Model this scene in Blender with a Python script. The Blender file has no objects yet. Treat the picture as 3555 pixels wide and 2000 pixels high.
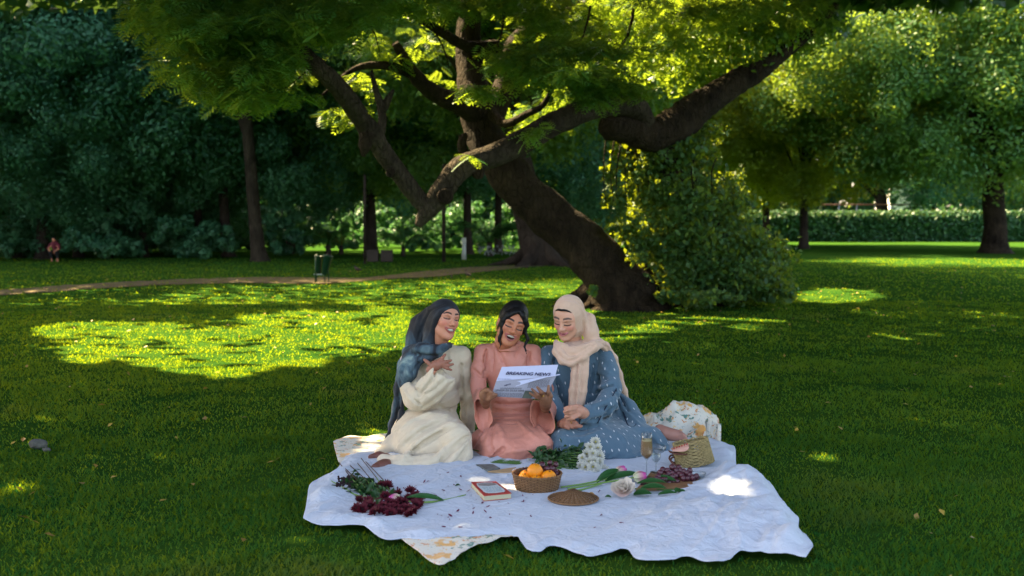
"""Picnic under an old leaning tree: three women on a white sheet reading a newspaper."""
import bpy, bmesh, math, random
import numpy as np
from mathutils import Vector, Matrix, noise as mnoise
GRASS = 1.0; LEAVES = 1.0

random.seed(7); rng = np.random.default_rng(7)
scene = bpy.context.scene
# ------------------------------------------------------------------ camera
CAM_H = 1.31; FPX = 3752.0; PITCH = math.atan(250.0 / FPX)
cam_data = bpy.data.cameras.new("camera")
cam = bpy.data.objects.new("camera", cam_data); scene.collection.objects.link(cam)
cam.location = (0, 0, CAM_H); cam.rotation_euler = (math.radians(90) - PITCH, 0, 0)
cam_data.sensor_width = 36.0; cam_data.lens = FPX / 3555.0 * 36.0
cam_data.clip_end = 900; cam_data.clip_start = 0.05
cam_data.dof.use_dof = True; cam_data.dof.focus_distance = 6.0; cam_data.dof.aperture_fstop = 2.6
scene.camera = cam
# ------------------------------------------------------------------ sky, sun, exposure
SUN_EL = math.radians(46); SUN_AZ = math.radians(-54)          # sun stands behind the scene, to the left
SUN = np.array([math.sin(SUN_AZ) * math.cos(SUN_EL), math.cos(SUN_AZ) * math.cos(SUN_EL), math.sin(SUN_EL)])
world = bpy.data.worlds.new("World"); scene.world = world; world.use_nodes = True
wn = world.node_tree.nodes; wl = world.node_tree.links
sky = wn.new("ShaderNodeTexSky"); sky.sky_type = 'NISHITA'; sky.sun_disc = False
sky.sun_elevation = SUN_EL; sky.sun_rotation = SUN_AZ; sky.air_density = 0.8; sky.dust_density = 2.0; sky.ozone_density = 1.0
wn["Background"].inputs[1].default_value = 0.10
hz = wn.new("ShaderNodeMix"); hz.data_type = 'RGBA'; hz.blend_type = 'MULTIPLY'; hz.inputs[0].default_value = 1.0; hz.inputs[7].default_value = (1.20, 1.0, .80, 1)   # hazy, whiter sky
wl.new(sky.outputs[0], hz.inputs[6]); wl.new(hz.outputs[2], wn["Background"].inputs[0])
sl = bpy.data.lights.new("sun", 'SUN'); sl.energy = 5.0; sl.angle = math.radians(0.6); sl.color = (1.0, 0.77, 0.42)
sun = bpy.data.objects.new("sun", sl); scene.collection.objects.link(sun)
sun.rotation_euler = Vector(SUN).to_track_quat('Z', 'Y').to_euler()
sun.location = (-20, 30, 30)
scene.view_settings.view_transform = 'Standard'; scene.view_settings.look = 'None'
scene.view_settings.exposure = 3.1; scene.view_settings.gamma = 1.0
scene.render.engine = 'CYCLES'
scene.cycles.use_denoising = True
scene.cycles.max_bounces = 8; scene.cycles.diffuse_bounces = 4; scene.cycles.glossy_bounces = 3
scene.cycles.transmission_bounces = 8; scene.cycles.transparent_max_bounces = 8
scene.cycles.caustics_reflective = False; scene.cycles.caustics_refractive = False
scene.cycles.sample_clamp_indirect = 4.0

# ------------------------------------------------------------------ helpers
COL = scene.collection
_c, _s = math.cos(PITCH), math.sin(PITCH)
def ray(px, py):
    xr = (px - 1777.5) / FPX; yr = (1000.0 - py) / FPX
    return np.array([xr, _c + yr * _s, -_s + yr * _c])
def P(px, py, Y):                       # point of the place seen at a picture position, at distance Y
    d = ray(px, py); t = Y / d[1]
    return np.array([d[0] * t, Y, CAM_H + d[2] * t])
def G(px, py, z=0.0):                   # point of the ground seen at a picture position
    d = ray(px, py); t = (z - CAM_H) / d[2]
    return np.array([d[0] * t, d[1] * t, z])
def to_px(p):
    p = np.asarray(p, float); x = p[..., 0]; y = p[..., 1]; z = p[..., 2] - CAM_H
    f = y * _c - z * _s; u = y * _s + z * _c
    return 1777.5 + FPX * x / f, 1000.0 - FPX * u / f
def Z(x, y, Y):
    return P(1300 + x / 2.131, 1000 + y / 2.131, Y)
def ZR(r, Y): return r * Y / 7996.0

def tag(o, label=None, cat=None, group=None, kind=None):
    if label: o["label"] = label
    if cat: o["category"] = cat
    if group: o["group"] = group
    if kind: o["kind"] = kind
    return o
def empty(name, loc, label=None, cat=None, group=None):
    o = bpy.data.objects.new(name, None); o.empty_display_size = 0.05
    o.location = tuple(loc); COL.objects.link(o)
    return tag(o, label, cat, group)
def mesh_data(name, V, F, smooth=True):
    """V (n,3); F either an (m,k) array or a list of tuples"""
    me = bpy.data.meshes.new(name)
    V = np.asarray(V, np.float32)
    if isinstance(F, np.ndarray):
        m, k = F.shape
        me.vertices.add(len(V)); me.vertices.foreach_set("co", V.ravel())
        me.loops.add(m * k); me.loops.foreach_set("vertex_index", F.astype(np.int32).ravel())
        me.polygons.add(m)
        me.polygons.foreach_set("loop_start", np.arange(0, m * k, k, dtype=np.int32))
        me.polygons.foreach_set("loop_total", np.full(m, k, dtype=np.int32))
        me.update(calc_edges=True); me.validate()
    else:
        me.from_pydata([tuple(map(float, v)) for v in V], [], F); me.update()
    if smooth and len(me.polygons):
        me.polygons.foreach_set("use_smooth", np.ones(len(me.polygons), dtype=bool))
    return me
def mobj(name, V, F, mat, parent=None, smooth=True, world=True):
    """mesh object; V in world coordinates. Without a parent its origin goes to the base of the thing"""
    V = np.asarray(V, float)
    o = bpy.data.objects.new(name, None)
    if parent is None:
        c = np.array([(V[:, 0].min() + V[:, 0].max()) / 2, (V[:, 1].min() + V[:, 1].max()) / 2, V[:, 2].min()])
        me = mesh_data(name, V - c, F, smooth); o = bpy.data.objects.new(name, me); o.location = c
        COL.objects.link(o)
    else:
        off = world_loc(parent)
        me = mesh_data(name, V - off, F, smooth); o = bpy.data.objects.new(name, me)
        COL.objects.link(o); o.parent = parent
    if mat is not None: o.data.materials.append(mat)
    return o
def world_loc(o):                       # parents here carry no rotation while parts are being built
    l = np.array(o.location, float)
    while o.parent is not None:
        o = o.parent; l = l + np.array(o.location, float)
    return l
def setcol(o, C, name="tint"):
    a = o.data.color_attributes.new(name, 'FLOAT_COLOR', 'POINT')
    C = np.asarray(C, np.float32)
    if C.shape[1] == 3: C = np.concatenate([C, np.ones((len(C), 1), np.float32)], 1)
    a.data.foreach_set("color", C.ravel())

class MB:                               # collects pieces of ONE part
    def __init__(s): s.V = []; s.F = []; s.n = 0
    def add(s, V, F):
        V = np.asarray(V, float); s.V.append(V)
        s.F += [tuple(int(i) + s.n for i in f) for f in F]; s.n += len(V); return s
    def box(s, c, d, R=None):
        x, y, z = np.array(d) / 2
        V = np.array([[a, b, e] for a in (-x, x) for b in (-y, y) for e in (-z, z)])
        if R is not None: V = V @ np.array(R).T
        return s.add(V + np.array(c), [(0, 1, 3, 2), (4, 6, 7, 5), (0, 4, 5, 1), (2, 3, 7, 6), (0, 2, 6, 4), (1, 5, 7, 3)])
    def tube(s, pts, rad, n=10, cap=True, wob=0.0):
        V, F = tube(pts, rad, n, cap, wob); return s.add(V, F)
    def lathe(s, c, prof, n=24, capb=False, capt=False):
        V, F = lathe(prof, n, capb, capt); return s.add(V + np.array(c), F)
    def sphere(s, c, r, n=10, m=7):
        V, F = sphere(n, m); return s.add(V * np.array(r) + np.array(c), F)
    def build(s, name, mat, parent=None, smooth=True):
        return mobj(name, np.concatenate(s.V), s.F, mat, parent, smooth)
def frame_of(t):
    t = np.asarray(t, float); t = t / (np.linalg.norm(t) + 1e-12)
    a = np.array([0, 0, 1.0]) if abs(t[2]) < 0.9 else np.array([0, 1.0, 0])
    u = np.cross(a, t); u /= np.linalg.norm(u); return u, np.cross(t, u), t
def resample(pts, rad, step):
    pts = np.asarray(pts, float); rad = np.asarray(rad, float) * np.ones(len(pts))
    n = len(pts)                        # Catmull-Rom
    out, ro = [], []
    for i in range(n - 1):
        p0, p1, p2, p3 = pts[max(i - 1, 0)], pts[i], pts[i + 1], pts[min(i + 2, n - 1)]
        k = max(2, int(np.linalg.norm(p2 - p1) / step))
        for j in range(k):
            t = j / k
            out.append(0.5 * ((2 * p1) + (-p0 + p2) * t + (2 * p0 - 5 * p1 + 4 * p2 - p3) * t * t + (-p0 + 3 * p1 - 3 * p2 + p3) * t ** 3))
            ro.append(rad[i] * (1 - t) + rad[i + 1] * t)
    out.append(pts[-1]); ro.append(rad[-1])
    return np.array(out), np.array(ro)
def tube(pts, rad, n=10, cap=True, wob=0.0, seed=0):
    pts = np.asarray(pts, float); rad = np.asarray(rad, float) * np.ones(len(pts)); m = len(pts)
    T = np.gradient(pts, axis=0); u, v, t = frame_of(T[0]); V = []
    for i in range(m):
        t = T[i] / (np.linalg.norm(T[i]) + 1e-12)
        u = u - t * np.dot(u, t); u /= np.linalg.norm(u) + 1e-12; v = np.cross(t, u)
        a = np.arange(n) * 2 * math.pi / n
        ring = pts[i] + rad[i] * (np.cos(a)[:, None] * u + np.sin(a)[:, None] * v)
        if wob:
            for j in range(n):
                q = Vector(ring[j] * (1.1 / max(rad[i], .05)) * 0.5 + seed)
                ring[j] += (ring[j] - pts[i]) * wob * (mnoise.noise(q) + 0.5 * mnoise.noise(q * 2.7))
        V.append(ring)
    V = np.concatenate(V)
    F = [(i * n + j, i * n + (j + 1) % n, (i + 1) * n + (j + 1) % n, (i + 1) * n + j) for i in range(m - 1) for j in range(n)]
    if cap: F += [tuple(range(n - 1, -1, -1)), tuple((m - 1) * n + j for j in range(n))]
    return V, F
def lathe(prof, n=24, capb=False, capt=False):
    a = np.arange(n) * 2 * math.pi / n
    V = np.concatenate([np.stack([r * np.cos(a), r * np.sin(a), np.full(n, z)], 1) for r, z in prof]); m = len(prof)
    F = [(i * n + j, i * n + (j + 1) % n, (i + 1) * n + (j + 1) % n, (i + 1) * n + j) for i in range(m - 1) for j in range(n)]
    if capb: F.append(tuple(range(n - 1, -1, -1)))
    if capt: F.append(tuple((m - 1) * n + j for j in range(n)))
    return V, F
def sphere(n=10, m=7):
    pr = [(math.sin(math.pi * i / m), -math.cos(math.pi * i / m)) for i in range(1, m)]
    V, F = lathe(pr, n)
    V = np.concatenate([V, [[0, 0, -1], [0, 0, 1]]]); b = len(V) - 2; t = len(V) - 1; k = (m - 2) * n
    F = F + [(b, (j + 1) % n, j) for j in range(n)] + [(t, k + j, k + (j + 1) % n) for j in range(n)]
    return V, F
def rotm(yaw=0, pitch=0, roll=0):       # roll about Y, then yaw about Z, then pitch about X
    y, p, r = map(math.radians, (yaw, pitch, roll))
    Rz = np.array([[math.cos(y), -math.sin(y), 0], [math.sin(y), math.cos(y), 0], [0, 0, 1]])
    Rx = np.array([[1, 0, 0], [0, math.cos(p), -math.sin(p)], [0, math.sin(p), math.cos(p)]])
    Ry = np.array([[math.cos(r), 0, math.sin(r)], [0, 1, 0], [-math.sin(r), 0, math.cos(r)]])
    return Ry @ Rz @ Rx
def vnoise(V, scale, seed=0.0):
    return np.array([mnoise.noise(Vector((float(v[0] * scale + seed), float(v[1] * scale - seed), float(v[2] * scale + 2 * seed)))) for v in V])

# ------------------------------------------------------------------ materials
def lin(r, g, b):
    f = lambda c: (c / 255 / 12.92) if c <= 10 else ((c / 255 + 0.055) / 1.055) ** 2.4
    return (f(r), f(g), f(b), 1.0)
def new_mat(name):
    m = bpy.data.materials.new(name); m.use_nodes = True
    return m, m.node_tree.nodes, m.node_tree.links, m.node_tree.nodes["Principled BSDF"]
def mat_plain(name, col, rough=0.6, spec=0.3, metal=0.0, bump=0.0, bscale=60, var=0.0, vscale=8, sheen=0.0, trans=0.0, coat=0.0, sss=0.0):
    m, N, L, b = new_mat(name)
    b.inputs["Roughness"].default_value = rough; b.inputs["Specular IOR Level"].default_value = spec
    b.inputs["Metallic"].default_value = metal; b.inputs["Base Color"].default_value = col
    b.inputs["Sheen Weight"].default_value = sheen; b.inputs["Coat Weight"].default_value = coat
    if sss:
        b.inputs["Subsurface Weight"].default_value = sss; b.inputs["Subsurface Radius"].default_value = (0.012, 0.005, 0.003); b.inputs["Subsurface Scale"].default_value = 0.4
    tc = N.new("ShaderNodeTexCoord")
    csock = None
    if var:
        n = N.new("ShaderNodeTexNoise"); n.inputs["Scale"].default_value = vscale; n.inputs["Detail"].default_value = 5
        L.new(tc.outputs["Object"], n.inputs["Vector"])
        mx = N.new("ShaderNodeMix"); mx.data_type = 'RGBA'
        mx.inputs[6].default_value = tuple(c * (1 - var) for c in col[:3]) + (1,)
        mx.inputs[7].default_value = tuple(min(1, c * (1 + var)) for c in col[:3]) + (1,)
        L.new(n.outputs["Fac"], mx.inputs[0]); L.new(mx.outputs[2], b.inputs["Base Color"]); csock = mx.outputs[2]
    if bump:
        n = N.new("ShaderNodeTexNoise"); n.inputs["Scale"].default_value = bscale; n.inputs["Detail"].default_value = 6
        L.new(tc.outputs["Object"], n.inputs["Vector"])
        bp = N.new("ShaderNodeBump"); bp.inputs["Strength"].default_value = bump; bp.inputs["Distance"].default_value = 0.01
        L.new(n.outputs["Fac"], bp.inputs["Height"]); L.new(bp.outputs[0], b.inputs["Normal"])
    if trans:
        tr = N.new("ShaderNodeBsdfTranslucent"); tr.inputs[0].default_value = col
        if csock: L.new(csock, tr.inputs[0])
        mix = N.new("ShaderNodeMixShader"); mix.inputs[0].default_value = trans
        L.new(b.outputs[0], mix.inputs[1]); L.new(tr.outputs[0], mix.inputs[2]); L.new(mix.outputs[0], N["Material Output"].inputs[0])
    return m
def mat_leaf(name, dark, light, tcol, trans=0.45, vscale=0.9, rough=0.45):
    """leaf: colour varies leaf by leaf (tint attribute) and clump by clump; light also comes through it"""
    m, N, L, b = new_mat(name)
    at = N.new("ShaderNodeAttribute"); at.attribute_name = "tint"
    mx = N.new("ShaderNodeMix"); mx.data_type = 'RGBA'; mx.inputs[6].default_value = dark; mx.inputs[7].default_value = light
    L.new(at.outputs["Fac"], mx.inputs[0]); L.new(mx.outputs[2], b.inputs["Base Color"])
    b.inputs["Roughness"].default_value = rough; b.inputs["Specular IOR Level"].default_value = 0.35
    tr = N.new("ShaderNodeBsdfTranslucent")
    m2 = N.new("ShaderNodeMix"); m2.data_type = 'RGBA'; m2.inputs[6].default_value = tuple(c * 0.6 for c in tcol[:3]) + (1,); m2.inputs[7].default_value = tcol
    L.new(at.outputs["Fac"], m2.inputs[0]); L.new(m2.outputs[2], tr.inputs[0])
    mix = N.new("ShaderNodeMixShader"); mix.inputs[0].default_value = trans
    L.new(b.outputs[0], mix.inputs[1]); L.new(tr.outputs[0], mix.inputs[2]); L.new(mix.outputs[0], N["Material Output"].inputs[0])
    return m
# ================================================================== the setting
def smooth01(x): x = np.clip(x, 0, 1); return x * x * (3 - 2 * x)
def in_poly(x, y, poly):
    x = np.asarray(x); y = np.asarray(y); r = np.zeros(x.shape, bool); n = len(poly); j = n - 1
    for i in range(n):
        xi, yi = poly[i]; xj, yj = poly[j]
        c = ((yi > y) != (yj > y)) & (x < (xj - xi) * (y - yi) / (yj - yi + 1e-12) + xi)
        r ^= c; j = i
    return r
# outlines of the two picnic sheets (ground positions)
SHEET_FRONT = [(1053, 1808), (1115, 1830), (1252, 1836), (1335, 1880), (1397, 1881), (1488, 1884), (1600, 1876), (1778, 1868), (1807, 1884), (1832, 1917), (1873, 1926), (1918, 1904),
               (2020, 1934), (2045, 1938), (2110, 1926), (2174, 1915), (2217, 1952), (2328, 1953), (2383, 1937), (2499, 1964), (2584, 1929), (2713, 1938), (2798, 1949)]
SHEET_RIGHT = [(2798, 1949), (2822, 1908), (2775, 1850), (2772, 1812), (2745, 1788), (2712, 1742), (2690, 1716), (2650, 1672), (2600, 1672), (2559, 1637), (2552, 1564), (2530, 1548), (2480, 1530)]
SHEET_BACK = [(1200, 1592), (1400, 1540), (1700, 1520), (2000, 1520), (2250, 1520), (2480, 1530)]
SHEET_LEFT = [(1053, 1808), (1066, 1750), (1076, 1690), (1120, 1665), (1168, 1640), (1200, 1592)]
sheet_poly = [tuple(G(*p)[:2]) for p in SHEET_FRONT + SHEET_RIGHT[1:] + SHEET_BACK[::-1][1:] + SHEET_LEFT[::-1][1:-1]]

# ---- where the sun comes through the crowns: patches of light on the ground (x, y, rx, ry, strength) in picture terms
def L4(x, y, rx, ry, s=1.0): k = 3555 / 2576; return (x * k, y * k, rx * k, ry * k, s)
PATCHES = [L4(420, 862, 330, 62, 1.5), L4(760, 850, 300, 75, 1.6), L4(230, 830, 170, 32, 1.2), L4(960, 845, 140, 82, 1.6), L4(1180, 850, 140, 75, 1.6), L4(1330, 850, 120, 60, 1.4),
           L4(560, 905, 190, 45, 1.3), L4(900, 905, 140, 45, 1.1), L4(1000, 980, 60, 70, .35), L4(930, 1085, 120, 30, .8), L4(650, 1105, 230, 26, .45), L4(20, 1215, 90, 55, .5), L4(40, 1100, 90, 30, .25),
           L4(1650, 828, 75, 28, 1.1), L4(1740, 860, 70, 22, .6), L4(1560, 850, 50, 25, .7), L4(1590, 930, 60, 20, .35), L4(2100, 742, 130, 20, 1.4), L4(2280, 752, 80, 10, .5), L4(2066, 1136, 52, 20, 1.0), L4(2540, 1208, 60, 26, .8), L4(2520, 1295, 60, 20, .6), L4(2400, 1080, 60, 16, .25),
           L4(930, 1130, 75, 34, .9), L4(1850, 1262, 120, 28, 1.7), L4(1605, 1305, 45, 36, 1.0), L4(1700, 1060, 80, 40, .8), L4(1760, 700, 120, 30, .5), L4(1500, 720, 260, 26, .5),
           L4(2250, 655, 330, 22, .35), L4(2520, 690, 120, 14, .6), L4(1000, 668, 250, 9, .5), L4(1150, 720, 300, 30, .4), L4(1780, 800, 90, 18, .6), L4(1900, 760, 70, 14, .6), L4(2320, 800, 110, 14, .3), L4(1850, 905, 60, 14, .3), L4(2180, 900, 70, 14, .25)]
def light(px, py):
    v = np.zeros(np.shape(px))
    for x, y, rx, ry, s in PATCHES:
        d = np.sqrt(((px - x) / rx) ** 2 + ((py - y) / ry) ** 2)
        v = np.maximum(v, s * smooth01((1.25 - d) / 0.7))
    q = np.asarray(px).ravel() * .011, np.asarray(py).ravel() * .03
    n_ = np.array([mnoise.noise(Vector((a, b, 1.7))) + .6 * mnoise.noise(Vector((a * 2.6, b * 2.6, 5.1))) for a, b in zip(*q)]).reshape(np.shape(px))
    return np.clip(v * (1 + .9 * n_) + .07 * np.clip(n_ - .45, 0, 1), 0, 1)
def drop(V):                            # where the shadow of V falls on the ground
    return V - SUN[None, :] * (V[:, 2] / SUN[2])[:, None]
LITC = [(880, 365, 11.2, .55), (760, 310, 11, .3), (1180, 395, 13.4, .8), (1260, 300, 13.6, .7), (1400, 130, 14.5, .7), (1780, 260, 16.6, 1.4), (1560, 190, 16.8, 1.1), (1850, 380, 16.9, 1.0), (2000, 150, 15, 1.0), (2240, 170, 16, 1.3), (2500, 150, 16, 1.3), (2140, 680, 15.3, .75), (2170, 800, 15.3, .6), (2060, 1010, 15, .5), (2400, 1040, 15, .7), (2650, 990, 15.7, .5)]
def unshade(C, prob=.93):                # leaves that keep the sun from those clumps are thinned out
    keep = np.ones(len(C), bool)
    for x, y, Y, r in LITC:
        d = C - P(x, y, Y); t = d @ SUN; off = np.linalg.norm(d - t[:, None] * SUN, axis=1); keep &= ~((t > r * .9) & (off < r) & (rng.random(len(C)) < prob))
    return C[keep]
def lit_at(V):
    g = drop(V); g[:, 1] = np.maximum(g[:, 1], 0.5); px, py = to_px(g); return light(px, py)

# ---- ground
def grid_mesh(xs, ys, zf):
    X, Y = np.meshgrid(xs, ys); V = np.stack([X.ravel(), Y.ravel(), zf(X.ravel(), Y.ravel())], 1); nx, ny = len(xs), len(ys)
    i, j = np.meshgrid(np.arange(nx - 1), np.arange(ny - 1)); a = (j * nx + i).ravel()
    return V, np.stack([a, a + 1, a + nx + 1, a + nx], 1)
def mat_ground():
    m, N, L, b = new_mat("lawn_soil_and_turf")
    tc = N.new("ShaderNodeTexCoord")
    n1 = N.new("ShaderNodeTexNoise"); n1.inputs["Scale"].default_value = 0.6; n1.inputs["Detail"].default_value = 6
    n2 = N.new("ShaderNodeTexNoise"); n2.inputs["Scale"].default_value = 14; n2.inputs["Detail"].default_value = 8; n2.inputs["Roughness"].default_value = 0.75
    for n in (n1, n2): L.new(tc.outputs["Object"], n.inputs["Vector"])
    r = N.new("ShaderNodeValToRGB"); e = r.color_ramp.elements
    e[0].position = 0.3; e[0].color = (0.010, 0.048, 0.009, 1); e[1].position = 0.72; e[1].color = (0.050, 0.105, 0.012, 1)
    x = N.new("ShaderNodeMath"); x.operation = 'ADD'; L.new(n1.outputs[0], x.inputs[0]); L.new(n2.outputs[0], x.inputs[1])
    x2 = N.new("ShaderNodeMath"); x2.operation = 'MULTIPLY'; x2.inputs[1].default_value = 0.5; L.new(x.outputs[0], x2.inputs[0]); L.new(x2.outputs[0], r.inputs[0])
    L.new(r.outputs[0], b.inputs["Base Color"]); df = N.new("ShaderNodeBsdfDiffuse"); L.new(r.outputs[0], df.inputs[0]); L.new(df.outputs[0], N["Material Output"].inputs[0])
    bp = N.new("ShaderNodeBump"); bp.inputs["Strength"].default_value = 0.9; bp.inputs["Distance"].default_value = 0.05
    L.new(n2.outputs[0], bp.inputs["Height"]); L.new(bp.outputs[0], df.inputs["Normal"])
    return m
M_GROUND = mat_ground()
xs = np.concatenate([np.linspace(-300, -32, 12), np.linspace(-30, 30, 90), np.linspace(32, 300, 12)])
ys = np.concatenate([np.linspace(-60, 0, 8), np.linspace(1, 60, 90), np.linspace(64, 500, 14)])
def ground_z(x, y): return -0.004 + 0.012 * np.sin(x * 0.9 + 1.3) * np.sin(y * 0.7) * (np.abs(x) < 40) - 0.02
V, F = grid_mesh(xs, ys, ground_z)
lawn = mobj("lawn", V, F, M_GROUND); tag(lawn, "green park lawn in sun and shade", None, None, "structure")

# trodden earth path across the lawn
def mat_dirt():
    m, N, L, b = new_mat("bare_earth"); tc = N.new("ShaderNodeTexCoord")
    n = N.new("ShaderNodeTexNoise"); n.inputs["Scale"].default_value = 3; n.inputs["Detail"].default_value = 9; n.inputs["Roughness"].default_value = .7; L.new(tc.outputs["Object"], n.inputs["Vector"])
    r = N.new("ShaderNodeValToRGB"); e = r.color_ramp.elements; e[0].position = .35; e[0].color = (.07, .06, .03, 1); e[1].position = .7; e[1].color = (.17, .135, .085, 1)
    L.new(n.outputs[0], r.inputs[0]); L.new(r.outputs[0], b.inputs["Base Color"]); b.inputs["Roughness"].default_value = .95; b.inputs["Specular IOR Level"].default_value = .05
    return m
M_DIRT = mat_dirt()
path_c = [(-260, 1022, 12), (0, 1012, 12), (300, 993, 11), (600, 978, 11), (850, 970, 12), (1090, 971, 12), (1250, 968, 6), (1380, 958, 8), (1500, 948, 13), (1600, 938, 13), (1720, 930, 8), (1850, 922, 4), (1960, 918, 1)]
top, bot = [], []
pp, _ = resample(np.array([(a, b, c) for a, b, c in path_c], float), 1.0, 12)
for i, (x, y, w) in enumerate(pp):
    w = w * (1 + 0.35 * mnoise.noise(Vector((x * 0.02, 3.1, 0))))
    top.append(G(x, y - w * .85, 0.0)); bot.append(G(x, y + w * .85, 0.0))
V = np.array(top + bot); V[:, 2] = ground_z(V[:, 0], V[:, 1]) + 0.012; n = len(top)
path = mobj("path", V, [(i, n + i, n + i + 1, i + 1) for i in range(n - 1)], M_DIRT); tag(path, "trodden bare earth path crossing the lawn", None, None, "structure")

# ---- grass blades (real blades, denser near the camera)
def grass_mat():
    m, N, L, b = new_mat("grass_blade"); N.remove(b); b = N.new("ShaderNodeBsdfDiffuse"); at = N.new("ShaderNodeAttribute"); at.attribute_name = "tint"
    tc = N.new("ShaderNodeTexCoord"); n = N.new("ShaderNodeTexNoise"); n.inputs["Scale"].default_value = .9; n.inputs["Detail"].default_value = 5; L.new(tc.outputs["Object"], n.inputs["Vector"])
    ad = N.new("ShaderNodeMath"); ad.operation = 'MULTIPLY_ADD'; ad.inputs[1].default_value = .35; L.new(at.outputs["Fac"], ad.inputs[0])
    m3 = N.new("ShaderNodeMath"); m3.operation = 'MULTIPLY_ADD'; m3.inputs[1].default_value = 1.1; m3.inputs[2].default_value = -.20; L.new(n.outputs[0], m3.inputs[0]); L.new(m3.outputs[0], ad.inputs[2])
    r = N.new("ShaderNodeValToRGB"); e = r.color_ramp.elements; e[0].position = 0.05; e[0].color = (.003, .040, .012, 1); e[1].position = .97; e[1].color = (.040, .125, .022, 1)
    k = r.color_ramp.elements.new(.55); k.color = (.006, .074, .018, 1)
    L.new(ad.outputs[0], r.inputs[0]); dn = N.new("ShaderNodeTexNoise"); dn.inputs["Scale"].default_value = .55; dn.inputs["Detail"].default_value = 4; L.new(tc.outputs["Object"], dn.inputs["Vector"])
    dr = N.new("ShaderNodeMapRange"); dr.inputs[1].default_value = .60; dr.inputs[2].default_value = .74; dr.inputs[4].default_value = .55; L.new(dn.outputs[0], dr.inputs[0])
    dm = N.new("ShaderNodeMix"); dm.data_type = 'RGBA'; dm.inputs[7].default_value = (.16, .12, .05, 1); L.new(dr.outputs[0], dm.inputs[0]); L.new(r.outputs[0], dm.inputs[6]); L.new(dm.outputs[2], b.inputs["Color"])
    g = N.new("ShaderNodeMix"); g.data_type = 'RGBA'; g.inputs[6].default_value = (.24, .46, .003, 1); g.inputs[7].default_value = (.66, .70, .004, 1); L.new(ad.outputs[0], g.inputs[0])
    tr = N.new("ShaderNodeBsdfTranslucent"); L.new(g.outputs[2], tr.inputs[0])
    mx = N.new("ShaderNodeMixShader"); mx.inputs[0].default_value = .30; L.new(b.outputs[0], mx.inputs[1]); L.new(tr.outputs[0], mx.inputs[2]); L.new(mx.outputs[0], N["Material Output"].inputs[0])
    return m
M_GRASS = grass_mat()
def shrink(poly, k):
    c = np.mean(poly, 0); return [tuple(c + (np.array(p) - c) * k) for p in poly]
_sp = shrink(sheet_poly, 0.975)
def blades(n, y0, y1, hgt, wid, lean, xm=1.06):
    Y = np.sqrt(rng.uniform(y0 ** 2, y1 ** 2, n)); X = rng.uniform(-.5, .5, n) * Y * 0.95 * xm
    keep = ~in_poly(X, Y, _sp); X, Y = X[keep], Y[keep]
    # tufts: pull towards a jittered lattice so that clumps and thin spots show
    cl = np.array([mnoise.noise(Vector((x * 3.1, y * 3.1, 0.5))) for x, y in zip(X, Y)])
    keep = rng.random(len(X)) < np.clip(.75 + cl * 1.1, .25, 1); X, Y, cl = X[keep], Y[keep], cl[keep]
    n = len(X); a = rng.uniform(0, 2 * math.pi, n); h = hgt * rng.uniform(.45, 1.25, n) * (1 + .5 * cl); w = wid * rng.uniform(.7, 1.3, n)
    l = lean * rng.uniform(.2, 1.3, n); b = rng.uniform(0, 2 * math.pi, n)
    base = np.stack([X, Y, ground_z(X, Y)], 1); s = np.stack([np.cos(a), np.sin(a), 0 * a], 1) * (w / 2)[:, None]
    d = np.stack([np.cos(b), np.sin(b), 0 * b], 1)
    mid = base + d * (l * h * .35)[:, None]; mid[:, 2] += h * .6
    tip = base + d * (l * h)[:, None]; tip[:, 2] += h * np.clip(1.05 - l * .35, .5, 1)
    V = np.stack([base - s, base + s, mid + s * .75, mid - s * .75, tip], 1).reshape(-1, 3)
    i = np.arange(n) * 5; F = np.concatenate([np.stack([i, i + 1, i + 2], 1), np.stack([i, i + 2, i + 3], 1), np.stack([i + 3, i + 2, i + 4], 1)])
    t = np.repeat(rng.random(n), 5)
    return V, F, t
def make_grass(name, sets, label):
    Vs, Fs, Ts, k = [], [], [], 0
    for s in sets:
        V, F, t = blades(*s); Vs.append(V); Fs.append(F + k); Ts.append(t); k += len(V)
    V = np.concatenate(Vs); o = mobj(name, V, np.concatenate(Fs), M_GRASS, None, False)
    a = o.data.attributes.new("tint", 'FLOAT', 'POINT'); a.data.foreach_set("value", np.concatenate(Ts).astype(np.float32))
    return tag(o, label, "grass", None, "stuff")
if GRASS:
    make_grass("grass", [(int(120000 * GRASS), 3.7, 6.5, .027, .0046, 1.5), (int(95000 * GRASS), 6.5, 10, .026, .0060, 1.5), (int(90000 * GRASS), 10, 17, .026, .0095, 1.5), (int(40000 * GRASS), 17, 34, .028, .024, 1.3)], "short green lawn grass growing all over the park ground")

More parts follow.
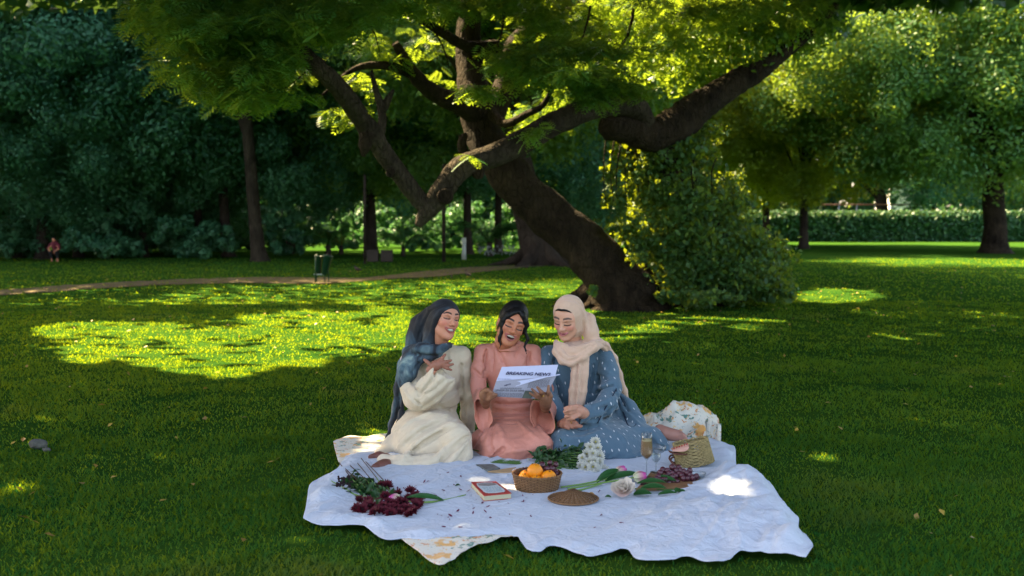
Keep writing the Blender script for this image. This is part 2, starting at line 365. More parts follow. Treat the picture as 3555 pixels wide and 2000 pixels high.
# ---- trees
M_BARK = None
def mat_bark(name, c0, c1, scale=9):
    m, N, L, b = new_mat(name); tc = N.new("ShaderNodeTexCoord")
    mp = N.new("ShaderNodeMapping"); mp.inputs["Scale"].default_value = (1, 1, .45); L.new(tc.outputs["Object"], mp.inputs[0])
    n = N.new("ShaderNodeTexNoise"); n.inputs["Scale"].default_value = scale; n.inputs["Detail"].default_value = 9; n.inputs["Roughness"].default_value = .72; L.new(mp.outputs[0], n.inputs["Vector"])
    v = N.new("ShaderNodeTexVoronoi"); v.inputs["Scale"].default_value = scale * 1.6; v.feature = 'DISTANCE_TO_EDGE'; L.new(mp.outputs[0], v.inputs["Vector"])
    n2 = N.new("ShaderNodeTexNoise"); n2.inputs["Scale"].default_value = scale * .25; n2.inputs["Detail"].default_value = 4; L.new(tc.outputs["Object"], n2.inputs["Vector"])
    r = N.new("ShaderNodeValToRGB"); e = r.color_ramp.elements; e[0].position = .36; e[0].color = c0; e[1].position = .66; e[1].color = c1
    av = N.new("ShaderNodeMath"); av.operation = 'MULTIPLY_ADD'; av.inputs[1].default_value = .45; L.new(n2.outputs[0], av.inputs[0])
    hf = N.new("ShaderNodeMath"); hf.operation = 'MULTIPLY'; hf.inputs[1].default_value = .55; L.new(n.outputs[0], hf.inputs[0]); L.new(hf.outputs[0], av.inputs[2])
    L.new(av.outputs[0], r.inputs[0]); L.new(r.outputs[0], b.inputs["Base Color"])
    b.inputs["Roughness"].default_value = .92; b.inputs["Specular IOR Level"].default_value = .12
    mn = N.new("ShaderNodeMath"); mn.operation = 'MINIMUM'; mn.inputs[1].default_value = .12; L.new(v.outputs[0], mn.inputs[0])
    ad = N.new("ShaderNodeMath"); ad.operation = 'MULTIPLY_ADD'; ad.inputs[1].default_value = 3.0; L.new(mn.outputs[0], ad.inputs[0]); L.new(n.outputs[0], ad.inputs[2])
    bp = N.new("ShaderNodeBump"); bp.inputs["Strength"].default_value = 1.0; bp.inputs["Distance"].default_value = .07; L.new(ad.outputs[0], bp.inputs["Height"]); L.new(bp.outputs[0], b.inputs["Normal"])
    return m
M_BARK = mat_bark("dark_fissured_bark", (.006, .004, .003, 1), (.046, .033, .021, 1))
M_BARK2 = mat_bark("grey_branch_bark", (.014, .011, .008, 1), (.078, .062, .045, 1), 11)
M_BARKF = mat_bark("grey_brown_trunk_bark", (.016, .012, .010, 1), (.06, .046, .038, 1), 5)

def leaf_quads(C, Nrm, ln, wd, rng, droop=0.3):
    """rhombic leaves: centre, facing, length, width -> V, F (two triangles folded along the midrib)"""
    n = len(C); r = rng.normal(size=(n, 3)); d = np.cross(Nrm, r); d /= np.linalg.norm(d, axis=1)[:, None] + 1e-9
    d[:, 2] -= droop; d /= np.linalg.norm(d, axis=1)[:, None]
    s = np.cross(Nrm, d); s /= np.linalg.norm(s, axis=1)[:, None] + 1e-9; u = np.cross(d, s)
    ln = (ln * rng.uniform(.65, 1.3, n))[:, None]; wd = (wd * rng.uniform(.65, 1.3, n))[:, None]
    a = C - d * ln / 2; b = C + d * ln / 2; m = C - d * ln * .08
    V = np.stack([a, m + s * wd / 2 + u * wd * .15, b, m - s * wd / 2 + u * wd * .15], 1).reshape(-1, 3)
    i = np.arange(n) * 4; return V, np.concatenate([np.stack([i, i + 1, i + 2], 1), np.stack([i, i + 2, i + 3], 1)])
def leaf_object(name, V, F, tint, mat, parent, per=4):
    o = mobj(name, V, F, mat, parent, False)
    a = o.data.attributes.new("tint", 'FLOAT', 'POINT'); a.data.foreach_set("value", np.repeat(tint, per).astype(np.float32)); return o
def unit(n, rng): v = rng.normal(size=(n, 3)); return v / np.linalg.norm(v, axis=1)[:, None]
# colours of the kinds of leaf
M_FEATHER = mat_leaf("feathery_leaf", (.014, .075, .020, 1), (.045, .15, .038, 1), (.40, .56, .03, 1), .45)
M_SHADE = mat_leaf("shade_caster_leaf", (.020, .060, .020, 1), (.045, .11, .035, 1), (.10, .18, .03, 1), .2)
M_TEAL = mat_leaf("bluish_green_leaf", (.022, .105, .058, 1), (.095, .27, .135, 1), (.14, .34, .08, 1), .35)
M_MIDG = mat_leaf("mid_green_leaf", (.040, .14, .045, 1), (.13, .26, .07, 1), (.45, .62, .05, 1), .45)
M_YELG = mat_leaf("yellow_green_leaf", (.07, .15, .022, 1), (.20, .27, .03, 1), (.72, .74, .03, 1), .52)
M_VINE = mat_leaf("vine_leaf", (.009, .050, .014, 1), (.040, .125, .030, 1), (.50, .60, .02, 1), .34, rough=.6)
M_HEDGE = mat_leaf("hedge_leaf", (.014, .070, .028, 1), (.046, .14, .046, 1), (.10, .18, .04, 1), .25)

def fronds(C, rng, size=.26, pin=7, flat=.6):
    """feathery compound leaves: a drooping midrib with paired narrow leaflet rows"""
    n = len(C); a = rng.uniform(0, 2 * math.pi, n)
    d = np.stack([np.cos(a), np.sin(a), rng.uniform(-.75, .25, n)], 1); d /= np.linalg.norm(d, axis=1)[:, None]
    up = np.tile([0, 0, 1.0], (n, 1)) + rng.normal(0, .35, (n, 3)); s = np.cross(d, up); s /= np.linalg.norm(s, axis=1)[:, None]; u = np.cross(s, d)
    L = size * rng.uniform(.6, 1.25, n); Vs = []
    for k in range(pin):
        f = (k + .7) / pin; base = C + d * (L * f)[:, None] - u * (L * .25 * f * f)[:, None]
        pl = L * .42 * math.sin(math.pi * (0.18 + .72 * f)) ; pw = L * .085
        for sg in (-1, 1):
            dir_ = s * sg * .86 + d * .5 - u * .12; tip = base + dir_ * pl[:, None]; wv = d * (pw / 2)[:, None]; mid = base + dir_ * (pl * .5)[:, None]
            Vs.append(np.stack([base, mid + wv * 1.6, tip, mid - wv * 1.6], 1))
    V = np.stack(Vs, 1).reshape(-1, 3); m = n * pin * 2; i = np.arange(m) * 4
    return V, np.stack([i, i + 1, i + 2, i + 3], 1), pin * 2 * 4

# ---- 1) the leaning tree with its wide feathery crown
YT = 15.6
def pxline(pts):                         # (px, py, Y, width in picture px) -> points, radii
    return np.array([P(x, y, Y) for x, y, Y, w in pts]), np.array([w / 2 / FPX * Y for x, y, Y, w in pts])
def limb(name, pts, mat, parent, n=14, step=.12, wob=.12, seed=0):
    p, r = pxline(pts); p, r = resample(p, r, step); V, F = tube(p, r, n, True, wob, seed); return mobj(name, V, F, mat, parent)
big = empty("leaning_tree", G(2165, 1055), "old tree with a thick dark trunk leaning left and a wide feathery crown", "tree")
tr = limb("trunk", [(2178, 1090, YT, 330), (2172, 1058, YT, 262), (2152, 1000, YT, 210), (2084, 910, YT, 178), (2012, 835, YT, 160), (1920, 759, YT, 154), (1832, 683, YT, 146), (1768, 607, YT, 142), (1712, 525, YT, 134), (1676, 456, YT + .1, 132), (1655, 385, YT + .1, 130), (1642, 310, YT + .2, 108), (1632, 230, YT + .3, 92), (1626, 120, YT + .4, 86), (1640, -40, YT + .5, 80), (1660, -300, YT + .6, 60)], M_BARK, big, 28, .08, .13)
limb("limb", [(1665, 400, YT, 90), (1600, 362, YT - .2, 74), (1520, 330, YT - .5, 62), (1450, 275, YT - .8, 52), (1395, 190, YT - 1.0, 36), (1372, 150, YT - 1.1, 26)], M_BARK, big, 12, seed=2)
limb("limb", [(1440, 262, YT - .7, 40), (1340, 228, YT - 1.1, 30), (1230, 240, YT - 1.6, 20), (1120, 330, YT - 2.0, 9)], M_BARK, big, 8, seed=3)
limb("limb", [(1640, 190, YT + .3, 60), (1730, 160, YT - .1, 44), (1620, 160, YT - .5, 38), (1530, 110, YT - .9, 34), (1400, 30, YT - 1.4, 24)], M_BARK, big, 8, seed=4)
limb("limb", [(1700, 440, YT + .2, 84), (1745, 310, YT + .6, 74), (1800, 150, YT + .8, 78), (1900, 90, YT + .9, 70), (2020, 30, YT + 1, 60), (2150, -80, YT + 1, 45)], M_BARK, big, 12, seed=5)
limb("limb", [(1690, 380, YT, 50), (1755, 430, YT - .3, 32), (1830, 395, YT - .6, 26), (1890, 360, YT - .9, 20), (1935, 250, YT - 1.2, 10)], M_BARK, big, 8, seed=6)
limb("limb", [(1640, 560, YT - .2, 34), (1606, 520, YT - .35, 34), (1608, 478, YT - .4, 30), (1622, 470, YT - .4, 18)], M_BARK, big, 10, .05, seed=7)
for i in range(6):                       # buttress roots
    a = math.radians((-165, -130, -75, -40, 10, 160)[i]); c = G(2170, 1052)
    p = [c + np.array([math.cos(a) * r, math.sin(a) * r * .9, z]) for r, z in ((.2, .42), (.55, .16), (.85, .02), (1.15, -.05))]
    mobj("root", *tube(*resample(p, [.26, .18, .10, .03], .08), 10, True, .15, i), M_BARK, big)
for (x0, y0, x1, y1, Y, w) in [(1480, 60, 1560, 240, 14.6, 8), (1250, 20, 1320, 200, 13, 7), (900, 60, 1040, 220, 11, 6), (620, 20, 860, 110, 11, 7), (1060, 250, 900, 330, 11.2, 6), (1750, 40, 1690, 200, 14, 9), (2050, 20, 1960, 220, 13.6, 8), (1900, 240, 2080, 330, 13.2, 5), (1330, 60, 1180, 40, 12.6, 10), (2200, 30, 2120, 200, 15, 12), (1560, 20, 1480, 150, 14, 6)]:
    limb("twig", [(x0, y0, Y, w), ((x0 + x1) / 2 + 18, (y0 + y1) / 2 + 12, Y, w * .8), (x1, y1, Y, w * .3)], M_BARK, big, 6, .15, 0, 1)

def blob_points(blobs, rng, per=1.0):
    out = []
    for (x, y, Y, rx, ry, rY, n) in blobs:
        n = int(n * per); nb = max(4, n // 45)
        cs = unit(nb, rng) * (rng.random(nb) ** .4)[:, None]            # sub-clumps
        k = rng.integers(0, nb, n); q = cs[k] + rng.normal(0, .16, (n, 3))
        px = x + q[:, 0] * rx; py = y + q[:, 2] * ry; Yv = Y + q[:, 1] * rY
        d = np.stack([(px - 1777.5) / FPX, _c + (1000 - py) / FPX * _s, -_s + (1000 - py) / FPX * _c], 1); t = Yv / d[:, 1]
        V = d * t[:, None]; V[:, 2] += CAM_H; out.append(V)
    return np.concatenate(out)
if LEAVES:
    FB = [(960, 50, 11.6, 330, 100, 1.6, 2300), (760, 175, 11.0, 235, 140, 1.3, 2700), (650, 50, 11.0, 190, 100, 1.3, 1400), (850, 310, 11.2, 190, 70, .9, 900), (940, 190, 11.4, 110, 90, .8, 600), (1040, 230, 13.4, 120, 80, .8, 300), (1300, 20, 12.8, 260, 70, 1.2, 800), (1180, 395, 13.4, 75, 45, .5, 420), (1260, 300, 13.6, 70, 60, .6, 220), (1340, 150, 14.8, 130, 80, .6, 240), (1420, 0, 14.4, 260, 55, 1.2, 520),
          (1640, 0, 14.6, 260, 70, 1.2, 520), (1900, 40, 14.8, 260, 100, 1.2, 820), (1930, 220, 12.9, 260, 95, .8, 900), (2090, 295, 13.0, 160, 55, .6, 460), (1650, 300, 13.3, 105, 26, .5, 150), (1850, 455, 12.9, 50, 26, .3, 60), (1630, 535, 12.6, 28, 12, .2, 26), (2240, 140, 15.2, 240, 110, 1.2, 800), (1780, 250, 16.8, 260, 130, .8, 620), (1560, 190, 17.0, 200, 120, .8, 420), (1850, 380, 17.1, 170, 70, .6, 380), (2350, 10, 15.2, 300, 70, 1.4, 800), (2600, 40, 15.7, 260, 90, 1.6, 800)]
    C = blob_points(FB, rng, LEAVES); C = unshade(C[rng.random(len(C)) > lit_at(C) * .85], .6)
    V, F, per = fronds(C, rng, .22, 6)
    tint = np.clip(.5 + .5 * np.array([mnoise.noise(Vector(c * .9)) for c in C]) + rng.normal(0, .15, len(C)), 0, 1)
    leaf_object("crown", V, F, tint, M_FEATHER, big, per)
    cpx, cpy = to_px(C); k_ = (cpx < 1120) & (cpy < 290) & (rng.random(len(C)) < .9); T_ = C[k_] + SUN[None, :] * rng.uniform(1.0, 3.2, k_.sum())[:, None]; T_ = np.concatenate([T_, T_ + rng.normal(0, .22, T_.shape)]); T_ = T_[to_px(T_)[1] < -10]   # unseen leaves added up-sun to shade the left boughs
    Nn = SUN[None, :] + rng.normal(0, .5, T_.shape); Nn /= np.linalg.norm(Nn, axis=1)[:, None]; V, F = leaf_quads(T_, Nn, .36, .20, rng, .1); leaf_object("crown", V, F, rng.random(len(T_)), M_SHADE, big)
    # unseen high crown added over the lawn, shaped by the shade it must cast
    n = int(125000 * LEAVES); gx = rng.uniform(-11, 13.5, n); gy = rng.uniform(1.2, 31, n)
    px, py = to_px(np.stack([gx, gy, 0 * gx], 1)); lm = light(px, py)
    keep = (rng.random(n) > np.clip(lm * 1.25, 0, .985)) & ((gy < 16.2 + 9 * smooth01((gx + .5) / 5)) | (rng.random(n) < np.where(gx < -6, .35, .16) * (gy < 22))); gx, gy = gx[keep], gy[keep]; n = len(gx)
    lowz = 1.31 + .235 * np.maximum(gy + 6.0, 0) * .95
    z = np.maximum(5.2, lowz * .8) + 1.1 * np.array([mnoise.noise(Vector((x * .33, y * .33, 4))) for x, y in zip(gx, gy)]) + rng.random(n) ** 1.5 * 2.6
    Cc = np.stack([gx, gy, 0 * gx], 1) + SUN[None, :] * (z / SUN[2])[:, None]
    cpx, cpy = to_px(Cc); see = (cpy > 30) & (Cc[:, 1] < 24); Cc = unshade(Cc[~see])
    n = len(Cc); Nn = SUN[None, :] * .8 + rng.normal(0, .55, (n, 3)); Nn /= np.linalg.norm(Nn, axis=1)[:, None]
    V, F = leaf_quads(Cc, Nn, .42, .22, rng, .1)
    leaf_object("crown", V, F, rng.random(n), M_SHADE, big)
    for k in range(7):
        a = math.radians((200, 235, 270, 300, 330, 150, 100)[k]); b0 = P(1660, -200, YT + .6); r = (7, 9, 8, 8, 6, 8, 7)[k]
        p = [b0, b0 + np.array([math.cos(a) * r * .35, math.sin(a) * r * .35, 1.2]), b0 + np.array([math.cos(a) * r * .7, math.sin(a) * r * .7, 1.9]), b0 + np.array([math.cos(a) * r, math.sin(a) * r, 2.4])]
        mobj("limb", *tube(*resample(p, [.16, .12, .08, .03], .3), 8, True, .1, k), M_BARK, big)

# ---- 2) the vine-covered tree with the long forked branch reaching over the lawn
vt = empty("vine_covered_tree", G(2520, 1030), "tree wrapped in leafy vines with a long forked branch hanging over the lawn", "tree")
limb("trunk", [(2540, 1050, 15.9, 150), (2500, 900, 15.9, 120), (2420, 720, 15.8, 105), (2330, 580, 15.5, 110), (2285, 490, 15.2, 120)], M_BARK, vt, 16)
limb("limb", [(2092, 438, 14.4, 60), (2110, 440, 14.4, 92), (2180, 446, 14.6, 104), (2270, 468, 14.9, 120), (2350, 430, 15.1, 122), (2430, 372, 15.3, 112), (2530, 302, 15.6, 92), (2630, 246, 15.9, 76), (2690, 205, 16.1, 54), (2800, 120, 16.5, 40), (2900, 20, 17, 26)], M_BARK, vt, 18, .08, .16, 11)
br = limb("forked_branch", [(2235, 425, 14.7, 80), (2205, 372, 14.5, 82), (2120, 366, 14.2, 74), (2020, 388, 13.9, 80), (1910, 438, 13.6, 84), (1810, 494, 13.4, 84), (1720, 536, 13.2, 82), (1650, 560, 13.1, 78), (1592, 590, 13.0, 84), (1552, 640, 12.9, 78), (1522, 684, 12.9, 80), (1482, 735, 12.9, 62), (1458, 772, 12.9, 34), (1450, 786, 12.9, 20)], M_BARK2, vt, 20, .06, .10, 5)
limb("forked_branch", [(1486, 730, 12.92, 56), (1456, 694, 12.9, 62), (1410, 636, 12.8, 64), (1362, 572, 12.7, 64), (1316, 506, 12.6, 66), (1288, 462, 12.5, 80), (1258, 420, 12.4, 66), (1212, 350, 12.2, 68), (1160, 288, 12.0, 66), (1100, 232, 11.8, 62), (1050, 180, 11.6, 50), (980, 120, 11.3, 34), (880, 60, 11, 20)], M_BARK2, vt, 18, .06, .10, 9)
limb("dead_stub", [(1318, 480, 12.6, 34), (1328, 420, 12.6, 30), (1324, 380, 12.6, 28), (1308, 320, 12.55, 22), (1296, 275, 12.5, 16), (1290, 245, 12.5, 8)], M_BARK2, vt, 10, .05, .2, 3)
limb("dead_stub", [(1330, 385, 12.6, 24), (1344, 352, 12.6, 26), (1356, 328, 12.6, 22), (1367, 312, 12.6, 8)], M_BARK2, vt, 10, .05, .25, 4)
limb("knot", [(1278, 470, 12.45, 60), (1266, 506, 12.4, 46), (1262, 536, 12.4, 20), (1260, 545, 12.4, 8)], M_BARK, vt, 12, .05, .3, 6)
for (x, y, Y, r) in [(1545, 682, 12.72, 26), (1355, 600, 12.55, 15), (1660, 600, 13.0, 20)]:
    c = P(x, y, Y); w = r / FPX * Y; m = MB(); V, F = lathe([(1.15, .35), (1.05, .05), (.8, -.12), (.55, .02), (.35, -.05), (.01, -.02)], 16)
    V = V * w; V = np.stack([V[:, 0], V[:, 2], V[:, 1]], 1); m.add(V + c, F).build("knot", M_BARK, vt)
if LEAVES:
    VB = [(2290, 530, 15.4, 150, 70, .5, 2000), (2400, 500, 15.6, 130, 75, .5, 1700), (2210, 540, 15.3, 70, 80, .3, 500), (2330, 620, 15.7, 150, 110, .7, 2600), (2420, 720, 15.8, 185, 130, .8, 3600), (2300, 760, 15.6, 150, 130, .6, 2200), (2480, 860, 15.9, 200, 130, .9, 4200), (2350, 900, 15.7, 160, 120, .7, 2200), (2590, 930, 15.9, 160, 110, .8, 3200), (2490, 990, 15.8, 200, 70, .8, 2600), (2670, 1000, 15.7, 85, 45, .5, 900), (2540, 700, 16.2, 70, 110, .5, 900), (2180, 640, 15.4, 80, 90, .4, 420), (2140, 700, 15.3, 40, 110, .3, 260), (2110, 600, 15.3, 18, 90, .2, 110), (2190, 800, 15.3, 90, 40, .4, 420), (2130, 795, 15.3, 50, 16, .2, 130), (2260, 860, 15.3, 90, 60, .4, 600), (2440, 1040, 15.0, 120, 26, .5, 800), (2340, 1030, 15.1, 60, 26, .3, 360), (2060, 1010, 15.0, 20, 18, .2, 90), (2740, 1030, 15.3, 40, 22, .3, 200)]
    C = blob_points(VB, rng, LEAVES * 1.35); C = C[C[:, 2] > .02]
    Nn = unit(len(C), rng) + np.array([0, -.5, .35]); Nn /= np.linalg.norm(Nn, axis=1)[:, None]; sz = rng.choice([.05, .065, .085, .105], len(C), p=[.3, .35, .25, .1])
    V, F = leaf_quads(C, Nn, sz, sz * .8, rng, .5)
    leaf_object("vine_foliage", V, F, np.clip(rng.normal(.45, .28, len(C)), 0, 1), M_VINE, vt)
    for k in range(9):                   # hanging runners
        x = (2105, 2128, 2150, 2180, 2215, 2260, 2330, 2410, 2480)[k]; pts = [P(x + 8 * math.sin(k), 470 + 10 * k, 15.2), P(x - 10, 600, 15.25), P(x + 12 * math.sin(2 * k), 720 + 25 * math.sin(k), 15.2)]; mobj("vine_stem", *tube(*resample(pts, [.012, .009, .004], .15), 6), M_BARK, vt)
    C = blob_points([(2420, 240, 16.6, 180, 90, .6, 900), (2500, 150, 16.4, 260, 110, 1.0, 1500), (2640, 120, 16.6, 220, 100, 1.0, 1300), (2300, 210, 16.8, 240, 110, .8, 1100), (2750, 60, 16.8, 220, 90, 1, 900)], rng, LEAVES)
    Nn = unit(len(C), rng) + np.array([0, 0, .4]); Nn /= np.linalg.norm(Nn, axis=1)[:, None]
    V, F = leaf_quads(C, Nn, .12, .06, rng, .3); leaf_object("crown", V, F, rng.random(len(C)), M_FEATHER, vt)

# ---- 3) trees of the background: a few crown shapes, copied
def crown_mesh(name, n, nb, rx, rz, leaf, seed, hollow=.55, low=-.8):
    g = np.random.default_rng(seed); cs = unit(nb, g) * (hollow + (1 - hollow) * g.random(nb))[:, None]; cs[:, 2] = np.maximum(cs[:, 2], low)
    rb = g.uniform(.16, .34, nb); k = g.integers(0, nb, n); q = unit(n, g); rr = g.random(n) ** .35
    Cn = cs[k] + q * (rb[k] * rr)[:, None]; C = Cn * np.array([rx, rx, rz])
    Nn = q * 1.1 + unit(n, g) * .65 + np.array([0, 0, .2]); Nn /= np.linalg.norm(Nn, axis=1)[:, None]
    V, F = leaf_quads(C, Nn, leaf, leaf * .5, g, .35); me = mesh_data(name, V, F, False)
    t = np.clip(.35 + .35 * g.normal(0, .5, nb)[k] + g.normal(0, .2, n), 0, 1)
    a = me.attributes.new("tint", 'FLOAT', 'POINT'); a.data.foreach_set("value", np.repeat(t, 4).astype(np.float32)); return me
trunk_cache = {}
def trunk_mesh(seed):
    if seed not in trunk_cache:
        g = np.random.default_rng(seed); m = MB(); lean = g.normal(0, .06, 2)
        p = [np.array([lean[0] * z * z * .12, lean[1] * z, z]) for z in (-.1, .15, .8, 2, 3.5, 5.2, 7)]; m.tube(*resample(p, [.62, .42, .33, .3, .27, .2, .1], .35), 12, True, .12)
        for k in range(5):
            a = g.uniform(0, 6.28); z0 = g.uniform(2.6, 4.6); r = g.uniform(1.4, 2.6); b = np.array([lean[0] * z0 * z0 * .12, lean[1] * z0, z0])
            m.tube(*resample([b, b + [math.cos(a) * r * .4, math.sin(a) * r * .4, .9], b + [math.cos(a) * r, math.sin(a) * r, 2.3]], [.17, .11, .03], .35), 7, True, .1)
        trunk_cache[seed] = mesh_data("trunk", np.concatenate(m.V), m.F)
    return trunk_cache[seed]
if LEAVES:
    CR = [crown_mesh("crown", int(34000 * LEAVES), 80, 3.6, 3.4, .155, 20 + i) for i in range(4)]
    CRF = [crown_mesh("crown", int(9000 * LEAVES), 40, 4.6, 4.6, .34, 40 + i) for i in range(2)]
    CRB = [crown_mesh("foliage", int(3000 * LEAVES), 22, 1.0, .85, .16, 60 + i, .4, -.5) for i in range(3)]
    def obj_with(name, me, mat):         # shared mesh, material of its own on the object
        if not me.materials: me.materials.append(mat)
        o = bpy.data.objects.new(name, me); COL.objects.link(o); o.material_slots[0].link = 'OBJECT'; o.material_slots[0].material = mat; return o
    def bg_tree(name, px, py, mat, crowns, trunk_r, label, group, seed, sc=1.0, bark=None, trunk=True, meshes=None, lean=0):
        base = G(px, py); r = empty(name, base, label, "tree", group)
        if trunk:
            o = obj_with("trunk", trunk_mesh(seed % 4), bark or M_BARKF); o.parent = r; k = trunk_r / .33; o.scale = (k, k, sc); o.rotation_euler = (0, math.radians(lean), seed * 1.7)
        for i, (dx, dy, dz, s) in enumerate(crowns):
            o = obj_with("crown", (meshes or CR)[(seed + i) % len(meshes or CR)], mat); o.parent = r
            o.location = (dx, dy, dz); o.scale = (s, s, s * .92); o.rotation_euler = (0, 0, seed * 2.1 + i * 1.3)
        return r
    GB = "trees standing at the far edge of the lawn"
    # left wood edge
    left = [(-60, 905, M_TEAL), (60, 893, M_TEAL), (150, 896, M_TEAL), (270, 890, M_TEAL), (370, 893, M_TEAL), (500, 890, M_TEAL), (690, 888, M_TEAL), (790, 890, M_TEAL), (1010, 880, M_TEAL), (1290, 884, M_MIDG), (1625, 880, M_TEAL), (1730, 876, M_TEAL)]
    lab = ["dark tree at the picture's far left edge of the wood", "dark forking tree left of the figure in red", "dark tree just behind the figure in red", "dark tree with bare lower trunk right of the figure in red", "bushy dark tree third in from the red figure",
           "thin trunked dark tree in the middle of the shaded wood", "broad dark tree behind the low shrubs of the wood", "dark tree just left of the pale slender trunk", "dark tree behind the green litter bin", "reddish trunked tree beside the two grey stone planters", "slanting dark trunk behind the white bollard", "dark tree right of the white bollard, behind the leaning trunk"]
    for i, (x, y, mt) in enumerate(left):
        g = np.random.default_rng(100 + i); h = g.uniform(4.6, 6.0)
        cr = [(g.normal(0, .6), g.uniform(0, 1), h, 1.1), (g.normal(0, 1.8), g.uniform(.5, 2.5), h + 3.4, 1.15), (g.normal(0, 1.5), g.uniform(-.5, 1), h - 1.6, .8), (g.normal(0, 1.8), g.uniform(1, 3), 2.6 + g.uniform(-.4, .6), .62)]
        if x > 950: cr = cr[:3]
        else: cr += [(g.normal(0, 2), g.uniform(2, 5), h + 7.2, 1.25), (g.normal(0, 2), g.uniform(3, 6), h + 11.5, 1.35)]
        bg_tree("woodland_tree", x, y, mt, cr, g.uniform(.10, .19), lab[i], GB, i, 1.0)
    for i in range(7):                   # the same wood goes on beyond the left edge of the picture; it shades the far lawn
        x, y = [(-19, 33), (-23, 36), (-27, 33), (-31, 38), (-36, 34), (-17, 41), (-25, 43)][i]; g = np.random.default_rng(160 + i); px_, py_ = to_px(np.array([x, y, 0.0]))
        bg_tree("woodland_tree", px_, py_, M_TEAL, [(0, 0, 4.5, 1.1), (g.normal(0, 1), 1, 8.2, 1.2), (g.normal(0, 1), 0, 12, 1.25), (g.normal(0, 1), 1, 15.5, 1.2)], .2, "tree of the dark wood beyond the picture's left edge", "wood going on past the left edge", i, 1.2)
    bg_tree("slender_tree", 898, 905, M_TEAL, [(0, 0, 7.6, .9), (.8, .5, 9.6, .9)], .19, "tall slender tree with a pale straight trunk at the wood's edge", GB, 3, 1.25, M_BARK2)
    fb = bg_tree("flared_trunk_tree", 1880, 918, M_MIDG, [(.5, 1, 6.2, 1.1), (-2, 1.5, 7.2, 1.1), (2.4, 2, 7.4, 1.1)], .46, "thick trunked tree with spreading roots behind the leaning trunk", GB, 2, 1.0, None, lean=13)
    for k in range(5):
        a = math.radians((-170, -120, -60, -15, 30)[k]); c = G(1880, 918)
        p = [c + np.array([math.cos(a) * q, math.sin(a) * q, z]) for q, z in ((.2, .6), (.55, .2), (1.0, .03), (1.5, -.05))]
        mobj("root", *tube(*resample(p, [.3, .2, .12, .04], .15), 8, True, .1, k), M_BARKF, fb)
    # right side
    bg_tree("lawn_tree", 3455, 876, M_MIDG, [(-.6, 0, 5.4, 1.15), (-3.6, .5, 5.6, 1.0), (2.5, .6, 5.6, 1.1), (-1, 0, 8.4, 1.15), (-5.4, 1, 7.6, 1.0), (1.6, -1.5, 8.2, 1.1)], .40, "dark stout tree standing on the lawn near the right end of the hedge", GB, 1, 1.0, M_BARK)
    bg_tree("lawn_tree", 2790, 862, M_YELG, [(.2, 0, 4.6, .95), (-1.6, .4, 6.2, .9), (1.8, .3, 6.4, .95), (.4, -.6, 7.6, .9), (3.6, .3, 5.6, .85)], .17, "small thin trunked tree with sunlit yellow leaves left of the hedge", GB, 2, .85)
    bg_tree("forked_tree", 3075, 822, M_MIDG, [(.3, 0, 6.0, 1.0), (-2.4, 1, 7.2, 1.1), (2.8, 1, 7.6, 1.1), (.5, .5, 9.8, 1.2)], .42, "low forking tree behind the hedge before the pale building", GB, 3, .8)
    bg_tree("hedge_side_tree", 3240, 826, M_TEAL, [(0, 0, 5.0, 1.05), (2, 1, 7.8, 1.15), (-1.6, 1, 8.4, 1.1)], .15, "thin trunked tree behind the hedge left of the stout tree", GB, 0, .8)
    for i, (x, y, mt, zz) in enumerate([(2050, 862, M_MIDG, 4.0), (2190, 858, M_YELG, 3.4), (1960, 866, M_MIDG, 5.0), (2330, 852, M_MIDG, 5.2), (2520, 848, M_MIDG, 5.4), (2660, 850, M_YELG, 4.2)]):
        bg_tree("lawn_edge_tree", x, y, mt, [(0, 0, zz, .85), (.8, .7, zz + 2.6, 1.0), (-.9, .4, zz + 5.2, 1.1)], .16, ["leafy tree seen just left of the green lamp", "low sunlit tree right of the green lamp post", "tree between the leaning trunk and the lamp", "tree half hidden behind the vines", "tree rising behind the vine covered trunk", "yellowish tree right of the vine covered trunk"][i], GB, i + 5, .9)
    far = [(-250, 826), (60, 822), (330, 826), (600, 822), (860, 824), (1120, 822), (1380, 824), (1560, 818), (1780, 822), (2000, 818), (2230, 816), (2450, 816), (2680, 812), (2900, 808), (3180, 800), (3420, 806), (3680, 812), (3900, 830)]
    for i, (x, y) in enumerate(far):
        g = np.random.default_rng(300 + i); gap = 3060 < x < 3250
        cr = [(g.normal(0, 1), 0, 3.2, .9), (g.normal(0, 2), 1, 8.0, 1.15), (g.normal(0, 2), 2, 13.5, 1.25)]
        if gap: cr = [(2.5, 0, 9.5, 1.0), (-1.5, 1, 12, 1.1), (3, 2, 15.5, 1.25)]
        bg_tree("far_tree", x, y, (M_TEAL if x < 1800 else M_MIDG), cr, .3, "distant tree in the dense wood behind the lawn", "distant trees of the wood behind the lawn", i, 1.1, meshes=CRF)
    # bushes and hedge
    def bush(name, px, py, s, mat, label, group, seed, cat="bush", zk=1.0):
        b = G(px, py); r = empty(name, b, label, cat, group); o = obj_with("foliage", CRB[seed % 3], mat); o.parent = r
        o.location = (0, 0, s * .62 * zk); o.scale = (s, s, s * zk); o.rotation_euler = (0, 0, seed)
    GS = "low shrubs under the trees at the wood's edge"
